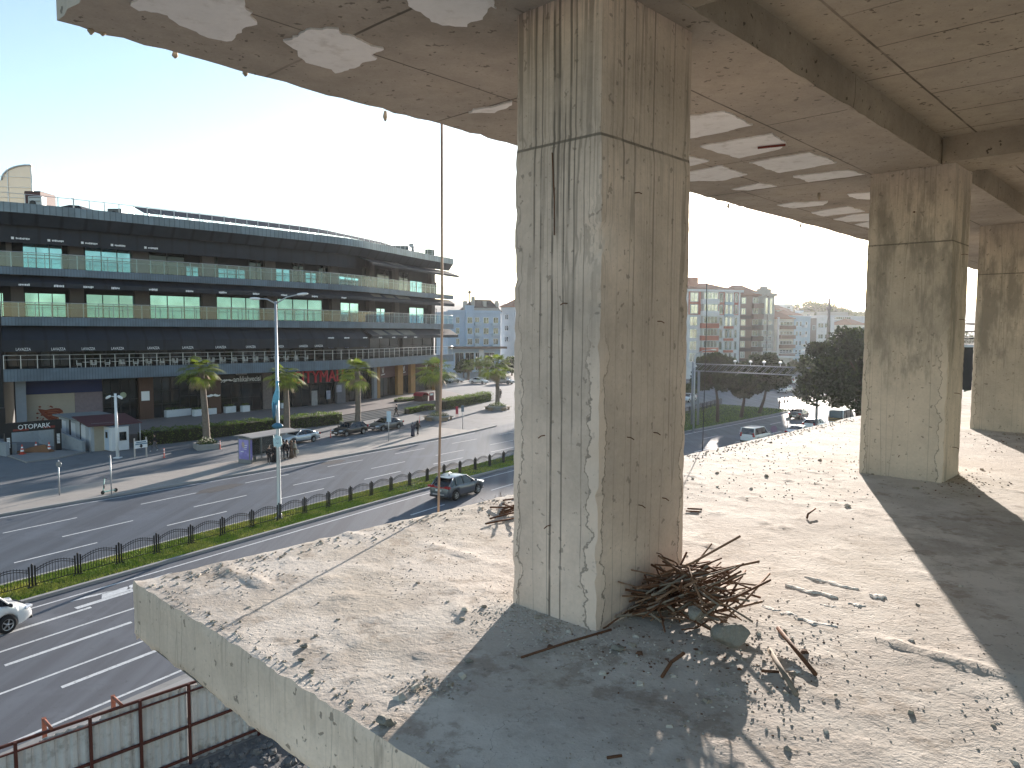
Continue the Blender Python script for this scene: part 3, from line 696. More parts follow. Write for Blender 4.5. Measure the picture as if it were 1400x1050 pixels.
# ------------------------------------------------------------------ hoarding below
M_corr = mat('white corrugated sheet', (.62, .63, .63), .45, .2, var=.2, scale=1.2, dirt=((.30, .29, .27), .75)); M_redst = mat('red oxide steel', (.085, .024, .018), .7, 0, var=.35, scale=3, dirt=((.09, .03, .025), .6))
hz0, hz1 = -.02, 2.25
hA, hB = at(60, 1002, hz1), at(258, 935, hz1); hd = (hB - hA); hd.z = 0; hd.normalize(); hn = V((hd.y, -hd.x, 0))   # hn towards the building
hA = V((hA.x, hA.y, 0)); 
def HP(s, d, z): return hA + hd*s + hn*d + V((0, 0, z))
hs = (V((hB.x, hB.y, 0)) - hA).length
site = thing('site_hoarding', 'corrugated sheet hoarding on a red steel frame beside the road', 'fence', HP(0, 0, 0))
def corr(s0, s1, z0, z1, d):
    m = MB(); N = int((s1-s0)/.045); vs = []
    for k in range(N+1):
        s = lerp(s0, s1, k/N); ph = (s % .25)/.25; dd = d + (.06 if ph < .35 else (.06*(1-(ph-.35)/.1) if ph < .45 else (0 if ph < .9 else .06*(ph-.9)/.1)))
        vs += [HP(s, -dd, z0), HP(s, -dd, z1 + .015*sin(s*3))]
    m.add(vs, [(2*k, 2*k+2, 2*k+3, 2*k+1) for k in range(N)]); return m
for k, (s0, s1, dz) in enumerate(((-7, -4.6, -.05), (-4.6, -2.2, .0), (-2.2, -.1, -.18), (-.1, 1.3, -.10), (1.3, 3.3, .02), (3.3, hs-.05, 0), (hs, hs+2.4, -.02), (hs+2.4, hs+4.6, -.1))):
    corr(s0, s1, hz0, hz1 - .08 + dz, .06).build('sheet', M_corr, site)
for z in (hz1, hz1 - .22, 1.05, .16):
    m = MB(); m.box((HP(-7, 0, z) + HP(hs + 3.5, 0, z))/2, (hs + 10.5, .05, .07 if z != hz1 - .22 else .04), hd); m.build('rail', M_redst, site)
for s in (-5.2, -2.6, -.6, 1.0, hs*.5 + .45, hs - .02, hs + 2.0):
    m = MB(); m.box(HP(s, .035, hz1/2), (.07, .07, hz1 + .06), hd); m.build('post', M_redst, site)
for s in (-3.3, .15, hs*.5):          # outriggers toward the road side
    m = MB(); m.tube([HP(s, .04, hz1 + .06), HP(s, -.55, hz1 + .06)], .04, 8); m.box(HP(s, -.58, hz1/2 + .05), (.09, .09, hz1 + .1), hd); m.build('outrigger', mat('orange primer', (.22, .075, .045), .7, var=.3), site)
# broken ground with rubble below the slab
m = MB(); r = random.Random(21); vs = []; N = 46
for i in range(N):
    for j in range(N):
        p = HP(-9 + 22*i/(N-1), .12 + 11*j/(N-1), 0); p.z = -.012 + .03 + max(-.03, .18*fbm(p, .6, 4) + .12*fbm(p, 2.5, 4))*min(1, j/3); vs.append(p)
m.smooth = True; m.add(vs, [(i*N+j, i*N+j+1, (i+1)*N+j+1, (i+1)*N+j) for i in range(N-1) for j in range(N-1)]); struct(m.build('rubble_ground', mat('rubble ground', (.13, .125, .12), .95, var=.5, scale=1.5, bump=.9, bscale=16, dirt=((.24, .235, .225), .8))))
def chip(m, p, s, r, squash=.6):
    vs = []; 
    ax = V((r.gauss(0, 1), r.gauss(0, 1), r.gauss(0, .4))).normalized(); Q = Matrix.Rotation(r.uniform(0, 6.28), 3, 'Z') @ Matrix.Rotation(r.uniform(-.5, .5), 3, 'X')
    for (x, y, z) in ((-1, -1, -1), (1, -1, -1), (1, 1, -1), (-1, 1, -1), (-.7, -.6, 1), (.6, -.8, 1), (.8, .6, 1), (-.5, .7, 1)):
        vs.append(p + Q @ V((x*s*r.uniform(.5, 1.1), y*s*r.uniform(.4, .9), (z*r.uniform(.5, 1)+.5)*s*squash)))
    m.add(vs, [(3, 2, 1, 0), (4, 5, 6, 7), (0, 1, 5, 4), (1, 2, 6, 5), (2, 3, 7, 6), (3, 0, 4, 7)], False)
m = MB()
for _ in range(900):
    p = HP(r.uniform(1, 12), .25 + abs(r.gauss(0, 2.0)), 0); p.z = .02 + .1*max(0, fbm(p, .6, 4)); chip(m, p, r.choice((.03, .04, .06, .12)), r)
tag(m.build('site_rubble', mat('rubble', (.15, .145, .14), .9, var=.4, scale=3)), 'loose grey rubble on the ground under the slab', 'rubble', kind='stuff')
# ------------------------------------------------------------------ the mall
def cat_pts(P, step):
    out = []
    for i in range(len(P)-1):
        p0, p1, p2, p3 = P[max(i-1, 0)], P[i], P[i+1], P[min(i+2, len(P)-1)]
        N = max(2, int((p2-p1).length/step))
        for k in range(N):
            t = k/N; out.append(.5*((2*p1) + (p2-p0)*t + (2*p0-5*p1+4*p2-p3)*t*t + (3*p1-p0-3*p2+p3)*t**3))
    out.append(P[-1]); return out
raw = [V(((x-700)/FPX*Y, Y, 0)) for x, Y in ((-130, 76.0), (2, 79.6), (87, 83), (175, 87.5), (300, 95.2), (350, 98.8), (475, 110), (525, 118.5), (580, 131), (620, 140.5))]
FC = cat_pts(raw, .5); FS = [0]
for i in range(1, len(FC)): FS.append(FS[-1] + (FC[i]-FC[i-1]).length)
SEND = FS[-1]
import bisect
def Fd(s):
    i = min(max(bisect.bisect(FS, s) - 1, 0), len(FC)-2); t = (s - FS[i])/(FS[i+1]-FS[i]); d = (FC[min(i+2, len(FC)-1)] - FC[max(i-1, 0)]).normalized()
    return FC[i].lerp(FC[i+1], t), d
def F(s, d=0, z=0):
    p, t = Fd(s); return p + V((t.y, -t.x, 0))*d + V((0, 0, z))
def Fn(s): t = Fd(s)[1]; return V((t.y, -t.x, 0))
def s_at(px, d=0, z=10):
    lo, hi = 0, SEND
    for _ in range(40):
        mid = (lo+hi)/2
        if pxof(F(mid, d, z))[0] < px: lo = mid
        else: hi = mid
    return lo
S0 = s_at(3, 0)
mall = thing('shopping_mall', 'long dark grey shopping mall with curved terraces and teal windows across the road', 'building', F(SEND/2, -10, 0))
def sweep(prof, s0, s1, name, material, ds=.8, parent=None, close=True, caps=True, uv=True, **kw):
    m = MB(); N = max(2, int((s1-s0)/ds)); rings = []; U = []
    acc = [0]
    for i in range(1, len(prof)): acc.append(acc[-1] + hypot(prof[i][0]-prof[i-1][0], prof[i][1]-prof[i-1][1]))
    for k in range(N+1):
        s = lerp(s0, s1, k/N); rings.append([F(s, d, z) for d, z in prof]); U += [(s, a) for a in acc]
    m.loft(rings, caps and close, close, False)
    return m.build(name, material, parent or mall, uv=U if uv else None, **kw)
def ribbed(name, col, pitch=.30, joint=2.4, rough=.5, metal=.3):
    t = NT(name); c = t.coord(which='UV'); sx = t.n('ShaderNodeSeparateXYZ'); t.l(c, sx.inputs[0]); u = sx.outputs[0]
    fr = t.math('FRACT', t.math('DIVIDE', u, pitch)); rib = t.ramp(t.math('ABSOLUTE', t.math('SUBTRACT', fr, .5)), .38, .46, 1, .62)
    fj = t.math('FRACT', t.math('DIVIDE', u, joint)); jt = t.ramp(fj, .0, .012, .35, 1)
    pn = t.n('ShaderNodeTexWhiteNoise', noise_dimensions='1D'); t.l(t.math('FLOOR', t.math('DIVIDE', u, joint)), pn.inputs['W'])
    f = t.math('MULTIPLY', t.math('MULTIPLY', rib, jt), t.math('ADD', t.math('MULTIPLY', pn.outputs[0], .22), .88))
    f = t.math('MULTIPLY', f, t.ramp(t.noise(t.coord(), .8, 4), .3, .7, .85, 1.1))
    t.pbsdf(t.mul(col, f), rough, metal, .5, t.bump(rib, .5, .03)); return t.m
M_fas = ribbed('grey ribbed cladding', (.115, .155, .20))
M_roofas = ribbed('roof cladding', (.14, .18, .22), .6, 1.2, .35, .5)
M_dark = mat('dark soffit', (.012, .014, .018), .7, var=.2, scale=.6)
M_awn = ribbed('charcoal awning fabric', (.011, .015, .024), 2.05, 2.05, .7, 0)
M_awn2 = ribbed('grey sloped cladding', (.032, .040, .052), 2.4, 2.4, .5, .3)
M_wall = mat('brown grey stone cladding', (.11, .10, .10), .8, var=.25, scale=1.2)
M_teal = window_mat('teal mirror glazing', (.30, .60, .74)); M_shop = window_mat('dark shop glazing', (.035, .045, .05), .08, .4)
M_bal = glass_mat('balustrade glass', (.60, .80, .83), .34); M_alu = mat('aluminium', (.55, .56, .57), .4, .5, var=.1)
M_mull = mat('dark mullion', (.02, .022, .025), .5, .3, var=.1)
Z1, Z2, Z3, Z4 = 7.6, 13.25, 18.65, 25.5
# slabs / fascias
def fascia(s0, zt, tk, mt, dd=0): return sweep([(dd, zt-tk), (dd, zt), (dd-.35, zt+.02), (dd-.35, zt-tk+.02)], s0, SEND, 'fascia', mt)
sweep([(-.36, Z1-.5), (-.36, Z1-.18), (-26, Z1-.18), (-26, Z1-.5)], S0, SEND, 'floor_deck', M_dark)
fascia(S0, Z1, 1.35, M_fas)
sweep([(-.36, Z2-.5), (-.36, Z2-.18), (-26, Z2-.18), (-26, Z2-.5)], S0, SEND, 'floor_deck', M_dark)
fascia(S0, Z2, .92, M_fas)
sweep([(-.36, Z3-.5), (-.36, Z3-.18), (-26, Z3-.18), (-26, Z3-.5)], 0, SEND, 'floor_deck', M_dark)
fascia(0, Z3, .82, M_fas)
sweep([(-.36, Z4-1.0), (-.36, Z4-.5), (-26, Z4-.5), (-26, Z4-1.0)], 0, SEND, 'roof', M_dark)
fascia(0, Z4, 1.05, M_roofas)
sweep([(-.1, Z4-1.05), (-.45, Z4-1.0), (-1.2, Z4-2.2), (-1.0, Z4-2.25)], 0, SEND, 'sloped_cladding', M_awn2)
# awnings
sa = s_at(500)
sweep([(-1.6, Z4-2.2), (-1.75, Z4-2.25), (-1.75, Z4-4.1), (-1.6, Z4-4.1)], 0, sa, 'awning', M_awn)
sweep([(-1.5, Z4-2.25), (-1.6, Z4-2.3), (1.1, Z4-3.3), (1.1, Z4-3.55), (1.2, Z4-3.55), (1.2, Z4-3.2)], sa + .3, SEND, 'awning', M_awn)
sweep([(-.9, Z3-.85), (-1.05, Z3-.9), (.1, Z3-1.7), (.1, Z3-2.1), (.2, Z3-2.1), (.2, Z3-1.6)], 0, SEND, 'awning', M_awn)
sweep([(-.9, Z2-.95), (-1.05, Z2-1.0), (.5, Z2-2.6), (.5, Z2-3.75), (.6, Z2-3.75), (.6, Z2-2.5)], S0, sa, 'awning', M_awn)
sweep([(-.9, Z2-.95), (-1.05, Z2-1.0), (.9, Z2-2.1), (.9, Z2-2.5), (1.0, Z2-2.5), (1.0, Z2-2.0)], sa + .3, SEND, 'awning', M_awn)
M_patchw = mat('awning sun sheen', (.16, .14, .115), .6, var=.4, scale=1)
for z, dz0, d0, d1 in ((Z4-2.5, .62, -1.0, .75), (Z3-1.1, .6, -.55, .0), (Z2-1.3, .75, -.3, .8)):   # sun sheen on the awning bays, painted in as paler panels
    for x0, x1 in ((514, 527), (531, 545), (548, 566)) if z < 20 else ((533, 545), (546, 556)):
        s0, s1 = s_at(x0, .6, z), s_at(x1, .6, z); m = MB(); m.add([F(s0+.8, d1+.06, z-dz0+.13), F(s1+.4, d1+.06, z-dz0+.13), F(s1, d0+.06, z+.13), F(s0, d0+.06, z+.13)], [(0, 1, 2, 3)]); m.build('awning_sheen_panel', M_patchw, mall)
# back walls
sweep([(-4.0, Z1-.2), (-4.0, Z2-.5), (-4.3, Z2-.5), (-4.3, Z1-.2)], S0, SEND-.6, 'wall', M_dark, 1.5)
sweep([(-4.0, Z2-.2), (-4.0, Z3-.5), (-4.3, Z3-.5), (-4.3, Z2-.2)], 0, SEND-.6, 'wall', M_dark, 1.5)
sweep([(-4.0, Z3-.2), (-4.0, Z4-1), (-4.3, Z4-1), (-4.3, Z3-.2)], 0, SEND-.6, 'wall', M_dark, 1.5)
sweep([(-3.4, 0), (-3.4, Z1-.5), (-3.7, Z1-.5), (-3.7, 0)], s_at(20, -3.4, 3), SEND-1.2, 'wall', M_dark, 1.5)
m = MB(); e0, e1 = F(SEND, -.4), F(SEND, -26); 
for z0, z1 in ((0.0, Z1-.51), (Z1-.17, Z2-.51), (Z2-.17, Z3-.51), (Z3-.17, Z4-1.01)): m.box2(F(SEND-.8, -4.31), F(SEND-.8, -26), .3, z0, z1)
m.build('end_wall', M_wall, mall)
m = MB(); m.box2(F(S0-.4, -1.0), F(S0-.4, -22), .5, 0, Z2-.51); m.build('end_wall', M_dark, mall)
m = MB(); m.box2(F(0, -22), F(S0-.5, -22), .5, 0, Z2); m.build('back_wall', M_dark, mall)
# stone piers
for z0, z1, lst in ((Z3-.17, Z4-1.02, ((8, 16), (94, 114), (181, 202), (276, 292), (362, 376), (451, 462), (504, 511), (539, 544), (589, 594))),
                    (Z2-.17, Z3-.52, ((15, 33), (96, 115), (185, 204), (277, 295), (364, 379), (453, 464), (504, 512), (539, 545), (589, 594)))):
    for x0, x1 in lst:
        s0, s1 = s_at(x0, -3.4, z0+2), s_at(x1, -3.4, z0+2); m = MB(); m.box2(F(s0, -3.6), F(s1, -3.6), .7, z0, z1); m.build('pier', M_wall, mall)
# windows: frame + pane
def window(x0, x1, z0, z1, d, nx, nz, glass, parent=mall, mull=M_mull, name='window'):
    s0, s1 = s_at(x0, d, (z0+z1)/2), s_at(x1, d, (z0+z1)/2); a, b = F(s0, d), F(s1, d); t = (b-a).normalized(); nrm = V((t.y, -t.x, 0)); L = (b-a).length
    m = MB()
    for k in range(nx+1): m.box(a + t*(L*k/nx) + V((0, 0, (z0+z1)/2)) + nrm*.05, (.08, .1, z1-z0), t)
    for k in range(nz+1): m.box(a + t*(L/2) + nrm*.05 + V((0, 0, lerp(z0, z1, k/nz))), (L, .094, .07), t)
    fr = m.build(name, mull, parent)
    m = MB(); m.box(a + t*(L/2) + V((0, 0, (z0+z1)/2)) + nrm*.02, (L-.02, .03, z1-z0-.02), t); m.build('pane', glass, fr); return fr
for x0, x1, zt in ((31, 85, 3.3), (116, 181, 3.0), (254, 271, 1.5), (298, 335, 1.5), (377, 396, 2.0), (417, 432, 1.7), (462, 490, 1.6), (560, 577, 2.3), (595, 603, 2.5)):
    window(x0, x1, Z3+.1, Z3+zt, -3.85, 3 if x1-x0 > 25 else 2, 2, M_teal)
for x0, x1, zt in ((0, 5, 2.7), (34, 90, 2.8), (118, 184, 2.85), (205, 274, 3.0), (296, 355, 3.1), (379, 440, 3.2), (465, 490, 3.0), (514, 526, 2.4), (559, 579, 2.9), (596, 605, 2.9)):
    window(x0, x1, Z2+.1, Z2+zt, -3.85, 3 if x1-x0 > 25 else 2, 2, M_teal)
for x0, x1 in ((203, 252), (293, 297), (340, 360), (400, 415), (435, 450), (495, 503), (515, 537), (545, 558)):
    window(x0, x1, Z3+.1, Z3+3.6, -3.9, 2, 2, M_shop)
for x0 in range(10, 600, 45): window(x0, x0+40, Z1+.1, Z1+3.2, -3.9, 3, 2, M_shop)
# glazed balustrades
def balustrade(zt, s0, s1, hh, d, npx, glass=True, mid=False, lab='balustrade'):
    m = MB(); N = int((s1-s0)/.8)
    m.tube([F(lerp(s0, s1, k/N), d, zt+hh) for k in range(N+1)], .035, 6)
    if mid: m.tube([F(lerp(s0, s1, k/N), d, zt+hh*.68) for k in range(N+1)], .022, 5)
    b = m.build(lab, M_alu, mall)
    if glass:
        m = MB(); vs = []
        for k in range(N+1): vs += [F(lerp(s0, s1, k/N), d+.03, zt+.06), F(lerp(s0, s1, k/N), d+.03, zt+hh-.04)]
        m.add(vs, [(2*k, 2*k+2, 2*k+3, 2*k+1) for k in range(N)]); m.build('glass_panel', M_bal, b)
    n = max(2, int((s1-s0)/1.55)); src = None
    for k in range(n+1):
        s = lerp(s0+.05, s1-.05, k/n); p = F(s, d-.03, zt); ang = atan2(Fd(s)[1].y, Fd(s)[1].x)
        if src is None:
            pm = MB(); pm.box((0, 0, hh/2), (.08, .06, hh)); src = pm.build('post', M_alu, b, local=True); o = src
        else: o = src.copy(); COL.objects.link(o)
        o.location = p - root_loc(mall) - b.location; o.rotation_euler = (0, 0, ang); o.parent = b
balustrade(Z3, 0, SEND-.1, 1.62, -.2, 0, mid=True); balustrade(Z2, S0, SEND-.1, 1.62, -.2, 0, mid=True); balustrade(Z1, S0, SEND-.1, 1.5, -.2, 0, False, True)
balustrade(Z4, 0, SEND-.3, 1.05, -.6, 0, False, False, 'roof_rail')
# ground floor shop fronts
D = -3.35; ZT = .9
M_navy = mat('navy panel', (.012, .022, .09), .6, var=.15); M_cream = mat('cream mural panel', (.36, .31, .25), .8, var=.15, scale=1); M_mauve = mat('mauve plaster', (.21, .165, .18), .85, var=.35, scale=3, bump=.5, bscale=8)
M_grey = mat('grey plaster', (.22, .24, .27), .8, var=.15); M_brown = mat('brown wood cladding', (.085, .042, .028), .6, var=.3, scale=3, stretch=(1, 1, .1)); M_ochre = mat('ochre stone pier', (.32, .17, .055), .75, var=.4, scale=2); M_maroon = mat('maroon sign panel', (.075, .026, .028), .6, var=.2)
def fpanel(x0, x1, z0, z1, material, d=D, th=.1, name='wall_panel', zz=3.5):
    s0, s1 = s_at(x0, d, zz), s_at(x1, d, zz); N = max(1, int((s1-s0)/2)); m = MB()
    m.loft([[F(lerp(s0, s1, k/N), d, z0), F(lerp(s0, s1, k/N), d+th, z0), F(lerp(s0, s1, k/N), d+th, z1), F(lerp(s0, s1, k/N), d, z1)] for k in range(N+1)], True, True, False)
    return m.build(name, material, mall)
fpanel(22, 36, 0, 6.9, M_grey, -2.6, .6, 'pier'); fpanel(36, 140, 4.55, 6.9, M_navy, D, .1); fpanel(36.2, 102, 0.0, 4.53, M_cream); fpanel(102.4, 140, 0.0, 4.53, M_mauve)
fpanel(36.2, 84, .0, 1.3, M_navy, D+.11, .03)
window(141, 164, ZT, 6.0, -3.2, 2, 3, M_shop, name='shop_front'); window(165, 189, ZT, 6.0, -3.2, 2, 2, M_shop, name='shop_front')
fpanel(189, 208, ZT, 6.9, M_brown, -2.9, .5, 'pier'); window(209, 245, ZT, 6.0, -3.2, 3, 3, M_shop, name='shop_front'); window(246, 282, ZT, 6.0, -3.2, 3, 2, M_shop, name='shop_front')
fpanel(283, 300, ZT, 6.9, M_brown, -2.9, .5, 'pier'); window(301, 330, ZT, 4.7, -3.2, 2, 2, M_shop, name='shop_front'); window(331, 357, ZT, 4.7, -3.2, 2, 2, M_shop, name='shop_front')
sg = fpanel(300.5, 358, 4.8, 6.3, mat('black sign board', (.01, .011, .012), .5, var=.1), -3.0, .12, 'shop_sign')
fpanel(359, 372, ZT, 6.0, mat('carved panel', (.16, .13, .12), .7, var=.8, scale=4), -3.2, .1); window(373, 384, ZT, 5.6, -3.2, 1, 2, M_shop, name='shop_front')
window(386, 424, ZT, 4.1, -3.2, 3, 1, M_shop, name='entrance'); window(425, 457, ZT, 4.1, -3.2, 3, 1, M_shop, name='entrance')
fpanel(392, 471, 4.2, 6.6, mat('entrance canopy', (.016, .016, .02), .6), -2.6, .35, 'entrance_canopy')
fpanel(458, 469, ZT, 4.15, mat('grey pier stone', (.10, .10, .115), .7), -2.9, .5, 'pier')
for x0, x1 in ((471, 484), (485, 498), (499, 508)): window(x0, x1, ZT, 6.0, -3.2, 2, 2, M_shop, name='shop_front')
for x0, x1 in ((512, 515.5), (540, 547), (558, 564), (590, 597)): fpanel(x0, x1, .3, 6.8, M_ochre, -2.7, .6, 'pier')
fpanel(508, 512, .3, 6.8, M_grey, -2.7, .5, 'pier')
for x0, x1 in ((516, 539.7), (547.3, 557.7), (564.3, 589.7)):
    fpanel(x0, x1, 4.1, 6.7, M_maroon, -2.9, .14, 'shop_sign'); window(x0, x1, .5, 4.05, -3.2, 3, 1, M_shop, name='shop_front')
def fframe(px, d, z):
    s = s_at(px, d, z); return F(s, d, z), Fd(s)[1]
M_wlet = mat('white letters', (.80, .80, .80), .5, var=0); M_rlet = mat('red letters', (.50, .025, .045), .5, var=.1)
def ftext(txt, px, d, z, size, material, width=None, ext=.04, name='lettering', parent=mall, shear=0):
    o, t = fframe(px, d, z); m = MB(); text_geo(m, txt, o, t, V((0, 0, 1)), size, ext, width, shear); return m.build(name, material, parent)
ftext('CITYMALL', 438, -2.2, 4.35, 1.75, M_rlet, 9.4, .25)
ftext('os', 304, -2.86, 4.98, .42, M_wlet, .75, parent=sg); ftext('anlı', 325, -2.86, 4.98, .72, M_wlet, 1.25, parent=sg); ftext('kahvecisi', 344, -2.86, 4.98, .72, M_wlet, 2.6, parent=sg); ftext('türk kahvesi', 330, -2.86, 5.92, .18, M_wlet, 1.6, parent=sg)
stash = [(-1, .12), (-.85, .0), (-.55, -.06), (-.2, 0), (0, .08), (.2, 0), (.55, -.06), (.85, 0), (1, .12), (.95, .2), (.8, .12), (.55, .2), (.3, .3), (.1, .26), (0, .2), (-.1, .26), (-.3, .3), (-.55, .2), (-.8, .12), (-.95, .2)]
for px, z, sc_, d in ((311.6, 5.16, .72, -2.86), (291.5, 3.25, .95, -2.38)):
    o, t = fframe(px, d, z); m = MB(); m.plate([(x*sc_, y*sc_*1.1) for x, y in stash], o, t, (0, 0, 1), .04); m.build('moustache_emblem', M_wlet, mall)
o, t = fframe(199, -2.38, 3.3); m = MB(); m.box(o + V((0, 0, .5)), (.95, .06, 1.15), t); m.build('white_notice', M_wlet, mall)
o, t = fframe(168.5, -3.05, 3.6); m = MB(); m.lathe([(.36, 0), (.36, .05), (.3, .06)], o + V((0, 0, .4)), Fn(s_at(168.5)), 16); m.build('round_sign', mat('pale round sign', (.35, .40, .28), .6), mall)
o, t = fframe(463.5, -2.38, 2.9); m = MB(); m.box(o + V((0, 0, .3)), (1.0, .06, 1.1), t); m.build('poster', mat('poster print', (.30, .30, .36), .6, var=1.0, scale=2.5), mall)
for px, z, wd, hh, cl in ((449, 2.3, .75, 1.3, (.30, .32, .40)), (430, 1.9, 1.0, 2.4, (.28, .27, .27))):
    o, t = fframe(px, -3.05, z); m = MB(); m.box(o, (wd, .05, hh), t); m.build('poster', mat('poster %d' % px, cl, .6, var=.7, scale=2), mall)
for px in (523.5, 552, 583):                      # white V marks on the maroon boards
    o, t = fframe(px, -2.74, 4.9); m = MB(); Vm = [(-.35, .9), (-.05, 0), (.1, 0), (.35, .9), (.2, .9), (.03, .25), (-.2, .9)]
    m.plate(Vm, o, t, (0, 0, 1), .03); m.plate([(-.6, -.35), (.6, -.22), (.6, -.12), (-.6, -.25)], o, t, (0, 0, 1), .03); m.build('emblem', M_wlet, mall)
# lettering on the awning valances
for x in (32, 80, 121, 161, 210, 257, 302, 343, 382, 415, 436): ftext('LAVAZZA', x, .62, 9.62, .30, M_wlet, 1.35, .02, 'awning_lettering')
M_blet = mat('bluish letters', (.22, .28, .55), .5, var=0)
def scrawl(px, d, z, wd, hh, material, ring=True):
    o, t = fframe(px, d, z); m = MB(); r = random.Random(int(px*7)); x = -wd/2
    if ring: m.box(o + t*(x-.28) + V((0, 0, hh/2)), (.26, .03, .26), t)
    while x < wd/2:
        l = r.uniform(.09, .2); m.box(o + t*(x+l/2) + V((0, 0, hh*r.uniform(.4, .55))), (l*.75, .03, hh*r.uniform(.6, 1)), t); x += l
    m.build('awning_lettering', material, mall)
for x in (27, 76, 121, 161, 206): scrawl(x+3, -1.55, 21.75, 1.15, .22, M_wlet)
for x in (32, 80, 120, 158, 209, 259, 304, 350, 388, 430, 470): scrawl(x, .22, 16.62, .9, .26, M_wlet, False)
for x in (452, 474, 499, 520, 538, 554, 568): scrawl(x, 1.02, 10.80, .9, .20, M_wlet, False)
for x in (452, 474, 499): ftext('CAFE', x, -3.6, 9.3, .35, M_blet, 1.0, .03, 'window_lettering')
# painted woman's head with blowing hair on the cream panel
o, t = fframe(71, D+.105, 1.05); M_hair = mat('mural hair red', (.19, .042, .022), .8, var=.35, scale=2); M_skin_m = mat('mural face', (.40, .20, .11), .8, var=.2)
sc_ = (s_at(87, D, 3) - s_at(54, D, 3))/33
def mp(px, py): return ((px-71)*sc_, (571-py)*sc_*.99)
hair = [mp(x, y) for x, y in ((53.5, 546.5), (58, 547.5), (64, 549), (70, 547.5), (77, 546.8), (82, 547.5), (85.5, 550.5), (86.5, 553.5), (83, 555), (80.5, 557), (79.5, 560.5), (77.5, 564), (74.5, 567.5), (74, 572), (70, 572.5), (69.5, 567.5), (66, 564), (61, 559), (57, 553.5))]
face = [mp(x, y) for x, y in ((80.7, 557), (83, 555), (86.3, 553.7), (87.2, 556.5), (88, 558.6), (87.3, 560), (87.2, 562.5), (85.8, 564), (82.5, 563.6), (81, 566), (80.5, 570), (82, 572.4), (74, 572.4), (74.6, 567.6), (77.6, 564.1), (79.6, 560.5))]
m = MB(); m.plate(hair, o, t, (0, 0, 1), -.02)
r = random.Random(5)
for _ in range(46):
    x, y = r.uniform(52, 78), r.uniform(542.5, 566); 
    if (y < 546.5 and x < 75) or (y - 547 > (x - 50)*.75 + 2 and x < 68): q = mp(x, y); k = r.uniform(.04, .14); m.plate([(q[0]+cos(a*1.05)*k, q[1]+sin(a*1.05)*k*.8) for a in range(6)], o, t, (0, 0, 1), -.02)
m.build('mural_hair', M_hair, mall); m = MB(); m.plate(face, o - Fn(s_at(71))*0, t, (0, 0, 1), -.012); m.build('mural_face', M_skin_m, mall)
m = MB()
for pts in ([(62, 551), (70, 550), (78, 550.5), (83, 552)], [(63, 554), (70, 553.5), (77, 554), (80, 556)], [(66, 558), (72, 557), (77, 558)], [(69, 562), (74, 561), (77, 562)]):
    m.tube([o + t*mp(x, y)[0] + V((0, 0, mp(x, y)[1])) + Fn(s_at(71))*.02 for x, y in pts], .045, 4)
m.build('mural_highlight', mat('mural highlight', (.36, .11, .05), .8), mall)
# rooftop
m = MB(); M_pv = mat('dark solar panels', (.03, .036, .05), .7, 0, var=.3, scale=1, spec=.15)
s0, s1 = s_at(186, -6, 26), s_at(528, -6, 26)
sol = thing('solar_array', 'long row of dark sloping solar panels along the mall roof edge', 'solar panels', F(s0, -6, Z4))
n_ = 26
for k in range(n_):
    a, b = lerp(s0, s1, k/n_) + .06, lerp(s0, s1, (k+1)/n_) - .06; m = MB(); m.add([F(a, -3.2, Z4+.75), F(b, -3.2, Z4+.75), F(b, -7, Z4+1.95), F(a, -7, Z4+1.95), F(a, -3.2, Z4+.70), F(b, -3.2, Z4+.70), F(b, -7, Z4+1.9), F(a, -7, Z4+1.9)], [(0, 1, 2, 3), (7, 6, 5, 4), (0, 4, 5, 1), (2, 6, 7, 3), (0, 3, 7, 4), (1, 5, 6, 2)]); m.build('panel', M_pv, sol)
m = MB()
for k in range(n_+1):
    a = lerp(s0, s1, k/n_); m.box(F(a, -3.4, Z4+.1), (.08, .08, 1.2)); m.box(F(a, -6.8, Z4+.68), (.08, .08, 2.3))
m.build('support_frame', M_alu, sol)
# glass stair tower with the quarter-round top
t_ = NT('sunlit tower glazing'); tl_ = t_.n('ShaderNodeBsdfTranslucent'); tl_.inputs[0].default_value = (.46, .43, .37, 1); gl_ = t_.n('ShaderNodeBsdfGlossy'); gl_.inputs['Roughness'].default_value = .2; df_ = t_.n('ShaderNodeBsdfDiffuse'); df_.inputs[0].default_value = (.45, .43, .39, 1)
x1_ = t_.n('ShaderNodeMixShader'); x1_.inputs[0].default_value = .35; t_.l(tl_.outputs[0], x1_.inputs[1]); t_.l(df_.outputs[0], x1_.inputs[2]); x2_ = t_.n('ShaderNodeMixShader'); x2_.inputs[0].default_value = .12; t_.l(x1_.outputs[0], x2_.inputs[1]); t_.l(gl_.outputs[0], x2_.inputs[2]); t_.l(x2_.outputs[0], t_.out.inputs[0]); M_tow = t_.m
p0 = atY(-60, 280, 88); p1 = atY(31.5, 280, 88); tz = Z4-.4; th_ = atY(31, 221, 88).z
tw = thing('glass_tower', 'glazed stair tower with a quarter-round top at the left end of the mall roof', 'tower', V((p1.x, 88, tz)))
wdt = p1.x - p0.x; m = MB(); sh = [(0, 0), (wdt, 0), (wdt, th_-tz)] + [(wdt - .15 - (wdt*.38)*sin(a), (th_-tz) - (th_-tz)*.30*(1-cos(a))) for a in [k*pi/16 for k in range(1, 9)]] + [(0, (th_-tz)*.68)]
m.plate(sh, V((p0.x, 88, tz)), (1, .25, 0), (0, 0, 1), -.25); m.build('glazing', M_tow, tw)
m = MB(); X = V((1, .25, 0))
for k in range(1, 5): m.box(V((p0.x, 87.9, tz)) + X*(wdt/2) + V((0, 0, (th_-tz)*k/5.2)), (wdt*1.03, .12, .06), X)
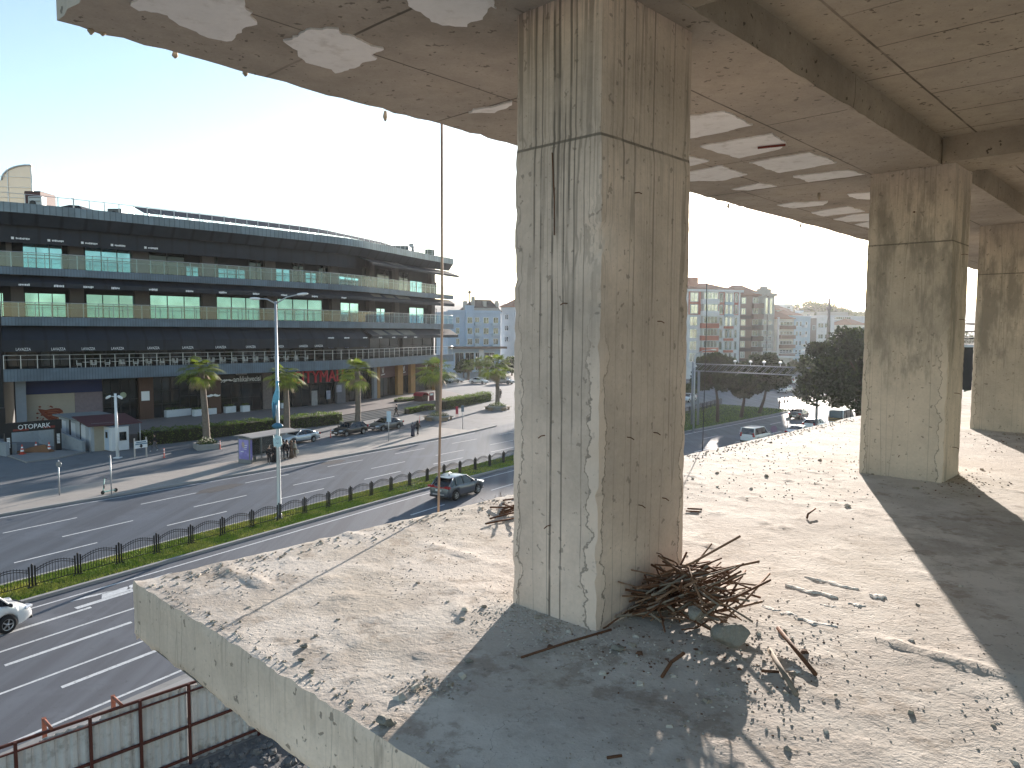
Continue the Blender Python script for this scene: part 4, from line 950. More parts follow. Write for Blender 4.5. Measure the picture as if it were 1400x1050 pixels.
for x in (.36, .68, .995): m.box(V((p0.x, 87.92, tz + (th_-tz)*.46)) + X*(wdt*x), (.09 if x < .9 else .2, .14, (th_-tz)*(.90 if x < .9 else 1.0)), X)
m.tube([V((p0.x, 87.9, tz)) + X*x + V((0, 0, y)) for x, y in sh[2:-1]], .1, 6); m.build('tower_frame', M_alu, tw)
def roofbox(name, lab, cat_, x0, x1, y0, y1, Y, depth, material, extra=None):
    a, b = atY(x0, y1, Y), atY(x1, y1, Y); z1 = atY(x0, y0, Y).z; z0 = min(a.z, Z4-.45); t = thing(name, lab, cat_, V(((a.x+b.x)/2, Y, z0)))
    m = MB(); m.box(V(((a.x+b.x)/2, Y + depth/2, (z0+z1)/2)), (b.x-a.x, depth, z1-z0), bev=.05); m.build('housing', material, t)
    m = MB(); wd = b.x - a.x
    for k in range(5): m.box(V(((a.x+b.x)/2, Y-.03, lerp(z0+.4, z1-.15, k/4))), (wd*.8, .04, .05))
    m.build('louvre', M_mull, t)
    if extra:
        for fx in extra:
            m = MB(); m.lathe([(.36, 0), (.36, .08), (.28, .1), (.05, .06)], V((lerp(a.x, b.x, fx), Y-.02, lerp(z0, z1, .62))), (0, -1, 0), 14); m.build('fan', M_mull, t)
    return t
M_unit = mat('pale unit metal', (.42, .44, .45), .5, .3, var=.2); M_mach = mat('grey machinery', (.15, .165, .17), .6, .3, var=.35, scale=1.5)
roofbox('roof_hut', 'brown box hut on the mall roof beside the glass tower', 'hut', 33.5, 55.5, 261, 282, 88, 3, mat('brown hut', (.09, .04, .04), .7))
roofbox('air_conditioner', 'white air conditioner with a round fan in front of the brown roof hut', 'air conditioner', 38.5, 57.5, 268, 284, 86.8, .9, M_unit, (.35,))
roofbox('roof_skylight_base', 'low pale skylight box with a dark lid on the mall roof', 'skylight', 88, 112, 285, 297, 89.5, 3, M_unit)
roofbox('vent_box', 'small grey twin vent box on the mall roof left of the solar panels', 'vent', 147, 166, 285, 300, 92, 1.6, M_mach, (.5,))
roofbox('cooling_unit', 'wide grey cooling unit on the far right end of the mall roof', 'cooling unit', 537, 559, 336, 352, 131, 4, M_mach)
roofbox('cooling_tower', 'squat greenish cooling tower at the right edge of the mall roof', 'cooling unit', 581, 594, 341, 356, 140, 3, mat('greenish unit', (.16, .21, .18), .6, var=.3))
roofbox('duct_stack', 'tall bent ventilation duct rising between the two roof cooling units', 'duct', 559, 566, 333, 352, 135, 1.5, M_unit)
pp_ = [atY(x, y, 88.6) for x, y in ((70, 288), (80, 283), (95, 280), (108, 281), (112, 285))]
m = MB(); m.loft([[p + V((0, 0, -.35)), p + V((0, 4, -.35)), p + V((0, 4, 0)), p] for p in pp_], True, True, False); tag(m.build('canopy', M_pv), 'dark curved canopy lying low on the mall roof', 'canopy')
for x0, y0 in ((566, 345), (573, 347), (100, 274)):
    p = atY(x0, y0 + 8, 136 if x0 > 300 else 88); q = atY(x0, y0 - 3, p.y); m = MB(); m.tube([p - V((0, 0, 1)), q], .05, 5); m.box(q, (.5, .05, .05)); tag(m.build('antenna', M_alu), {566: 'thin antenna beside the ventilation duct on the mall roof', 573: 'second antenna, right of the ventilation duct', 100: 'single thin antenna above the curved roof canopy'}[x0], 'antenna')
# café furniture on the first terrace
M_seat = mat('white moulded seat', (.75, .76, .77), .5, var=.1); M_wood = mat('wood slats', (.30, .22, .14), .6, var=.3)
def mk_chair():
    t = thing('cafe_chair', 'white moulded café armchair on the first mall terrace', 'chair', (0, 0, 0), 0, 'white chairs on the first mall terrace')
    m = MB(); m.box((0, 0, .45), (.5, .5, .07), bev=.02); m.build('seat', M_seat, t, local=True)
    m = MB(); m.box((0, .24, .72), (.5, .06, .5), bev=.02); m.build('backrest', M_seat, t, local=True)
    for x in (-.23, .23):
        m = MB(); m.box((x, .0, .62), (.05, .46, .05)); m.build('armrest', M_seat, t, local=True)
        for y in (-.2, .2): m = MB(); m.tube([(x, y, 0), (x*.95, y*.95, .43)], .022, 5); m.build('leg', M_alu, t, local=True)
    return t
def mk_table():
    t = thing('cafe_table', 'small square café table on the first mall terrace', 'table', (0, 0, 0), 0, 'café tables on the first mall terrace')
    m = MB(); m.box((0, 0, .74), (.7, .7, .04), bev=.01); m.build('tabletop', M_seat, t, local=True); m = MB(); m.tube([(0, 0, .02), (0, 0, .72)], .035, 6); m.lathe([(.25, 0), (.25, .02), (.04, .04)]); m.build('pedestal', M_mull, t, local=True); return t
ch0, tb0 = mk_chair(), mk_table(); used = [0, 0]
s0, s1 = s_at(118, -1.3, 8), s_at(412, -1.3, 8); nT = 19
for k in range(nT):
    s = lerp(s0, s1, k/(nT-1)); 
    o = tb0 if k == 0 else copy_tree(tb0); o.location = F(s, -1.35, Z1-.17); ang = atan2(Fd(s)[1].y, Fd(s)[1].x); o.rotation_euler = (0, 0, ang)
    for dx, rr in ((-.75, -pi/2), (.75, pi/2)):
        o = ch0 if (k == 0 and dx < 0) else copy_tree(ch0); p = F(s + dx, -1.3 - .15*(k % 3), Z1-.17); o.location = p; o.rotation_euler = (0, 0, ang - rr + .25*sin(k*3+dx))
# ------------------------------------------------------------------ terrace, steps, hedges, planters
ZTR = .9
edge = [at(x, y, ZTR) for x, y in ((128, 597), (190, 593), (250, 588.5), (350, 579), (430, 571.5), (458, 569), (520, 559), (570, 551), (640, 541))]
M_terr = mat('terrace paving', (.19, .165, .155), .7, var=.2, scale=.7, bump=.2, bscale=10, dirt=((.15, .135, .13), .4))
poly = [(p.x, p.y) for p in edge] + [(F(s_at(x, -3.3, 1), -3.3).x, F(s_at(x, -3.3, 1), -3.3).y) for x in (604, 560, 500, 440, 380, 300, 220, 170, 141)]
m = MB(); m.prism(poly, -.015, ZTR); struct(m.build('terrace', M_terr))
m = MB(); st = [at(x, y, ZTR) for x, y in ((457.5, 569.2), (490, 563.8), (520, 559.1), (569.5, 551.2))]
for k in range(5):
    z1 = ZTR - .15*(k+1); off = .36; 
    pts = [(p, (V((p.x, p.y, 0)) - V((F(s_at(pxof(p)[0], 0, 1), 0).x, F(s_at(pxof(p)[0], 0, 1), 0).y, 0))).normalized()) for p in st]
    po = [(p + Fn(s_at(pxof(p)[0], 0, 1))*(off*k + .004)) for p in st] + [(p + Fn(s_at(pxof(p)[0], 0, 1))*(off*(k+1))) for p in st][::-1]
    m.prism([(p.x, p.y) for p in po], -.012, z1)
stp = m.build('steps', mat('step stone', (.24, .225, .215), .75, var=.2)); struct(stp)
def leafmat(name, c, var=.5, tl=.28):
    t = NT(name); cc = t.coord(); n = t.ramp(t.noise(cc, 1.3, 4), .3, .7, 1-var, 1+var); ob = t.n('ShaderNodeNewGeometry')
    rn = t.math('ADD', t.math('MULTIPLY', ob.outputs['Random Per Island'], .7), .65)
    p = t.pbsdf(t.mul(t.mul(c, n), rn), .65, 0, .3, None, Transmission_Weight=0.0)
    tr = t.n('ShaderNodeBsdfTranslucent'); tr.inputs[0].default_value = (c[0]*1.5, c[1]*1.7, c[2]*1.0, 1); mx = t.n('ShaderNodeMixShader'); mx.inputs[0].default_value = tl
    t.l(p.outputs[0], mx.inputs[1]); t.l(tr.outputs[0], mx.inputs[2]); t.l(mx.outputs[0], t.out.inputs[0]); return t.m
M_hedge = leafmat('hedge leaves', (.09, .13, .022)); M_hcore = mat('hedge twigs', (.02, .022, .01), .95)
def hedge(name, label, pts, wd, z0, z1, seed, dens=260, mtl=None, cat_='hedge'):
    r = random.Random(seed); L = sum((pts[i+1]-pts[i]).length for i in range(len(pts)-1)); t = thing(name, label, cat_, V((pts[0].x, pts[0].y, z0)))
    core = MB(); lv = MB()
    for i in range(len(pts)-1):
        a, b = V(pts[i]), V(pts[i+1]); a.z = b.z = 0; d = (b-a); l = d.length; d.normalize(); s = V((-d.y, d.x, 0))
        core.box((a+b)/2 + V((0, 0, z0 + (z1-z0)*.42)), (l, wd*.62, (z1-z0)*.84), d)
        for _ in range(int(l*dens)):
            u, v, w_ = r.uniform(0, l), r.uniform(-1, 1), r.random(); p = a + d*u; hh = (z1-z0)*(1 + .16*fbm(p, .6, 3) + .06*fbm(p, 2.5, 2))
            q = r.random()
            if q < .5: z = z0 + hh*r.uniform(.86, 1.08); v *= .95
            else: z = z0 + hh*w_; v = (1 if r.random() < .5 else -1)*r.uniform(.8, 1.08)
            P = p + s*(v*wd/2) + V((0, 0, z - 0)); th = r.uniform(0, 6.28); e = V((cos(th), sin(th), r.uniform(-.5, .7))).normalized(); g = e.cross(V((r.gauss(0, 1), r.gauss(0, 1), r.gauss(0, 1)))).normalized(); sz = r.uniform(.06, .13)
            lv.add([P - g*sz*.5, P + e*sz, P + g*sz*.5, P - e*sz*.6], [(0, 1, 2, 3)])
    core.build('twigs', M_hcore, t); lv.build('foliage', mtl or M_hedge, t); return t
hedge('hedge', 'long clipped green hedge in front of the café terrace, ending left of the steps', [at(x, y) for x, y in ((192, 609), (250, 603), (330, 593), (400, 586), (464, 578.5))], 1.8, 0, 1.5, 1)
hedge('hedge', 'clipped hedge beyond the steps, running right toward the white parked cars', [at(x, y) for x, y in ((604, 560), (640, 553), (667, 547.5))], 2.0, 0, 1.5, 2)
hedge('hedge', 'low hedge in front of the ochre mall piers, left of the red kiosk', [at(x, y, .5) for x, y in ((541, 553), (562, 551), (580, 548))], 1.2, .3, 1.35, 3)
hedge('flower_bed', 'small low hedge bed beside the foot of the steps', [at(x, y) for x, y in ((556, 566), (575, 562), (592, 560))], 1.0, 0, .8, 4)
# white box planters on the terrace
M_plw = mat('white planter', (.60, .62, .64), .5, var=.12, scale=2)
pls = [(143, 178, 556, .75), (196, 226, 572, .85), (228, 262, 571, .9), (266, 282, 569.5, .85), (285, 302, 567, .8), (303, 312, 560, .95), (309, 323, 565, .85), (332, 342, 563.5, .85), (351, 361, 560, .8), (385, 390.5, 558.5, .75)]
plab = ['long white planter box at the left end of the café terrace', 'long white planter box left of the nearest palm', 'long white planter box just behind the nearest palm trunk', 'short white planter box right of the nearest palm trunk', 'white planter box in front of the brown moustache pier', 'narrow white planter set back beside the moustache pier', 'white planter box under the word ending of the coffee house sign', 'cube planter under the coffee house sign, left of the last pair', 'white cube planter in front of the carved panel', 'small white planter beside the second palm trunk']
for (x0, x1, y, hh), lb_ in zip(pls, plab):
    a, b = at(x0, y, ZTR), at(x1, y - (x1-x0)*.1, ZTR); d = (b-a).normalized(); t = thing('planter_box', lb_, 'planter', (a+b)/2, group='white planters on the terrace')
    m = MB(); m.box((a+b)/2 + V((-d.y, d.x, 0))*.3 + V((0, 0, hh/2)), ((b-a).length, .6, hh), d, bev=.02); m.build('box', M_plw, t)
    lv = MB(); r = random.Random(int(x0))
    for _ in range(int(60*(b-a).length) + 40):
        P = a.lerp(b, r.random()) + V((-d.y, d.x, 0))*r.uniform(.05, .55) + V((0, 0, hh + r.uniform(-.02, .32))); e = V((r.gauss(0, 1), r.gauss(0, 1), r.gauss(0, .7))).normalized(); g = e.cross(V((r.gauss(0, 1), 1, .3))).normalized(); lv.add([P - g*.04, P + e*.10, P + g*.04], [(0, 1, 2)])
    lv.build('plants', M_hedge, t)
m = MB(); a = at(183, 556, ZTR); m.box(a + V((0, 0, .75)), (1.1, .06, 1.5), V((1, .7, 0)), Z=V((.15, .1, 1))); m.box(a + V((.2, .5, .7)), (.06, .06, 1.4)); tag(m.build('sandwich_board', M_plw), 'white leaning board standing on the terrace by the brown pier', 'board')
m = MB(); a = at(138, 556, ZTR); m.box(a + V((0, 0, .9)), (.5, .06, 1.8), V((1, .7, 0)), Z=V((-.18, .0, 1))); tag(m.build('leaning_panel', M_plw), 'narrow white panel leaning against the mauve wall', 'panel')
# ------------------------------------------------------------------ palms
M_ptr = mat('palm bark', (.16, .13, .105), .95, var=.6, scale=3, bump=.9, bscale=20, stretch=(1, 1, 2.5)); M_pal = leafmat('palm fronds', (.13, .16, .028)); M_pdry = mat('dry palm fronds', (.25, .19, .11), .9, var=.4, scale=3)
def palm(label, px, yb, ytop, ycrown, seed, sc=1.0, z=0., spread=1.9):
    r = random.Random(seed); g = at(px[1], yb, z); crown = P3(px[0], ycrown, g); crown.x += (px[0] - pxof(crown)[0])*g.y/FPX; topz = P3(px[0], ytop, g).z
    t = thing('palm_tree', label, 'palm tree', g, group='palms in front of the mall')
    m = MB(); pts = []; rad = []; hgt = crown.z - z
    for k in range(34):
        u = k/33; p = g.lerp(crown, u) + V((.08*sin(u*3), .05*sin(u*2.2), 0)); pts.append(p); rad.append((.36 - .10*u + .10*max(0, 1-u*9))*(1 + .10*(k % 2)) * (1.25 if u > .93 else 1))
    m.tube(pts, rad, 10); m.build('trunk', M_ptr, t)
    R_ = topz - crown.z
    def frond(dry, az, el, L):
        m = MB(); d = V((cos(az)*cos(el), sin(az)*cos(el), sin(el))); droop = .6 if not dry else .9
        c = crown + V((0, 0, r.uniform(-.1, .3) - (.2 if dry else 0))); stem = [c + d*(L*.55*u) + V((0, 0, -droop*.35*L*u*u)) for u in (0, .35, .7, 1)]; m.tube(stem, [.03, .025, .02, .015], 4, False)
        tip = stem[-1]; D_ = (stem[-1]-stem[-2]).normalized(); S_ = D_.cross(V((0, 0, 1))).normalized(); Nn = S_.cross(D_)
        n = 15
        for k in range(n):                                   # fan blade leaflets
            a = lerp(-1.25, 1.25, k/(n-1)); e = (D_*cos(a) + S_*sin(a) + Nn*.12*cos(a)).normalized(); l = L*.55*(1 - .25*abs(a)/1.25)*r.uniform(.85, 1.1); q = e.cross(Nn).normalized()*.055*sc
            m1 = tip + e*l*.6 + V((0, 0, -.06*l)); e2 = tip + e*l + V((0, 0, -l*(.30 if not dry else .55)))
            m.add([tip, m1 - q, e2, m1 + q], [(0, 1, 2, 3)])
        return m
    for k in range(36):
        el = r.uniform(-.35, 1.4); m = frond(False, k*2.4 + r.uniform(-.3, .3), el, R_*r.uniform(.75, 1.0)*(1.0 if el > .7 else spread*.62)); m.build('frond', M_pal, t)
    for k in range(11):
        m = frond(True, k*2.4, r.uniform(-.9, -.2), R_*r.uniform(.45, .7)*spread*.5); m.build('frond', M_pdry, t)
    return t
palm('nearest palm tree with a stone planter ring, in front of the coffee terrace', (274, 283), 608, 474, 506, 11)
palm('second palm tree, rising behind the bus shelter', (389, 392), 592, 483, 512, 12)
palm('third palm tree, standing in front of the mall steps', (488, 489), 580, 478, 508, 13)
palm('fourth palm tree, behind the rusty rod, growing from a round planter', (596, 599), 570, 474, 505, 14)
palm('fifth palm tree, by the concrete column, growing from a round planter', (679, 680), 556, 472, 500, 15)
palm('distant palm tree behind the fifth palm, near the pale blue block', (655, 656), 519, 480, 494, 16)
palm('distant small palm tree left of the white parked sedan', (640, 640), 519, 486, 500, 18, spread=1.6)
palm('distant palm tree partly hidden by the right edge of the mall', (666, 667), 520, 482, 494, 19, spread=1.5)
M_stone = mat('planter stone', (.30, .285, .265), .85, var=.25, scale=2); M_bush = leafmat('planter bush', (.05, .08, .02))
def ringplanter(label, px, py, sq, rad, hh, bush=True):
    g = at(px, py); t = thing('tree_planter', label, 'planter', g); m = MB()
    if sq:
        for k in range(4):
            a = k*pi/2 + .6; d = V((cos(a), sin(a), 0)); m.box(g + d*rad + V((0, 0, hh/2)), (.22, rad*2 + (.22 if k % 2 else -.22), hh), d)
    else: m.lathe([(rad*.9, 0), (rad, hh*.8), (rad, hh), (rad*.8, hh), (rad*.8, hh*.7), (0, hh*.7)], g, n=18, caps=False)
    m.build('wall', M_stone, t)
    lv = MB(); r = random.Random(px)
    for _ in range(700):
        th, rr = r.uniform(0, 6.28), rad*.95*sqrt(r.random()); P = g + V((cos(th)*rr, sin(th)*rr, hh*.7 + r.random()*(.7*(1-rr/rad)+.3))); e = V((r.gauss(0, 1), r.gauss(0, 1), r.gauss(0, 1))).normalized(); q = e.cross(V((1, .2, .5))).normalized(); lv.add([P-q*.06, P+e*.16, P+q*.06], [(0, 1, 2)])
    if bush: lv.build('plants', M_bush, t)
    if not sq:                                              # timber seat round the wall
        for k in range(5):
            a = k*2*pi/5 + .3; d = V((cos(a), sin(a), 0)); m = MB(); m.box(g + d*(rad+.28) + V((0, 0, .45)), (.45, 1.3, .06), d); m.box(g + d*(rad+.28) + V((0, 0, .21)), (.08, .9, .42), d); m.build('seat', M_wood, t)
ringplanter('square pale stone planter round the foot of the nearest palm', 283, 613, True, 1.0, .55)
ringplanter('round bench planter at the foot of the fourth palm', 599, 574, False, 1.5, .6)
ringplanter('round bench planter at the foot of the fifth palm', 680, 560, False, 1.5, .6)
# ------------------------------------------------------------------ cars
M_tyre = mat('tyre rubber', (.016, .016, .017), .85, var=.2); M_rim = mat('alloy rim', (.50, .51, .52), .3, .8, var=.1); M_rimd = mat('dark hub', (.03, .03, .032), .5, .3)
M_cglass = window_mat('car glass', (.035, .045, .055), .05, .2); M_head = mat('headlamp', (.65, .67, .70), .15, .3, var=0); M_tail = mat('tail lamp', (.35, .012, .012), .25, var=0); M_plate = mat('licence plate', (.7, .7, .7), .5, var=.1); M_trim = mat('black trim', (.02, .02, .022), .6, var=0)
def paintm(name, c, metal=.3): return mat(name, c, .28, metal, var=.05, scale=1, spec=.6, Coat_Weight=.6, Coat_Roughness=.08)
def car(label, loc, head, P, cat_='car', group=None, bright_tail=False):
    L, Wd, Hh = P['L'], P['W'], P['H']; wr, wb, wx = P['wr'], P['wb'], P.get('wx', 0); hw = Wd/2; paint_ = P['paint']
    t = thing(P.get('name', 'car'), label, cat_, loc, head, group)
    xs = sorted(set([-L/2 + L*k/44 for k in range(45)] + [sx*(wb/2) + wx + wr*1.18*cos(a*pi/10) for sx in (1, -1) for a in range(11)] + [L/2-.02, -L/2+.02, L/2 - .07, -L/2+.07]))
    xs = [x for x in xs if -L/2 <= x <= L/2]
    m = MB(); rings = []
    for x in xs:
        zt = interp(P['top'], x); zb = .22 + .16*clamp((abs(x) - L/2 + .5)/.5)
        for sx in (1, -1):
            dx = x - (sx*wb/2 + wx)
            if abs(dx) < wr*1.18: zb = max(zb, wr + sqrt(max(0, (wr*1.18)**2 - dx*dx)) * .98)
        zb = min(zb, zt - .08); u = abs(x)/(L/2); w_ = hw*(1 - P.get('taper', .14)*u**5 - .10*max(0, (u-.94)/.06)**2)
        crown = P.get('crown', .03); r_ = []
        zm = lerp(zb, zt, .62)
        for yy, z in ((w_*.93, zb), (w_*.985, lerp(zb, zt, .18)), (w_, lerp(zb, zt, .4)), (w_*.995, zm), (w_*.965, lerp(zb, zt, .86)), (w_*.90, zt-.015), (w_*.5, zt + crown*.8)): r_.append(V((x, yy, z)))
        rings.append(r_ + [V((x, 0, zt + crown))] + [V((p.x, -p.y, p.z)) for p in r_[::-1]])
    m.loft(rings, True, True, True); m.build('body', paint_, t, local=True, sharp=38)
    gx = P['gh']; bw, tw_ = hw*.90, hw*P.get('tw', .70)         # greenhouse: base rear, top rear, top front, base front
    def gy(z, zb): return lerp(bw, tw_, (z-zb)/(Hh-zb))
    zb0, zb1 = interp(P['top'], gx[0]) - .02, interp(P['top'], gx[3]) - .02
    m = MB(); rr = []
    for x, z, y in ((gx[0], zb0, bw), (gx[1], Hh-.06, tw_), (gx[2], Hh-.06, tw_), (gx[3], zb1, bw)): rr.append((x, z, y))
    A_, B_, C_, D_ = [(V((x, y, z)), V((x, -y, z))) for x, z, y in rr]
    m.add([A_[0], B_[0], C_[0], D_[0], A_[1], B_[1], C_[1], D_[1]], [(3, 2, 1, 0), (4, 5, 6, 7), (0, 1, 5, 4), (2, 3, 7, 6), (1, 2, 6, 5)], False); m.build('windows', M_cglass, t, local=True)
    m = MB(); rings = []
    for k in range(9):
        u = k/8; x = lerp(gx[1]-.05, gx[2]+.05, u); z = Hh - .065 + .065*sin(pi*clamp(u*.9+.05))**.5; rings.append([V((x, tw_+.02, Hh-.075)), V((x, tw_*.96, z-.012)), V((x, tw_*.5, z)), V((x, 0, z+.008)), V((x, -tw_*.5, z)), V((x, -tw_*.96, z-.012)), V((x, -tw_-.02, Hh-.075))])
    m.loft(rings, True, True, True); m.build('roof', P.get('roofm', paint_), t, local=True, sharp=40)
    for s in (1, -1):
        for (p, q, r_) in ((A_, B_, P.get('cp', .06)), (D_, C_, .035)):
            a, b = p[0 if s > 0 else 1], q[0 if s > 0 else 1]; m = MB(); m.tube([a, b], r_, 6); m.build('pillar', paint_, t, local=True)
        for x in P['bp']:
            zz = interp(P['top'], x); m = MB(); m.tube([V((x, s*(bw+.005), zz-.03)), V((x-.03, s*(tw_+.012), Hh-.06))], .035, 5); m.build('pillar', M_trim, t, local=True)
        m = MB(); m.box((gx[3]-.12, s*(hw+.08), zb1+.10), (.10, .2, .14), bev=.03); m.build('mirror', P.get('mirm', paint_), t, local=True)
        m = MB(); x_ = L/2; zf = interp(P['top'], L/2-.25); m.box((x_-.22, s*(hw*.72), zf-.10), (.42, hw*.36, .15), V((1, -s*.32, 0)), bev=.05); m.build('headlight', M_head, t, local=True)
        tz, tw2, th2 = P.get('tail', (.92, .34, .16)); m = MB(); m.box((-L/2+.11, s*(hw*.78), tz), (.24, tw2, th2), V((1, s*.22, 0)), bev=.03); m.build('tail_light', M_tail, t, local=True)
        m = MB(); m.box((0 + wx, s*(hw*.965), .30), (wb-wr*2.6, .06, .12)); m.build('sill', M_trim, t, local=True)
    m = MB(); m.box((-L/2+.005, 0, P.get('pz', .55)), (.04, .5, .12)); m.build('licence_plate', M_plate, t, local=True)
    m = MB(); m.box((L/2-.01, 0, .45), (.04, .5, .11)); m.build('licence_plate', M_plate, t, local=True)
    m = MB(); m.box((L/2-.05, 0, .60 if L < 4.9 else .75), (.12, hw*1.0, .14), bev=.03); m.build('grille', M_trim, t, local=True)
    m = MB(); m.box((-L/2+.06, 0, .36), (.14, hw*1.75, .16), bev=.04); m.build('bumper', M_trim, t, local=True)
    m = MB(); m.box((L/2-.08, 0, .34), (.16, hw*1.7, .14), bev=.04); m.build('bumper', M_trim if P.get('dark', True) else paint_, t, local=True)
    m = MB(); m.box((wx, 0, .42), (wb+.4, hw*1.55, .34)); m.build('underbody', M_trim, t, local=True)
    for sx in (1, -1):
        for s in (1, -1):
            c = V((sx*wb/2 + wx, s*(hw-.11), wr)); m = MB(); m.lathe([(wr*.62, -.10), (wr*.92, -.11), (wr, -.07), (wr, .07), (wr*.92, .11), (wr*.62, .10)], c, (0, s, 0), 22, False); m.lathe([(wr*.62, .03), (.01, .03)], c, (0, s, 0), 22, False); w_o = m.build('wheel', M_tyre, t, local=True)
            m = MB(); m.lathe([(wr*.66, .085), (wr*.60, .105), (wr*.55, .07)], c, (0, s, 0), 20, False); m.lathe([(.06, .05), (.06, .10), (.0, .105)], c, (0, s, 0), 8, False)
            for k in range(5):
                a = k*2*pi/5; e = V((cos(a), 0, sin(a))); m.box(c + e*(wr*.32) + V((0, s*.085, 0)), (wr*.56, .05, .028), e, Y=V((-sin(a), 0, cos(a))), Z=V((0, s, 0)))
            m.build('rim', P.get('rim', M_rim), w_o, local=True)
    if P.get('extra'): P['extra'](t, P)
    return t
SED = dict(L=4.6, W=1.8, H=1.46, wr=.32, wb=2.65, top=[(-2.3, .52), (-2.26, .92), (-2.1, 1.02), (-1.5, 1.05), (-.9, .95), (.85, .92), (1.05, .95), (1.7, .84), (2.15, .70), (2.28, .55), (2.3, .42)], gh=(-1.62, -.75, .15, 1.0), bp=(-.32, -1.0), tail=(.86, .34, .18))
HAT = dict(L=4.3, W=1.78, H=1.48, wr=.32, wb=2.6, top=[(-2.15, .55), (-2.12, .95), (-1.7, .98), (.85, .92), (1.05, .94), (1.7, .84), (2.0, .72), (2.12, .56), (2.15, .42)], gh=(-1.98, -1.35, .15, 1.0), bp=(-.3, -1.15), tail=(.92, .3, .26))
SUVP = dict(L=4.5, W=1.86, H=1.66, wr=.37, wb=2.66, top=[(-2.25, .62), (-2.2, 1.02), (-1.9, 1.08), (.8, 1.02), (1.0, 1.06), (1.8, .98), (2.1, .84), (2.22, .66), (2.25, .45)], gh=(-2.02, -1.45, .05, 1.0), bp=(-.35, -1.25), tail=(1.02, .5, .15), pz=.78)
VANP = dict(L=4.4, W=1.8, H=1.82, wr=.32, wb=2.7, top=[(-2.2, .65), (-2.18, 1.08), (.9, 1.05), (1.15, 1.02), (1.8, .92), (2.1, .78), (2.19, .58), (2.2, .42)], gh=(-2.15, -1.98, .45, 1.35), bp=(-.2, -1.2), tail=(1.05, .2, .45), tw=.82, crown=.02, pz=.8)
def along(p0, p1): d = at(*p1) - at(*p0); return atan2(d.y, d.x)
def dirpx(g, dpx): # road heading nearby
    return 0
def head_road(a, fun): p, q = W(a, fun(a)), W(a+1, fun(a+1)); return atan2(q.y-p.y, q.x-p.x)
def gl(p): return W(0, 0) if p is None else p
def place(label, c, head, P, pname, colour, metal=.3, cat_='car', group=None, **kw):
    P = dict(P); P.update(kw); P['paint'] = paintm(pname, colour, metal); return car(label, c, head, P, cat_, group)
wp = lambda *q: at(*q)
# parked by the bus lane
mid = (wp(428, 604) + wp(402, 607.5))/2; hd_ = atan2((wp(428, 604)-wp(402, 607.5)).y, (wp(428, 604)-wp(402, 607.5)).x)
hs_ = atan2(wp(546, 586).y - wp(472, 597).y, wp(546, 586).x - wp(472, 597).x)
off = V((-sin(hs_), cos(hs_), 0))*.8
place('silver sedan parked behind the bus shelter', wp(415, 606) + off, hs_ + pi, SED, 'silver paint', (.52, .55, .58), .5, group='cars parked along the service road')
place('black hatchback parked left of the grey sedan', wp(485, 595) + off, hs_ + pi, HAT, 'black paint', (.012, .013, .015), .2, group='cars parked along the service road')
place('dark grey sedan parked right of the black hatchback', wp(534, 588) + off, hs_ + pi, SED, 'dark grey paint', (.12, .125, .13), .5, group='cars parked along the service road')
# the SUV on the near road
def suv_extra(t, P):
    m = MB(); m.tube([(-2.05, .78, 1.06), (-1.5, .70, 1.58), (-.6, .68, 1.655), (.1, .70, 1.62), (.98, .86, 1.06)], .022, 5); m.tube([(-2.05, -.78, 1.06), (-1.5, -.70, 1.58), (-.6, -.68, 1.655), (.1, -.70, 1.62), (.98, -.86, 1.06)], .022, 5); m.build('window_trim', M_rim, t, local=True)
    m = MB(); m.box((-1.62, 0, 1.60), (.36, 1.2, .05), Z=V((.12, 0, 1)), bev=.02); m.build('spoiler', P['paint'], t, local=True); m = MB(); m.box((-2.235, 0, 1.0), (.05, 1.2, .07)); m.build('light_bar', M_tail, t, local=True); m = MB(); m.box((-2.2, 0, .50), (.12, 1.1, .16), bev=.04); m.build('skid_plate', M_rim, t, local=True)
    m = MB(); m.lathe([(.05, 0), (.03, .05), (0, .12)], (-1.0, 0, 1.66), n=6); m.build('roof_antenna', M_trim, t, local=True)
sh_ = atan2(wp(655, 674).y - wp(620, 685).y, wp(655, 674).x - wp(620, 685).x)
place('steel blue grey SUV driving away beside the median fence', (wp(620, 685) + wp(655, 674))/2 + V((-sin(sh_), cos(sh_), 0))*.82, sh_, SUVP, 'steel blue paint', (.075, .095, .125), .6, extra=suv_extra)
# white van at the left edge; only its nose is in frame
VAN2 = dict(VANP); VAN2.update(L=5.2, W=1.98, H=2.25, wr=.36, wb=3.1, top=[(-2.6, .7), (-2.58, 1.15), (.9, 1.15), (1.3, 1.16), (2.0, 1.0), (2.45, .84), (2.58, .62), (2.6, .42)], gh=(-2.55, -2.4, .7, 1.75), bp=(.35, -1.2), tw=.86)
vh = along((10, 866), (60, 849)); q = wp(10, 866)
dv = V((cos(vh), sin(vh), 0)); nv = V((-sin(vh), cos(vh), 0))
place('white delivery van entering at the left edge, front end only in view', q - dv*1.55 + nv*.9, vh, VAN2, 'white van paint', (.68, .69, .69), 0, 'van', mirm=M_trim, name='van')
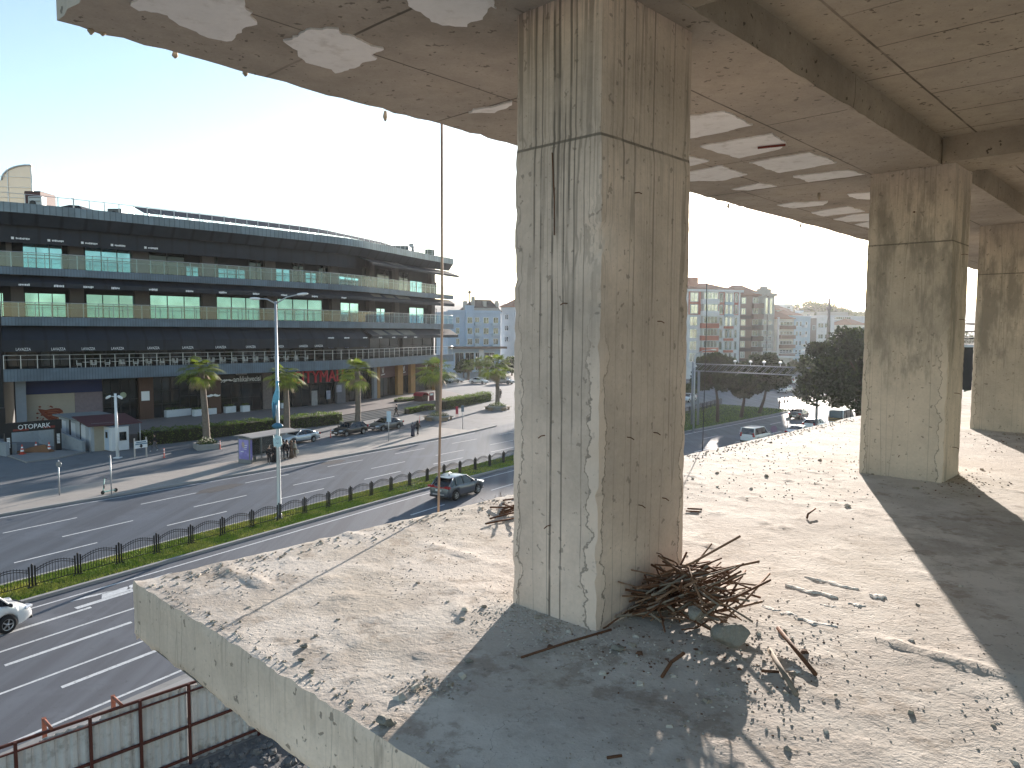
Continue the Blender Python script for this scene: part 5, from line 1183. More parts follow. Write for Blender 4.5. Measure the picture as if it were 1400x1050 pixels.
# cars beyond the mall
hb2 = atan2(wp(655, 523).y - wp(622, 521.5).y, wp(655, 523).x - wp(622, 521.5).x)
place('light grey estate car parked nearest the mall corner', wp(622, 522.5), hb2, HAT, 'pale grey paint', (.45, .46, .46), .4, group='cars parked beyond the mall')
place('white sedan parked between two distant palms', wp(655, 524.5), hb2, SED, 'white paint', (.70, .71, .71), 0, group='cars parked beyond the mall')
place('greyish off-roader parked behind the fifth palm', wp(690, 525), hb2, SUVP, 'greige paint', (.33, .32, .30), .3, group='cars parked beyond the mall')
place('dark car half hidden between the distant palms and the mall corner', wp(606, 524), hb2, SED, 'anthracite paint', (.04, .042, .045), .3, group='cars parked beyond the mall')
# right-hand side of the near road
hr = head_road(80, f1); hr2 = head_road(100, f1)
place('white estate van driving away close to the slab edge', wp(1038, 607) + V((0, 1.2, 0)), hr, VANP, 'white paint', (.70, .71, .71), 0, 'van', name='van')
place('dark sedan with lit red tail lamps waiting at the crossing', wp(1092, 572), hr2 + .1, SED, 'maroon black paint', (.035, .022, .022), .3)
place('white hatchback parked half behind the slab edge', wp(1121, 590) + V((0, 1.5, 0)), hr, HAT, 'white paint', (.70, .71, .71), 0)
place('silver sedan roof just showing above the slab edge', wp(1098, 600) + V((0, 1.0, 0)), hr, SED, 'silver paint', (.52, .55, .58), .5)
def tape(t, P):
    m = MB(); m.box((-2.62, 0, 1.0), (.03, 1.8, .5)); m.build('warning_panel', M_trim, t, local=True); m = MB()
    for k in range(-4, 5):
        for z, s in ((.88, 1), (1.10, -1)): m.box((-2.64, k*.2, z), (.012, .16, .045), V((1, 0, 0)), Z=V((0, .35*s*(1 if k % 2 else -1), 1)))
    m.build('yellow_chevrons', mat('yellow tape', (.55, .36, .03), .6), t, local=True)
place('white panel van with black and yellow chevrons on its rear doors', wp(1163, 585) + V((0, 2.4, 0)), hr, VAN2, 'white van paint', (.68, .69, .69), 0, 'van', extra=tape, name='van')
place('white car on the far carriageway beside the concrete column', wp(940, 549), hr2 + pi + .12, SED, 'white paint', (.70, .71, .71), 0)
place('pale car far off at the crossing left of the big pine', wp(1073, 537), hr2 + pi, HAT, 'pale grey paint', (.45, .46, .46), .4)
place('bluish hatchback far off beneath the gantry end', wp(1064, 533), hr2 + 1.2, HAT, 'blue paint', (.10, .16, .30), .3)
place('distant white van behind the gantry arm, far down the avenue', wp(1083, 525), hr2 + .2, VANP, 'white paint', (.70, .71, .71), 0, 'van', name='van')
# ------------------------------------------------------------------ bus shelter
ZP = .14
g = at(345, 634, ZP); rb_ = along((330, 637), (405, 622)); ux = V((cos(rb_), sin(rb_), 0)); uy = V((-sin(rb_), cos(rb_), 0))
sh = thing('bus_shelter', 'grey bus shelter with an illuminated purple poster panel at its left end', 'bus shelter', g)
def SP(x, y, z): return g + ux*x + uy*y + V((0, 0, z))
M_shel = mat('shelter steel', (.22, .23, .24), .5, .5, var=.1); M_sroof = mat('shelter roof', (.30, .285, .27), .6, .2, var=.25, scale=1)
m = MB(); m.loft([[SP(x, y, 2.42 + .12*sin((y+.3)*1.4)) for y in (-.5, 0, .6, 1.2, 1.7)] + [SP(x, y, 2.34 + .12*sin((y+.3)*1.4)) for y in (1.7, 1.2, .6, 0, -.5)] for x in (-.5, 5.4)], True, True, False); m.build('roof', M_sroof, sh)
for x in (.0, 2.5, 5.0):
    m = MB(); m.box(SP(x, 1.5, 1.2), (.09, .09, 2.4), ux); m.build('post', M_shel, sh)
m = MB(); m.box(SP(2.5, 1.52, 1.25), (4.9, .02, 1.9), ux); m.build('rear_glass', M_bal, sh)
m = MB(); m.box(SP(2.7, 1.1, .45), (3.6, .4, .06), ux); m.box(SP(1.3, 1.1, .22), (.06, .35, .44), ux); m.box(SP(4.1, 1.1, .22), (.06, .35, .44), ux); m.build('bench', M_shel, sh)
m = MB(); m.box(SP(-.1, .75, 1.15), (.28, 1.5, 2.3), ux, bev=.03); m.build('poster_case', M_shel, sh)
t_ = NT('purple poster'); c_ = t_.coord(); t_.pbsdf(t_.mix(t_.ramp(t_.noise(c_, 1.2, 2), .4, .62), (.20, .17, .42), (.34, .30, .60)), .3)
pn = lambda name, dx, dz, w_, h_, mm: MB().box(SP(-.16, -.012, 0) + ux*dx + V((0, 0, dz)), (w_, .02, h_), ux).build(name, mm, sh)
# poster faces the camera on the narrow side and the long street side
for face in (0, 1):
    m = MB()
    if face == 0: m.box(SP(-.252, .75, 1.25), (.02, 1.2, 1.75), ux)
    else: m.box(SP(-.1, -.012, 1.25), (.22, .02, 1.75), ux)
    m.build('poster', t_.m, sh)
m = MB(); pts = [(.40, 1.50), (.62, 1.36), (.72, 1.6), (.68, 1.85), (.5, 1.95), (.36, 1.8)]
m.plate([(x, z) for x, z in pts], SP(-.262, 1.35, 0), -uy, (0, 0, 1), .012); m.build('poster_portrait', mat('poster portrait', (.42, .32, .28), .5), sh)
m = MB()
for k in range(3): m.box(SP(-.266, .55, 1.62 - k*.16), (.012, .5 - .1*k, .05), ux)
m.box(SP(-.266, .95, 1.05), (.012, .35, .06), ux); m.build('poster_text', M_wlet, sh)
# ------------------------------------------------------------------ people
def skin_mesh(name, pts, edges, rad, material, parent, sub=1):
    me = bpy.data.meshes.new('s'); me.from_pydata([tuple(p) for p in pts], edges, []); ob = bpy.data.objects.new('s', me); COL.objects.link(ob)
    md = ob.modifiers.new('k', 'SKIN'); md.use_smooth_shade = True
    for i, v in enumerate(me.skin_vertices[0].data): v.radius = (rad[i], rad[i]) if not isinstance(rad[i], tuple) else rad[i]; v.use_root = (i == 0)
    s_ = ob.modifiers.new('u', 'SUBSURF'); s_.levels = s_.render_levels = sub
    dg = bpy.context.evaluated_depsgraph_get(); dg.update(); out = bpy.data.meshes.new_from_object(ob.evaluated_get(dg)); out.name = name
    bpy.data.objects.remove(ob); bpy.data.meshes.remove(me); out.materials.clear(); out.materials.append(material)
    for p in out.polygons: p.material_index = 0; p.use_smooth = True
    o = bpy.data.objects.new(name, out); COL.objects.link(o); o.parent = parent; return o
M_skin = mat('skin', (.42, .26, .19), .6, var=.05); M_skin2 = mat('skin tanned', (.34, .20, .14), .6, var=.05)
def cloth(n, c): return mat('cloth ' + n, c, .9, var=.25, scale=6, bump=.2, bscale=40)
M_shoe = mat('dark shoes', (.03, .028, .026), .6); M_shoew = mat('white shoes', (.6, .6, .6), .6); M_hairb = mat('dark hair', (.018, .013, .01), .6)
def person(label, loc, rz, hgt, top, bottom, pose='stand', robe=None, scarf=None, hair=M_hairb, shoes=M_shoe, bag=None, group=None, skin=M_skin):
    t = thing('person', label, 'person', loc, rz, group); k = hgt/1.75; r = random.Random(int(loc[0]*100))
    st = {'stand': (.04, -.02, .06, -.05), 'walk': (.34, -.30, -.24, .26), 'stand2': (.0, .06, .10, .02), 'sit': (.4, .4, .2, .2)}[pose]
    fl, fr, al, ar = st
    J = dict(pel=(0, 0, .94), sp=(0.01, 0, 1.16), ch=(.0, 0, 1.36), nk=(.0, 0, 1.49), hd=(.02, 0, 1.62), hd2=(.015, 0, 1.70), ns=(.115, 0, 1.615),
             shl=(0, .17, 1.42), shr=(0, -.17, 1.42), ell=(al*.5-.02, .24, 1.14), elr=(ar*.5-.02, -.24, 1.14), wrl=(al+.08, .25, .90), wrr=(ar+.08, -.25, .90),
             hpl=(0, .09, .90), hpr=(0, -.09, .90), knl=(fl*.55+.03, .10, .50), knr=(fr*.5+.05, -.10, .50), anl=(fl, .10, .09 + max(0, -fl)*.25), anr=(fr, -.10, .09 + max(0, -fr)*.25),
             tol=(fl+.16, .11, .035 + max(0, -fl)*.05), tor=(fr+.16, -.11, .035 + max(0, -fr)*.05))
    Rr = dict(pel=.13, sp=.115, ch=.135, nk=.055, hd=.095, hd2=.085, ns=.016, shl=.07, shr=.07, ell=.045, elr=.045, wrl=.028, wrr=.028, hpl=.085, hpr=.085, knl=.058, knr=.058, anl=.04, anr=.04, tol=.035, tor=.035)
    ED = [('pel', 'sp'), ('sp', 'ch'), ('ch', 'nk'), ('nk', 'hd'), ('hd', 'hd2'), ('hd', 'ns'), ('ch', 'shl'), ('ch', 'shr'), ('shl', 'ell'), ('shr', 'elr'), ('ell', 'wrl'), ('elr', 'wrr'), ('pel', 'hpl'), ('pel', 'hpr'), ('hpl', 'knl'), ('hpr', 'knr'), ('knl', 'anl'), ('knr', 'anr'), ('anl', 'tol'), ('anr', 'tor')]
    J = {n: V(p)*k for n, p in J.items()}; Rr = {n: p*k for n, p in Rr.items()}
    names = list(J); ed = list(ED)
    for side, sg in (('l', 1), ('r', -1)):                     # palm, four unequal curled fingers and a thumb
        w0 = J['wr'+side]; dn = (J['wr'+side] - J['el'+side]).normalized(); J['pm'+side] = w0 + dn*.075*k; Rr['pm'+side] = .024*k; ed.append(('wr'+side, 'pm'+side))
        for i, (off, ln) in enumerate(((.026, .070), (.009, .08), (-.009, .075), (-.026, .058))):
            a, b = 'f%d%s' % (i, side), 'g%d%s' % (i, side); J[a] = J['pm'+side] + V((off, 0, 0))*k + dn*ln*.55*k; J[b] = J[a] + (dn*.8 + V((0, -sg*.6, 0)))*ln*.5*k; Rr[a] = .009*k; Rr[b] = .0075*k; ed += [('pm'+side, a), (a, b)]
        J['th'+side] = w0 + dn*.035*k + V((.04, -sg*.01, 0))*k; J['ti'+side] = J['th'+side] + dn*.04*k + V((.01, -sg*.012, 0))*k; Rr['th'+side] = .011*k; Rr['ti'+side] = .009*k; ed += [('wr'+side, 'th'+side), ('th'+side, 'ti'+side)]
    names = list(J)
    skin_mesh('body', [J[n] for n in names], [(names.index(a), names.index(b)) for a, b in ed], [Rr[n] for n in names], skin, t)
    def garment(name, nm, es, add, m_, ov={}):
        skin_mesh(name, [J[n] for n in nm], [(nm.index(a), nm.index(b)) for a, b in es], [ov.get(n, Rr[n] + add*k) for n in nm], m_, t)
    tn = ['sp', 'pel', 'ch', 'shl', 'shr', 'ell', 'elr', 'wrl', 'wrr']
    garment('jacket', tn, [('sp', 'pel'), ('sp', 'ch'), ('ch', 'shl'), ('ch', 'shr'), ('shl', 'ell'), ('shr', 'elr'), ('ell', 'wrl'), ('elr', 'wrr')], .022, top, {'pel': .165*k, 'sp': .15*k, 'ch': .165*k})
    if not robe:
        garment('trousers', ['pel', 'hpl', 'hpr', 'knl', 'knr', 'anl', 'anr'], [('pel', 'hpl'), ('pel', 'hpr'), ('hpl', 'knl'), ('hpr', 'knr'), ('knl', 'anl'), ('knr', 'anr')], .02, bottom)
    else:
        m = MB(); rings = []
        for z, rx, ry in ((.05, .23, .27), (.35, .20, .24), (.7, .175, .205), (.95, .165, .19), (1.15, .14, .17), (1.34, .13, .19), (1.45, .08, .13)):
            rings.append([V((cos(a*2*pi/18)*rx*(1+.06*sin(a*4.1+z*3)), sin(a*2*pi/18)*ry*(1+.06*cos(a*5.2)), z))*k for a in range(18)])
        m.loft(rings); m.build('robe', robe, t, local=True)
    for s in 'lr': garment('shoe', ['an'+s, 'to'+s], [('an'+s, 'to'+s)], .012, shoes)
    m = MB(); rings = []
    if scarf:
        for z, rx, xo in ((1.36, .17, .0), (1.44, .13, 0), (1.50, .095, -.01), (1.58, .118, -.03), (1.66, .120, -.03), (1.74, .095, -.02), (1.79, .03, 0)): rings.append([V((cos(a*pi/8)*rx*(1 if abs(a-8) > 0 else 1) + xo, sin(a*pi/8)*rx*.95, z))*k for a in range(16)])
        m.loft(rings); m.build('headscarf', scarf, t, local=True)
        m = MB(); m.loft([[V((.075 + .012, cos(a*pi/5)*.055*s_, 1.62 + sin(a*pi/5)*.08*s_))*k for a in range(10)] for s_ in (1.0, .98)] + [[V((.112, cos(a*pi/5)*.03, 1.615 + sin(a*pi/5)*.05))*k for a in range(10)]]); m.build('face', skin, t, local=True)
    else:
        for z, rx, xo in ((1.60, .098, -.045), (1.66, .108, -.03), (1.72, .105, -.015), (1.78, .07, 0), (1.80, .02, 0)): rings.append([V((cos(a*pi/8)*rx + xo, sin(a*pi/8)*rx*.92, z))*k for a in range(16)])
        m.loft(rings); m.build('hair', hair, t, local=True)
    m = MB()
    for y in (-.035, .035): m.box(V((.100, y, 1.645))*k, (.012*k, .024*k, .012*k))
    m.box(V((.098, 0, 1.555))*k, (.012*k, .05*k, .010*k)); m.build('face_features', M_hairb, t, local=True)
    if bag:
        m = MB(); c = J['pmr'] + V((0, -.02, -.22))*k; m.box(c, (.34*k, .12*k, .36*k), bev=.04); m.tube([c + V((-.12, 0, .18))*k, J['pmr'] + V((0, 0, -.01)), c + V((.12, 0, .18))*k], .012, 5); m.build('bag', bag, t, local=True)
    return t
K_ = dict(bk=cloth('black', (.012, .012, .014)), nv=cloth('navy', (.02, .025, .05)), gr=cloth('grey', (.10, .10, .11)), br=cloth('brown', (.10, .065, .045)), cr=cloth('cream', (.50, .46, .38)), wt=cloth('white', (.6, .6, .6)), dn=cloth('denim', (.05, .07, .12)), kh=cloth('khaki', (.16, .13, .09)))
tow = lambda x: atan2(-1, x)
hr_ = rb_
def gp(x, y, z=ZP): return at(x, y, z)
person('person in black jacket, white shirt and white shoes at the left of the shelter', gp(368, 634), rb_ - 1.9, 1.62, K_['bk'], K_['bk'], 'stand', shoes=M_shoew)
person('person in a long black robe and black headscarf, largest of the waiting group', gp(374.5, 632), rb_ - 1.4, 1.66, K_['bk'], K_['bk'], 'stand2', robe=K_['bk'], scarf=K_['bk'])
person('person in a black robe half hidden behind the lamp pole at the stop', gp(379, 630.5), rb_ - 2.2, 1.64, K_['bk'], K_['bk'], 'stand', robe=K_['bk'], scarf=K_['bk'])
person('person in a black coat and pale grey trousers just right of the lamp pole', gp(388, 628), rb_ - .5, 1.76, K_['bk'], K_['gr'], 'stand')
person('person in all black standing second from right at the bus stop', gp(392.5, 627), rb_ - 1.2, 1.72, K_['bk'], K_['bk'], 'stand2')
person('person in a brown robe and brown headscarf in the waiting group', gp(398.5, 626.5), rb_ - .9, 1.68, K_['br'], K_['bk'], 'stand', robe=K_['br'], scarf=cloth('brown scarf', (.09, .05, .03)))
person('person carrying a cream bag at the far right of the bus stop', gp(403, 625.5), rb_ - .3, 1.60, K_['cr'], K_['kh'], 'stand2', bag=K_['cr'])
person('person in navy robe and grey headscarf on the kerb, left of a pair', gp(564.5, 597), rb_ + .1, 1.63, K_['nv'], K_['nv'], 'stand2', robe=K_['nv'], scarf=cloth('grey scarf', (.16, .16, .18)))
person('person in a black robe walking on the kerb, right of a pair', gp(571, 595.5), rb_ + .1, 1.70, K_['bk'], K_['bk'], 'walk', robe=None, scarf=K_['bk'])
person('person in dark clothes climbing the mall steps behind the grey sedan', at(542, 570, 0.15), rb_ + 2.0, 1.76, K_['bk'], K_['bk'], 'walk')
person('person in a dark jacket and grey patterned trousers walking past the hedge', at(212, 617, 0), rb_ + 2.6, 1.74, K_['bk'], K_['gr'], 'walk', shoes=M_shoew)
for x, y, lb_ in ((1066, 558, 'left'), (1072, 557, 'middle'), (1077, 556, 'right')): person('backlit person in dark clothes crossing by the median tip, %s of three' % lb_, at(x, y, .0), 2.6, 1.72, K_['bk'], K_['gr'], 'walk' if lb_ == 'middle' else 'stand', group='people at the crossing')
person('person in dark clothes on the pavement beyond the fifth palm', at(684, 545, 0), 1.2, 1.72, K_['bk'], K_['bk'], 'stand')
# ------------------------------------------------------------------ small street things on the left
# guard booth
a, b, c = at(144, 611), at(153.5, 618), at(177, 615); X = (c-b).normalized(); Y = V((-X.y, X.x, 0)); wd = (c-b).length; z1 = 2.35
bt = thing('guard_booth', 'small white guard booth with a sliding window', 'booth', b); M_boo = mat('white booth panel', (.62, .63, .64), .55, var=.1, scale=1)
m = MB(); m.box(b + X*wd/2 + Y*.95 + V((0, 0, z1/2+.05)), (wd, 1.9, z1), X, bev=.03); m.build('wall', M_boo, bt)
m = MB(); m.box(b + X*wd/2 + Y*.95 + V((0, 0, z1+.08)), (wd+.1, 2.0, .06), X); m.build('roof', M_grey, bt)
m = MB(); m.box(b + X*wd*.64 - Y*.01 + V((0, 0, 1.45)), (wd*.40, .06, .85), X); wf = m.build('window', M_mull, bt); m = MB()
for q in (.53, .75): m.box(b + X*wd*q - Y*.045 + V((0, 0, 1.45)), (wd*.16, .02, .72), X)
m.build('pane', M_shop, wf); m = MB(); m.box(b - X*.01 + Y*.95 + V((0, 0, 1.1)), (.04, .75, 2.0), X); m.build('door', mat('pale blue door', (.42, .50, .60), .6), bt); m = MB(); m.box(b - X*.035 + Y*.95 + V((0, 0, 1.6)), (.02, .4, .6), X); m.build('door_window', M_shop, bt)
# shed with the two roofs
A0_, B0_, C0_ = at(82, 604), at(126, 617.5), at(182, 612); zs = 2.75
sd_ = thing('shed', 'low shed with a flat grey roof and a sloping red metal roof beside the booth', 'shed', B0_); M_sp = mat('shed panel', (.36, .38, .40), .7, var=.2, scale=1); M_bei = mat('beige wall', (.36, .32, .25), .8, var=.15)
D0_ = A0_ + (C0_ - B0_); m = MB(); m.prism([(p.x, p.y) for p in (A0_, B0_, B0_.lerp(C0_, .55), A0_.lerp(D0_, .55))], 0, zs); m.build('wall', M_sp, sd_)
e_ = (B0_ - A0_).normalized(); e2 = (C0_ - B0_).normalized(); n_ = V((e_.y, -e_.x, 0))
for k in range(3):
    p = A0_.lerp(B0_, .16 + .30*k); m = MB(); m.box(p + V((0, 0, 1.25)) - n_*.0, (1.25, .08, 2.3), e_); m.build('panel', M_boo, sd_)
m = MB(); m.box(A0_.lerp(B0_, .36) + V((0, 0, 1.35)) , (.35, .12, 2.6), e_); m.box(A0_.lerp(B0_, .69) + V((0, 0, 1.35)), (.25, .12, 2.6), e_); m.build('dark_door', M_mull, sd_)
m = MB(); q_ = [A0_ - e_*.4 - e2*.5, B0_.lerp(A0_, .25) - e2*.5, B0_.lerp(A0_, .25) + e2*4, A0_ - e_*.4 + e2*4]; m.prism([(p.x, p.y) for p in q_], zs+.06, zs+.22); m.build('flat_roof', mat('grey felt roof', (.17, .18, .18), .8, var=.25), sd_)
m = MB(); q_ = [(B0_ + e_*.9 - e2*.6, 2.55), (C0_ + e_*.9 + e2*.6, 2.55), (D0_.lerp(C0_, .62) + e2*.6, 3.15), (A0_.lerp(B0_, .62) - e2*.6, 3.15)]
m.add([V((p.x, p.y, z)) for p, z in q_] + [V((p.x, p.y, z+.07)) for p, z in q_], [(3, 2, 1, 0), (4, 5, 6, 7), (0, 1, 5, 4), (1, 2, 6, 5), (2, 3, 7, 6), (3, 0, 4, 7)]); m.build('red_roof', mat('dark red roof sheet', (.095, .035, .04), .6, .2, var=.25, stretch=(1, 1, 1)), sd_)
m = MB(); m.box2(B0_.lerp(C0_, .06) , B0_.lerp(C0_, .56), .1, 0, 2.6); m.build('front_wall', M_bei, sd_)
for q in (B0_ + e_*.8 - e2*.4, C0_ + e_*.8 + e2*.4): m = MB(); m.tube([V((q.x, q.y, 0)), V((q.x, q.y, 2.56))], .05, 6); m.build('post', M_galv, sd_)
# car park portal and ramp
gL, gR = at(11.5, 622), at(79.5, 615); zb1 = P3(79, 573.5, gR).z; zb0 = P3(79, 586, gR).z; ed_ = (gR-gL).normalized()
pk = thing('car_park_portal', 'black car park entrance portal with the white word OTOPARK', 'sign', gL); M_pk = mat('portal black', (.010, .010, .012), .5, var=.1)
m = MB(); m.box2(gL - ed_*5, gR + ed_*.35, .4, zb0, zb1); m.build('beam', M_pk, pk)
for p in (gL, gR): m = MB(); m.box(p + V((0, 0, zb0/2)), (.55, .4, zb0), ed_); m.build('post', M_pk, pk)
m = MB(); text_geo(m, 'OTOPARK', gL.lerp(gR, .52) + V((ed_.y, -ed_.x, 0))*.21 + V((0, 0, lerp(zb0, zb1, .26))), ed_, V((0, 0, 1)), (zb1-zb0)*.5, .03, 2.75); m.build('lettering', M_wlet, pk)
m = MB(); text_geo(m, 'İŞ', gL - ed_*1.15 + V((ed_.y, -ed_.x, 0))*.4 + V((0, 0, zb1 + .3)), ed_, V((0, 0, 1)), .75, .03, .8); m.box2(gL - ed_*2.5 - V((ed_.y, -ed_.x, 0))*0, gL - ed_*.2, .7, zb1 + .02, zb1 + 1.5); m.build('sign_box', [M_pk], pk)
m = MB(); text_geo(m, 'İŞ', gL - ed_*1.15 + V((ed_.y, -ed_.x, 0))*.36 + V((0, 0, zb1 + .35)), ed_, V((0, 0, 1)), .7, .03, .8); m.build('lettering', M_wlet, pk)
for p in (gL, gR):
    m = MB()
    for k in range(7): m.box(p + V((ed_.y, -ed_.x, 0))*.21 + V((0, 0, lerp(.35, .75, k/6)*zb0)), (.26, .03, .10), ed_)
    m.build('height_marks', M_wlet, pk)
m = MB(); m.box(gL.lerp(gR, .82) + V((ed_.y, -ed_.x, 0))*.21 + V((0, 0, lerp(zb0, zb1, .3))), (1.0, .02, .2), ed_); m.box(gL.lerp(gR, .25) + V((ed_.y, -ed_.x, 0))*.21 + V((0, 0, lerp(zb0, zb1, .22))), (1.3, .02, .18), ed_); m.build('red_stripe', mat('dull red', (.2, .03, .02), .6), pk)
M_ramp = mat('grey ramp wall', (.26, .285, .31), .8, var=.25, scale=.8, dirt=((.18, .19, .2), .6))
m = MB(); p0, p1, p2 = at(115, 618), at(80, 611), at(55, 606); 
for a_, b_, h0, h1 in ((p0, p1, 1.05, 1.7), (p1, p2, 1.7, 2.3)):
    d = (b_-a_).normalized(); s = V((-d.y, d.x, 0))*.14; m.add([a_-s, b_-s, b_+s, a_+s] + [x + V((0, 0, hh)) for x, hh in ((a_-s, h0), (b_-s, h1), (b_+s, h1), (a_+s, h0))], [(3, 2, 1, 0), (4, 5, 6, 7), (0, 1, 5, 4), (1, 2, 6, 5), (2, 3, 7, 6), (3, 0, 4, 7)])
tag(m.build('ramp_wall', M_ramp), 'sloping pale concrete side wall of the car park ramp right of the portal', 'wall')
m = MB(); m.box2(at(14, 604), at(56, 604), .3, 0, P3(35, 583, at(35, 604)).z); tag(m.build('ramp_wall', M_ramp), 'tall grey wall closing the car park ramp behind the traffic cones', 'wall')
m = MB(); m.box2(at(-30, 616), at(11, 624), .3, 0, 1.3); m.box2(at(13, 621), at(22, 620), .5, 0, 1.0); tag(m.build('ramp_wall', M_ramp), 'low grey wall at the left foot of the car park portal', 'wall')
m = MB(); lp = [at(x, y) for x, y in ((10, 624), (36, 633), (80, 627), (118, 619), (80, 617), (30, 622))]; m.prism([(p.x, p.y) for p in lp], -.01, .12); struct(m.build('ramp_apron', mat('apron concrete', (.22, .215, .21), .85, var=.3)))
m = MB(); q = at(46, 618, .12); m.add([q + V((x, y, z)) for x, y, z in ((-1.8, -.4, .0), (1.6, -.2, 0), (1.8, .5, 0), (.9, .3, .7), (-.4, .2, .45), (-1.6, .5, .05))], [(0, 1, 3, 4), (1, 2, 3), (0, 4, 5), (4, 3, 2, 5)]); tag(m.build('dirt_heap', mat('orange dirt', (.20, .10, .05), .95, var=.4)), 'small heap of orange dirt behind the traffic cones', 'dirt heap')
M_conr = mat('cone red', (.55, .08, .05), .6, var=.1); M_conw = mat('cone white', (.75, .75, .75), .6, var=.1)
def cone(label, px, py, z=0., hh=.95):
    g = at(px, py, z); t = thing('traffic_cone', label, 'traffic cone', g, group='traffic cones'); m = MB(); m.box(g + V((0, 0, .03)), (.48, .48, .06), bev=.02); m.lathe([(.19, .06), (.035, hh)], g, n=14); m.build('body', M_conr, t)
    for a, b in ((.28, .45), (.62, .76)):
        m = MB(); m.lathe([(lerp(.19, .035, (hh*a-.06)/(hh-.06))+.006, hh*a), (lerp(.19, .035, (hh*b-.06)/(hh-.06))+.006, hh*b)], g, n=14, caps=False); m.build('reflective_band', M_conw, t)
cone('leftmost of three red and white cones before the car park ramp', 30.5, 621, .12); cone('middle of three red and white cones before the car park ramp', 49.5, 617, .12); cone('rightmost of three red and white cones before the car park ramp', 67.5, 617.5, .12)
def bollard(label, px, py): 
    g = at(px, py); t = thing('bollard', label, 'bollard', g, group='red and white bollards'); m = MB(); m.lathe([(.11, 0), (.11, .04), (.05, .06), (.045, .9), (.0, .93)], g, n=10); m.build('post', M_conr, t)
    for z in (.5, .72): m = MB(); m.lathe([(.052, z), (.052, z+.09)], g, n=10, caps=False); m.build('reflective_band', M_conw, t)
bollard('red bollard between the sign board and the nearest palm planter', 224.5, 626); bollard('red bollard beside the nearest palm planter', 301, 614); bollard('red bollard in front of the black hatchback', 452, 598); bollard('red bollard behind the walking pair', 573.5, 578); bollard('thin bollard beyond the red banner, left one', 613.5, 559); bollard('thin bollard beyond the red banner, right one', 627.5, 556)
# white camera pole
g = at(161, 626); zt = P3(157.5, 538, g).z; t = thing('camera_pole', 'tall white pole with two floodlights in front of the booth', 'pole', g); top_ = V((g.x, g.y, zt)); top_.x += (157.5-pxof(top_)[0])*g.y/FPX
m = MB(); m.tube([g, top_], [.15, .11], 10); m.box(g + V((0, 0, .03)), (.6, .6, .06)); m.build('pole', M_white, t)
for s in (-1, 1): m = MB(); m.tube([top_ - V((0, 0, .3)), top_ + V((s*.4, -.1, -.25))], .04, 6); m.build('arm', M_white, t); m = MB(); m.box(top_ + V((s*.55, -.2, -.33)), (.42, .3, .22), V((1, 0, s*-.5)), bev=.04); m.build('floodlight', M_white, t)
# notice board on two legs
a, b = at(184.5, 627), at(200.5, 624.5); d = (b-a).normalized(); nn = V((d.y, -d.x, 0)); t = thing('notice_board', 'white notice board on two legs with two lines of print and an arrow', 'sign', a)
for p in (a, b): m = MB(); m.box(p + V((0, 0, .95)), (.1, .1, 1.9), d); m.build('leg', mat('rusty white leg', (.45, .40, .36), .7), t)
zb_, zt_ = P3(192, 613, a).z, P3(192, 603, a).z; m = MB(); m.box((a+b)/2 + nn*.07 + V((0, 0, (zb_+zt_)/2)), ((b-a).length+.1, .05, zt_-zb_), d); m.build('board', M_white, t)
m = MB(); o = (a+b)/2 + nn*.10
for z, w_ in ((.80, .95), (.56, 1.15)):
    x = -w_/2; r = random.Random(4)
    while x < w_/2: l = r.uniform(.06, .13); m.box(o + d*(x+l/2) + V((0, 0, lerp(zb_, zt_, z))), (l*.75, .02, .11), d); x += l
m.build('print', M_ink, t); m = MB(); m.plate([(-.09, .2), (-.09, .05), (-.2, .05), (0, -.16), (.2, .05), (.09, .05), (.09, .2)], o + V((0, 0, lerp(zb_, zt_, .24))), d, (0, 0, 1), .02); m.build('arrow', M_mull, t)
# thin signposts
def signpost(label, px, py, ytop, face, mt, cat_='sign', z=ZP, px2=None):
    g = at(px, py, z); zt = P3(px2 or px, ytop, g).z; t = thing('signpost', label, cat_, g); m = MB(); m.tube([g, V((g.x, g.y, zt))], .045, 8); m.build('post', M_galv, t)
    x0, x1, y0, y1, rnd_ = face; s = g.y/FPX; c = V((g.x + ((x0+x1)/2-px)*s, g.y-.07, P3(px, (y0+y1)/2, g).z)); m = MB()
    if rnd_: m.lathe([((x1-x0)*s/2, 0), ((x1-x0)*s/2, .03)], c, (0, -1, 0), 20)
    else: m.box(c, ((x1-x0)*s, .04, (y1-y0)*s))
    m.build('sign_face', mt, t); return t, c
M_sgrey = mat('grey sign back', (.20, .21, .22), .5, .4, var=.1); M_sblue = mat('pale blue sign', (.42, .52, .60), .5, var=.15, scale=2)
signpost('post with a round grey sign seen from behind near the left edge', 81.5, 677, 629, (79, 87, 629, 640, True), M_sgrey)
t, c = signpost('bare thin post beside the electric scooter', 152.5, 676.5, 622, (151.5, 153.5, 622, 626, False), M_sgrey)
signpost('narrow pale blue bus stop sign in front of the grey sedan', 531.5, 603, 563, (529, 535, 562, 577, False), M_sblue)
signpost('small grey blue sign on a post right of the red banner', 632.5, 586.5, 554, (630.5, 634.5, 554, 563, False), mat('slate sign', (.12, .16, .20), .5))
a, b = at(623.5, 570.5), at(626, 570.3); t = thing('banner_stand', 'small red banner stand on two legs on the pavement', 'banner', a); s = a.y/FPX
m = MB(); m.box((a+b)/2 + V((0, 0, P3(625, 561, a).z)), (3.6*s, .05, 10.5*s)); m.build('banner', mat('red banner', (.42, .03, .06), .6, var=.15), t)
for p in (a, b): m = MB(); m.tube([p, p + V((0, .05, .8))], .03, 5); m.build('leg', M_conr, t)
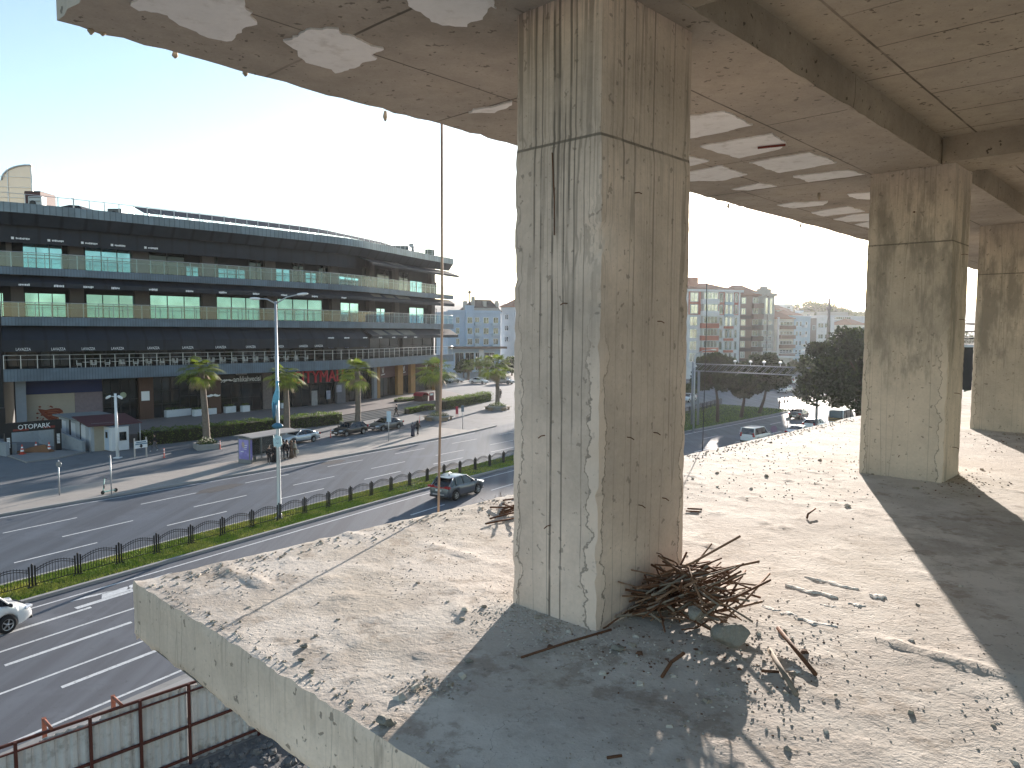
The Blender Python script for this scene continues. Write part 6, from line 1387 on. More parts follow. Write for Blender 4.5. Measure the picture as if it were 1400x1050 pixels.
# electric scooter
g = at(150.5, 674, ZP); t = thing('electric_scooter', 'pale green electric scooter parked on the kerb by a thin post', 'scooter', g); M_sco = mat('scooter mint', (.25, .48, .42), .5, var=.1); sx = ux
f_, b_ = g - sx*.55, g + sx*.45
for p in (f_, b_): m = MB(); m.lathe([(.07, -.03), (.125, -.035), (.14, -.02), (.14, .02), (.125, .035), (.07, .03)], p + V((0, 0, .14)), uy, 16); m.build('wheel', M_tyre, t)
m = MB(); m.box((f_+b_)/2 + V((0, 0, .17)), (.85, .16, .06), sx, bev=.02); m.build('deck', M_sco, t); m = MB(); m.tube([f_ + V((0, 0, .16)), f_ + sx*.06 + V((0, 0, .4)), f_ + sx*.17 + V((0, 0, 1.12))], .035, 8); m.build('stem', M_sco, t); m = MB(); q = f_ + sx*.17 + V((0, 0, 1.14)); m.tube([q - uy*.25, q - uy*.1 + V((0, 0, .02)), q + uy*.1 + V((0, 0, .02)), q + uy*.25], .02, 6); m.build('handlebar', M_blk, t); m = MB(); m.lathe([(.05, 0), (.05, .3)], f_ + sx*.09 + V((0, -.0, .42)), (.13, 0, 1), 8); m.build('battery', M_blk, t)
# red kiosk with arched roof by the fourth palm
a, b = at(577, 557), at(585, 556); d = (b-a).normalized(); s = V((-d.y, d.x, 0)); wd = (b-a).length; t = thing('kiosk', 'small dark red kiosk with an arched roof left of the fourth palm', 'kiosk', a); zt = P3(580, 541, a).z
m = MB(); m.box((a+b)/2 + s*.8 + V((0, 0, zt/2)), (wd, 1.6, zt), d); m.build('wall', mat('kiosk brown', (.06, .03, .022), .6, var=.2), t)
m = MB(); rings = []
for k in range(9): an = pi*k/8; rings.append([(a+b)/2 + d*(cos(an)*wd*.58) + s*y + V((0, 0, zt - .1 + sin(an)*wd*.42)) for y in (-.15, 1.75)] + [(a+b)/2 + d*(cos(an)*wd*.52) + s*y + V((0, 0, zt - .1 + sin(an)*wd*.36)) for y in (1.75, -.15)])
m.loft(rings, True, True, False); m.build('roof', mat('kiosk red', (.28, .02, .03), .6), t)
m = MB(); m.box(b + d*.9 + V((0, 0, 1.1)), (1.1, .08, 2.2), d); m.build('side_stand', mat('dark red rack', (.20, .05, .06), .6, var=.5, scale=4), t); m = MB(); m.box(b + d*.9 + V((0, -.06, 1.9)), (.8, .05, .3), d); m.build('side_sign', M_wlet, t)
# ------------------------------------------------------------------ far buildings
M_win = window_mat('apartment glass', (.10, .13, .15), .12, .4); M_winb = window_mat('bright apartment glass', (.45, .50, .52), .15, .3); M_wfr = mat('white window frame', (.60, .61, .62), .6, var=.05)
def wallm(n, c): return mat('wall ' + n, c, .85, var=.18, scale=.4, dirt=(tuple(x*.75 for x in c), .35))
M_tile = mat('terracotta roof', (.30, .145, .085), .85, var=.35, scale=.8, stretch=(1, 1, 3)); M_dtile = mat('dark brown roof', (.10, .075, .065), .85, var=.3, scale=.8)
class Block:
    def __init__(s, name, label, x0, x1, Y0, Y1, ytop, depth, wall, cat_='apartment block', roof=None, roof_h=2.2, over=.4, z0=0., side=None):
        s.a = atY(x0, 456, Y0); s.b = atY(x1, 456, Y1); s.a.z = s.b.z = 0; s.X = (s.b-s.a).normalized(); s.L = (s.b-s.a).length; s.N = V((s.X.y, -s.X.x, 0)); s.zt = atY((x0+x1)/2, ytop, (Y0+Y1)/2).z; s.dep = depth
        s.t = thing(name, label, cat_, (s.a+s.b)/2); s.c = (s.a+s.b)/2; s.wm = wall
        m = MB(); m.box(s.c - s.N*(depth/2) + V((0, 0, s.zt/2)), (s.L, depth, s.zt), s.X); m.build('wall', wall, s.t)
        if roof == 'hip':
            q = [s.P(-over, over), s.P(s.L+over, over), s.P(s.L+over, -depth-over), s.P(-over, -depth-over)]; r_ = [s.P(s.L*.3, -depth*.5), s.P(s.L*.7, -depth*.5)]; h = s.zt + roof_h
            m = MB(); m.add([p + V((0, 0, s.zt+.02)) for p in q] + [p + V((0, 0, h)) for p in r_] + [p + V((0, 0, s.zt+.18)) for p in q], [(3, 2, 1, 0), (6, 7, 5, 4), (7, 8, 5), (8, 9, 4, 5), (9, 6, 4), (0, 1, 7, 6), (1, 2, 8, 7), (2, 3, 9, 8), (3, 0, 6, 9)]); s.roof = m.build('roof', M_tile, s.t)
        elif roof == 'flat':
            m = MB(); m.box(s.c - s.N*(depth/2) + V((0, 0, s.zt+.2)), (s.L+.5, depth+.5, .4), s.X); s.roof = m.build('roof', wall, s.t)
    def P(s, u, d, z=0): return s.a + s.X*u + s.N*d + V((0, 0, z))
    def u(s, px):                                   # along-front position of a column of the photograph
        lo, hi = -s.L, 2*s.L
        for _ in range(40):
            m_ = (lo+hi)/2
            if pxof(s.P(m_, 0, 10))[0] < px: lo = m_
            else: hi = m_
        return lo
    def z(s, py): return CAMZ + (pxof(s.P(s.L/2, 0, CAMZ))[1] - py)*s.P(s.L/2, 0).y/FPX
    def win(s, x0, x1, y0, y1, d=0., g=None, n=2, name='window'):
        u0, u1, z1, z0 = s.u(x0), s.u(x1), s.z(y0), s.z(y1); m = MB(); c = s.P((u0+u1)/2, d, (z0+z1)/2)
        for e in (u0, u1): m.box(s.P(e, d+.02, (z0+z1)/2), (.12, .16, z1-z0+.12), s.X)
        for e in range(1, n): m.box(s.P(lerp(u0, u1, e/n), d+.02, (z0+z1)/2), (.08, .14, z1-z0-.1), s.X)
        for e in (z0, z1): m.box(s.P((u0+u1)/2, d+.02, e), (u1-u0-.12, .15, .12), s.X)
        f = m.build(name, M_wfr, s.t); m = MB(); m.box(c + s.N*.01, (u1-u0, .06, z1-z0), s.X); m.build('pane', g or M_win, f)
    def slab(s, name, x0, x1, y0, y1, d0, d1, m_, **kw):
        u0, u1, z1, z0 = s.u(x0), s.u(x1), s.z(y0), s.z(y1); m = MB(); m.box(s.P((u0+u1)/2, (d0+d1)/2, (z0+z1)/2), (abs(u1-u0), abs(d1-d0), abs(z1-z0)), s.X); return m.build(name, m_, s.t)
W_blue = wallm('pale blue', (.36, .45, .56)); W_white = wallm('white', (.60, .60, .60)); W_red = wallm('brick red', (.36, .12, .08)); W_brown = wallm('brown', (.22, .15, .12)); W_dbrown = wallm('dark brown', (.12, .085, .075)); W_grey = wallm('warm grey', (.40, .37, .33)); W_lblue = wallm('light blue', (.40, .48, .54)); W_cream = wallm('cream', (.50, .47, .41))
B = Block('apartment_block', 'pale blue four-storey block seen beyond the right end of the mall', 612, 684.5, 214, 219, 428, 16, W_blue, roof='flat')
B.slab('parapet', 612, 684, 424.5, 429, .0, .35, W_blue); B.slab('tower_bay', 635.5, 647, 418, 474, .01, .9, W_blue); B.slab('roof_room', 646, 684, 421, 424.4, -4, -1, W_grey)
for y in (434, 448.5, 463):
    for x0, x1, d in ((623.5, 628, 0), (638, 644.5, .9), (649.5, 655, 0), (661, 668, 0), (674.5, 681, 0)): B.win(x0, x1, y, y+8, d)
    B.slab('balcony', 648, 657, y+6.5, y+11, .02, 1.1, W_lblue); B.slab('balcony', 672, 683, y+7.5, y+11, .02, 1.1, W_lblue)
B.slab('canopy', 612, 690, 473.5, 476.5, .01, 2.4, mat('brown canopy', (.12, .08, .06), .7))
for x0, x1 in ((622, 634), (636, 648), (650, 655), (662, 676)): B.win(x0, x1, 482, 506, .0, M_shop, 2, 'shop_front')
B.slab('white_pier', 654.5, 661, 478, 505, .02, .3, W_white)
u = B.P; m = MB(); zt = B.zt; q = [B.P(B.u(640), -1.5), B.P(B.L+1, -1.5), B.P(B.L+1, -15), B.P(B.u(640), -15)]; hi = zt + 4.2
m.add([p + V((0, 0, zt+.45)) for p in q] + [B.P(B.u(655), -7, hi), B.P(B.L-1, -7, hi)], [(0, 1, 5, 4), (1, 2, 5), (2, 3, 4, 5), (3, 0, 4), (3, 2, 1, 0)]); rf = m.build('roof', M_dtile, B.t)
for x, y0 in ((641, 411), (652, 405), (668, 411), (685, 410)): B.slab('chimney', x-2, x+2, y0, 424, -5, -3.8, W_grey)
g = B.P(B.u(645.5), -3, zt+.4); m = MB(); m.tube([g, V((g.x, g.y, atY(645, 401, g.y).z))], .18, 6); m.lathe([(.05, 0), (.5, .4), (.5, .7), (.05, 1.1)], V((g.x, g.y, atY(645, 402, g.y).z)), n=8); m.build('flue', M_dtile, B.t)
B = Block('apartment_block', 'grey gabled block just left of the big concrete column, behind the pale blue one', 685, 704, 224, 222, 420, 16, wallm('pale grey', (.45, .47, .50)), roof='hip', roof_h=3)
for y in (430, 445, 460): B.win(690, 695, y, y+7)
B = Block('apartment_block', 'white and brick red apartment block just right of the big concrete column', 930, 1011, 188, 193, 398.5, 16, W_white, roof='hip', roof_h=2.6, over=.7)
B.slab('cornice', 929, 1013, 396.5, 399.5, .0, .8, W_white); B.slab('roof_room', 936, 964, 379, 396, -9, -4, mat('terracotta cladding', (.40, .19, .13), .8, var=.2))
for x0, x1 in ((940, 957), (979, 989), (1002, 1008)): B.slab('brick_panel', x0, x1, 399.6, 430.5, .0, .12, W_red)
Ys = (401, 417, 433.5, 450.2, 466.3, 482.3)
for k, y in enumerate(Ys):
    B.win(942.5, 952.5, y, y+12, .13 if k < 2 else .0, M_winb); B.win(958.5, 977, y-.5, y+8.5, 1.05, M_win if k > 1 else M_winb, 4, 'bay_window')
    B.slab('balcony', 956.5, 979, y+8.6, y+15.2, .01, 1.25, W_white if k in (0, 1) else W_red); B.slab('bay', 957.5, 978, y-1.8, y+8.5, .01, 1.0, W_grey)
    for x0, x1 in ((982, 986.5), (990, 994), (996, 999.5), (1003, 1006.5)): B.win(x0, x1, y, y+12, .13, M_winb if x0 in (990, 996) and k < 3 else M_win, 1)
    B.slab('spandrel', 989, 1001, y+12.3, y+15.6, .01, .5, W_lblue if k < 2 else W_red)
B = Block('apartment_block', 'dark brown apartment block with a hipped tiled roof and brown balcony bands', 1010, 1041, 205, 206, 404, 18, W_brown, roof='hip', roof_h=3.4, over=.8)
for k, y in enumerate((407.5, 422, 437, 452, 466.5, 481)):
    B.win(1012.5, 1018, y, y+8, 0, M_winb); B.slab('balcony', 1026.5, 1040.5, y+7.5, y+14, .01, 1.2, W_dbrown if k > 1 else W_brown); B.win(1028, 1039.5, y, y+7.2, .0, M_win, 3); 
    if k > 0: B.slab('band', 1010, 1026, y+9.5, y+14, .0, .15, W_dbrown)
B = Block('apartment_block', 'slim pale corner tower with tall sunlit windows, joined right of the brown block', 1041.3, 1058, 205, 210, 402, 14, W_grey, roof='flat', cat_='tower block')
B.slab('crown', 1046, 1055, 395, 402.5, -3, -.5, W_grey); B.slab('crown', 1048.5, 1052, 391.5, 396, -2.6, -.9, W_grey); B.slab('cornice', 1041, 1059, 401, 405, .0, .5, W_grey)
for x0, x1 in ((1044.5, 1049), (1050.5, 1054.5)): B.win(x0, x1, 408, 429.5, .05, M_winb, 1, 'tall_window')
for y in (438, 452, 460, 470, 480):
    for x0, x1 in ((1042.5, 1047), (1049.5, 1054)): B.win(x0, x1, y, y+6, .05, M_win, 2)
B.slab('dark_groove', 1047.6, 1048.6, 405.5, 492, .0, .1, W_dbrown)
B = Block('apartment_block', 'grey brown block with wide balcony bands and a pitched tile roof', 1060, 1085, 226, 229, 436, 15, W_cream, roof='hip', roof_h=3.2)
for y in (440, 453, 466, 478): B.slab('balcony', 1064, 1084, y+5, y+10, .01, 1.2, W_brown); B.win(1066, 1083, y, y+4.8, 0, M_win, 4)
B.slab('white_edge', 1061.5, 1063.5, 434, 490, .01, .5, W_white)
B = Block('apartment_block', 'light blue block with narrow windows right of the balcony band block', 1085.5, 1107.5, 229, 236, 434, 15, W_lblue, roof='flat')
for y in (440, 453, 466, 478):
    for x0, x1 in ((1087.5, 1090), (1092.5, 1095), (1100.5, 1103)): B.win(x0, x1, y, y+6, 0, M_win, 1)
    B.slab('balcony', 1095.5, 1099, y+4, y+8, .01, 1.0, W_white)
B = Block('apartment_block', 'plain brown grey gable block between the light blue and the white one', 1108, 1116, 245, 246, 435, 14, wallm('mole', (.22, .18, .16)))
B.win(1110.5, 1113.5, 445, 451)
B = Block('apartment_block', 'white flat-roofed block with two square windows above the big pine', 1115, 1140, 262, 264, 435, 14, W_white, roof='flat')
for x0, x1 in ((1118, 1125), (1127, 1134)):
    for y in (442, 457): B.win(x0, x1, y, y+6)
B = Block('low_building', 'long low flat-roofed building on the skyline behind the big pine', 1128, 1186, 330, 345, 433, 16, wallm('haze grey', (.45, .46, .48)), roof='flat', cat_='building')
B.win(1139, 1162, 428.5+5, 437, 0, M_win, 8); B.slab('roof_room', 1136, 1164, 426.5, 433, -8, -2, W_grey)
B = Block('apartment_block', 'far white house on the wooded hill, left of the skyline mast', 1072, 1083, 420, 424, 416.5, 14, W_white, roof='flat', cat_='house'); B.win(1075, 1079, 419, 422)
B = Block('apartment_block', 'second far pale house on the wooded hill, with a roof terrace', 1099, 1112, 400, 404, 428, 14, W_cream, roof='flat', cat_='house'); B.win(1102, 1106, 430, 433); B.slab('roof_room', 1096.5, 1100, 425, 428, -5, -1, W_lblue)
for k, (x0, x1, yt, Yd, wm_, lb_) in enumerate(((1066, 1079, 424, 330, W_cream, 'cream hillside house with a tiled roof, leftmost on the slope'), (1083, 1095, 431, 318, W_white, 'white hillside house with a tiled roof, middle of the slope'), (1164, 1184, 444, 300, W_cream, 'cream block peeping over the big pine next to the second column'))):
    B = Block('apartment_block', lb_, x0, x1, Yd, Yd+3, yt, 12, wm_, roof='hip', roof_h=2.5, cat_='house'); B.win(x0+3, x0+5.5, yt+3, yt+6.5); B.win(x1-5.5, x1-3, yt+3, yt+6.5)
# mast
g = atY(1133, 440, 250); g.z = 0; m = MB(); zt = atY(1133, 407.5, 250).z; m.tube([g, g + V((0, 0, zt*.62)), g + V((0, 0, zt))], [.7, .6, .3], 8); m.lathe([(.2, 0), (1.0, .5), (1.0, 1.0), (.2, 1.5)], g + V((0, 0, atY(1133, 424, 250).z)), n=10); tag(m.build('mast', mat('mast grey', (.06, .06, .062), .7)), 'slim dark mast with a collar on the skyline above the big pine', 'mast')
# footbridge across the avenue
pL_, pR_ = atY(1046, 487, 196), atY(1114, 489, 202); fb = thing('footbridge', 'pale footbridge with rails crossing the avenue in front of the far blocks', 'bridge', V((pL_.x, pL_.y, 0))); d = (pR_-pL_).normalized()
m = MB(); m.box((pL_+pR_)/2, ((pR_-pL_).length, 2.4, .5), d); m.build('deck', W_white, fb); m = MB()
for s in (-1, 1):
    m.tube([pL_ + V((0, s*1.1, 1.3)), pR_ + V((0, s*1.1, 1.3))], .07, 5)
m.tube([pL_ + V((0, -1.1, .8)), pR_ + V((0, -1.1, .8))], .04, 5); m.build('handrail', W_white, fb)
for k in (.1, .5, .9): m = MB(); p = pL_.lerp(pR_, k); m.tube([V((p.x, p.y, 0)), V((p.x, p.y, p.z-.26))], .3, 8); m.build('support', W_grey, fb)
g = at(1078, 506); m = MB(); m.tube([g, g + V((0, 0, 3.4))], .08, 6); m.box(g + V((0, -.1, 3.2)), (1.5, .06, 1.1)); t = tag(m.build('yellow_sign', mat('yellow sign', (.45, .33, .03), .6)), 'small yellow sign on a post under the footbridge', 'sign')
# dark neighbour on the right, seen between the second and third column
t = thing('neighbour_building', 'black neighbouring building with a roof railing seen between the two right columns', 'building', W(52, 5, 0)); M_nb = mat('black cladding', (.012, .012, .013), .6, var=.2)
m = MB(); m.box(W(52, 5.0, 10.25), (16, 9.4, 2.35), Ax); m.build('wall', M_nb, t); m = MB(); m.box(W(52, 5.0, 4.53), (15.4, 8.8, 9.06), Ax); m.build('lower_wall', window_mat('greenish glazing', (.26, .34, .28), .15), t)
m = MB(); 
for z in (11.75, 12.1, 12.5): m.tube([W(44.2, 9.6, z), W(44.2, .4, z)], .035, 5); m.tube([W(44.2, 9.6, z), W(59.8, 9.6, z)], .035, 5)
for b in range(10): m.tube([W(44.2, 9.6-b*1.02, 11.42), W(44.2, 9.6-b*1.02, 12.5)], .035, 5)
m.build('roof_railing', M_iron, t); m = MB(); m.box(W(44.0, 5.0, 11.35), (.5, 9.8, .12), Ax); m.build('coping', W_white, t)
for b in (8.6, 6.5): m = MB(); m.box(W(44.28, b, 7.6), (.06, .25, 2.8), Ax); m.build('mullion', M_nb, t)
# ------------------------------------------------------------------ trees
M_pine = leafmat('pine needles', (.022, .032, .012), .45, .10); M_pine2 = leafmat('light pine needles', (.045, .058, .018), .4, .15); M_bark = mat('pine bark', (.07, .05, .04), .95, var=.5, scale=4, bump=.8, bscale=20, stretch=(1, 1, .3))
def crown_tree(name, label, base, clumps, seed, trunk_r, trunk_pts, nleaf, leaf, mats=None, cat_='tree', group=None, shell=.55):
    r = random.Random(seed); t = thing(name, label, cat_, base, 0, group); m = MB(); n = len(trunk_pts); m.tube(trunk_pts, [trunk_r*(1 - .55*k/(n-1)) for k in range(n)], 9); tr = m.build('trunk', M_bark, t)
    fork = trunk_pts[-1]
    for c, rr in clumps[:14]:
        m = MB(); q = fork.lerp(c, .5) + V((0, 0, -.08*(c-fork).length)); m.tube([fork - V((0, 0, .3)), q, c], [trunk_r*.38, trunk_r*.22, trunk_r*.08], 6); m.build('limb', M_bark, tr)
    lv = MB()
    tot = sum(rr**2 for c, rr in clumps)
    for c, rr in clumps:
        for _ in range(int(nleaf*rr*rr/tot)):
            dv_ = V((r.gauss(0, 1), r.gauss(0, 1), r.gauss(0, 1))).normalized(); rad = rr*(shell + (1-shell)*r.random()**.5)*(1 + .30*fbm(c + dv_*rr, 1.1, 3)); p = c + V((dv_.x*rad, dv_.y*rad, dv_.z*rad*.78))
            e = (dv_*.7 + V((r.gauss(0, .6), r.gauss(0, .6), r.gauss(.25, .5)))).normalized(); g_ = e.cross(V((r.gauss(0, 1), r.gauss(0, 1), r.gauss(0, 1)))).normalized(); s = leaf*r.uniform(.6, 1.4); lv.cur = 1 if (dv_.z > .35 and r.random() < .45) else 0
            lv.add([p - g_*s*.30, p + e*s*.35 - g_*s*.42, p + e*s, p + e*s*.35 + g_*s*.42, p + g_*s*.30], [(0, 1, 2, 3, 4)])
    lv.build('crown', mats or [M_pine, M_pine2], t); return t
def px_clumps(lst, Y, seed, fill=1.0):   # crown lumps surveyed from the photograph, spread in depth as well
    r = random.Random(seed); out = []
    for x, y, rp in lst:
        rr = rp*Y/FPX; c = atY(x, y, Y)
        for k in range(3): out.append((c + V((r.uniform(-.3, .3)*rr, r.uniform(-1.6, 1.6)*rr, r.uniform(-.25, .25)*rr)), rr*r.uniform(.8, 1.05)))
    return out
Yb = 74
g = V(((1178-700)/FPX*Yb, Yb, 0)); 
cl = px_clumps([(1118, 525, 20), (1140, 545, 13), (1105, 540, 13), (1128, 500, 21), (1150, 478, 22), (1172, 460, 20), (1165, 510, 30), (1180, 545, 22), (1195, 500, 34), (1210, 465, 26), (1225, 520, 28), (1140, 520, 24), (1240, 490, 24), (1122, 478, 12), (1160, 535, 20)], Yb, 5)
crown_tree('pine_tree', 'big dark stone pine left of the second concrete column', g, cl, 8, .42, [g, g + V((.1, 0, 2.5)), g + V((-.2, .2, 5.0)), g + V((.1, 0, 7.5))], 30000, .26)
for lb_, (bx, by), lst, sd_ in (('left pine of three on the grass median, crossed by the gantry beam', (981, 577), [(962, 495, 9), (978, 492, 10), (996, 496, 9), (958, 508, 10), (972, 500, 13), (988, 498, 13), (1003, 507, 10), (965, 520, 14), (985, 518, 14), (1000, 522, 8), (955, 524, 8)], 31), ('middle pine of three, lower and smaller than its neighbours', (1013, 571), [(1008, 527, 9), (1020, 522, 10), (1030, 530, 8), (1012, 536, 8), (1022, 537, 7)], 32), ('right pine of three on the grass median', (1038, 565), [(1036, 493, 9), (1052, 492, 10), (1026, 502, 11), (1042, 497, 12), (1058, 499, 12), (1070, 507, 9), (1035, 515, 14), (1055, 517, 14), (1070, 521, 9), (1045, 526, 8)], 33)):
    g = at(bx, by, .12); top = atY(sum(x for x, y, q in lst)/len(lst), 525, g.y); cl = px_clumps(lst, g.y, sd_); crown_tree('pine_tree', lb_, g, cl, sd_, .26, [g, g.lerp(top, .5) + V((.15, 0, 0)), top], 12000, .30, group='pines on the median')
M_broad = leafmat('broad leaves', (.06, .075, .03), .5)
for k, (x, y, rp, Y, lb_) in enumerate(((700, 495, 13, 200, 'dark rounded tree partly behind the big concrete column, left side'), (634, 500, 8, 190, 'small dark tree at the mall corner before the pale blue block'), (1062, 500, 7, 185, 'small tree under the left end of the footbridge'), (1088, 500, 8, 180, 'grey green tree under the middle of the footbridge'), (1104, 498, 8, 176, 'pale bushy tree beside the big pine, under the footbridge'), (945, 530, 6, 130, 'small tree beside the gantry post and the big column'))):
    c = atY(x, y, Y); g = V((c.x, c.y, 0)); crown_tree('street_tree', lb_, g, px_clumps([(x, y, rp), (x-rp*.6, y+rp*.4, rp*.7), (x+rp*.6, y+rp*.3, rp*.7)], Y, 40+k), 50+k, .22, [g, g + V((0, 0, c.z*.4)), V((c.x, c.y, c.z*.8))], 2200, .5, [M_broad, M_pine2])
# wooded hill with houses, far hills
def hill(name, x0, x1, Y, prof, seed, dep, material):
    m = MB(); m.smooth = True; N, D = 60, 14; vs = []
    for i in range(N+1):
        x = lerp(x0, x1, i/N)
        for j in range(D+1):
            t_ = j/D; hh = interp(prof, x); P = atY(x, hh, Y); q = V((P.x*(1 + .15*t_), Y + dep*(t_-.5), 0)); q.z = -.5 + max(0, P.z)*sin(pi*t_)**.8*(1 + .05*fbm((q.x*.01, q.y*.01, seed), 3, 4)); vs.append(q)
    m.add(vs, [(i*(D+1)+j, (i+1)*(D+1)+j, (i+1)*(D+1)+j+1, i*(D+1)+j+1) for i in range(N) for j in range(D)]); return struct(m.build(name, material))
M_hill = mat('wooded hillside', (.055, .06, .035), .95, var=.6, scale=.05, bump=.8, bscale=.3); M_hillf = mat('far mountain', (.07, .08, .075), .95, var=.3, scale=.002)
hill('hill', 1030, 1200, 480, [(1030, 440), (1050, 425), (1062, 418), (1080, 417), (1098, 427), (1120, 432), (1150, 434), (1200, 440)], 1, 260, M_hill)
hill('far_hills', -500, 2000, 2300, [(-700, 430), (100, 425), (500, 420), (620, 411), (660, 414), (800, 420), (1000, 424), (1200, 422), (1320, 412), (1500, 418), (2200, 425)], 2, 900, M_hillf)
r = random.Random(77); lv = MB()
for _ in range(9000):
    x = r.uniform(1040, 1190); y = interp([(1040, 432), (1062, 418), (1080, 417), (1098, 427), (1120, 432), (1190, 436)], x); Y = 480 + r.uniform(-110, 0); t_ = (Y-480)/260 + .5; P = atY(x, y, 480); p = V((P.x*(1 + .15*t_), Y, max(0, P.z)*sin(pi*t_)**.8 + r.uniform(0, 3.2)*max(.1, .6+fbm((x*.1, Y*.05, 0), 1.5, 2)))); e = V((r.gauss(0, 1), r.gauss(0, 1), r.gauss(0, 1))).normalized(); g_ = e.cross(V((1, .3, .2))).normalized(); s = r.uniform(.6, 1.5); lv.add([p-g_*s*.6, p+e*s, p+g_*s*.6], [(0, 1, 2)])
tag(lv.build('hillside_wood', [M_broad]), 'far-off wood covering the hill behind the apartment blocks', 'wood', kind='stuff')
# ------------------------------------------------------------------ traffic gantry
g = at(954, 581, .12); gt = thing('traffic_gantry', 'steel lattice gantry with lamps over the near carriageway', 'gantry', g); M_gan = mat('gantry steel', (.20, .22, .25), .75, .1, var=.15)
dirg = V((.726, -.6876, 0)); zb_, zt_ = 7.05, 7.95; e0 = g - dirg*.6; LG = 15.0
m = MB(); m.tube([g, V((g.x, g.y, zb_))], .16, 8); m.tube([g - dirg*.9 + V((.0, 0, 0)), V((g.x, g.y, zt_+.3)) - dirg*.9], .13, 8); m.build('post', M_gan, gt)
q = g + dirg*LG; m = MB(); m.tube([V((q.x, q.y, 0)), V((q.x, q.y, zb_))], .16, 8); m.build('post', M_gan, gt)
m = MB(); sN = V((dirg.y, -dirg.x, 0))*.35
def gp_(s, z, k): p = e0 + dirg*s + sN*k; return V((p.x, p.y, z))
for k in (-1, 1):
    for z in (zb_, zt_): m.tube([gp_(0, z, k), gp_(LG+.8, z, k)], .06, 5)
N = 16
for k in (-1, 1):
    for i in range(N):
        s0, s1 = (LG+.8)*i/N, (LG+.8)*(i+1)/N; m.tube([gp_(s0, zb_, k), gp_(s1, zt_, k)], .03, 4)
for i in range(0, N+1, 4): s0 = (LG+.8)*i/N; m.tube([gp_(s0, zt_, -1), gp_(s0, zt_, 1)], .03, 4)
m.build('truss', M_gan, gt)
for s in (5.5, 7.5, 9.2, 11.2):
    m = MB(); m.tube([gp_(s, zt_+.06, 0), gp_(s, zt_+.5, 0)], .04, 5); m.box(gp_(s, zt_+.5, 0), (.35, .3, .22), dirg, bev=.04); m.build('camera_head', M_white, gt)
# signs by the near kerb
g = W(76, f1(76)-13.3, .1); c = atY(1058, 586.5, at(1058, 606).y); g = V((c.x, c.y, 0)); t = thing('round_road_sign', 'round purple-backed road sign just above the slab edge', 'road sign', g); m = MB(); m.tube([g, c + V((0, .05, .2))], .04, 6); m.build('post', M_galv, t); m = MB(); m.lathe([(.36, 0), (.36, .03)], c, (0, -1, 0), 22); m.build('sign_face', mat('purple grey back', (.20, .13, .22), .5, var=.2), t)
c = atY(1077, 573, 88); g = V((c.x, c.y, 0)); t = thing('signpost', 'thin post with a small dark square sign above the slab edge', 'road sign', g); m = MB(); m.tube([g, c + V((0, .05, .2))], .04, 6); m.build('post', M_galv, t); m = MB(); m.box(c, (.40, .04, .40)); m.build('sign_face', M_sgrey, t)
t = thing('street_lamp', 'distant slim street lamp with one arm on the grass median', 'street lamp', at(948, 590, .12)); g = at(948, 590, .12); m = MB(); m.tube([g, g + V((0, 0, 9.3))], [.12, .07], 8); m.build('pole', M_galv, t); m = MB(); m.tube([g + V((0, 0, 9.2)), g + V((.8, -.6, 9.7)), g + V((1.6, -1.2, 9.8))], .05, 6); m.box(g + V((1.8, -1.35, 9.8)), (.6, .25, .12), V((1, -.7, 0)), bev=.04); m.build('lamp_head', M_galv, t)
# ------------------------------------------------------------------ on the slab: rod, cable, rebar, chips
a, b = at(600.5, 697, ZF), at(606, 176, ZC); m = MB(); m.tube([a - V((0, 0, .25)) + Bx*.02, a.lerp(b, .5) + Ax*.01, b + V((0, 0, .3)) + Bx*.02], .011, 8); tag(m.build('steel_rod', mat('brown rod', (.34, .26, .21), .7, .2, var=.4, scale=6)), 'long thin brown steel rod standing from slab edge to ceiling edge left of the column', 'rod')
a, b = at(963, 611, ZF), at(969, 274, ZC); m = MB(); m.tube([a - V((0, 0, .3)) + Bx*.03, a.lerp(b, .5), b + V((0, 0, .2)) + Bx*.03], .006, 6); tag(m.build('cable', M_blk), 'thin dark cable hanging at the slab edge right of the big column', 'cable')
M_rods = [M_rust, mat('pale rusty steel', (.20, .115, .07), .85, .1, var=.5, scale=9, dirt=((.22, .19, .16), .6)), mat('dusty steel', (.20, .165, .13), .9, 0, var=.4, scale=10)]
r = random.Random(12); ctr = at(938, 848, ZF); rt = V((1, 0, 0)); fw = V((0, 1, 0))
def rod(pts, rad, mt, label, group): m = MB(); m.tube(pts, rad, 6); return tag(m.build('rebar_rod', mt), label, 'steel rod', group)
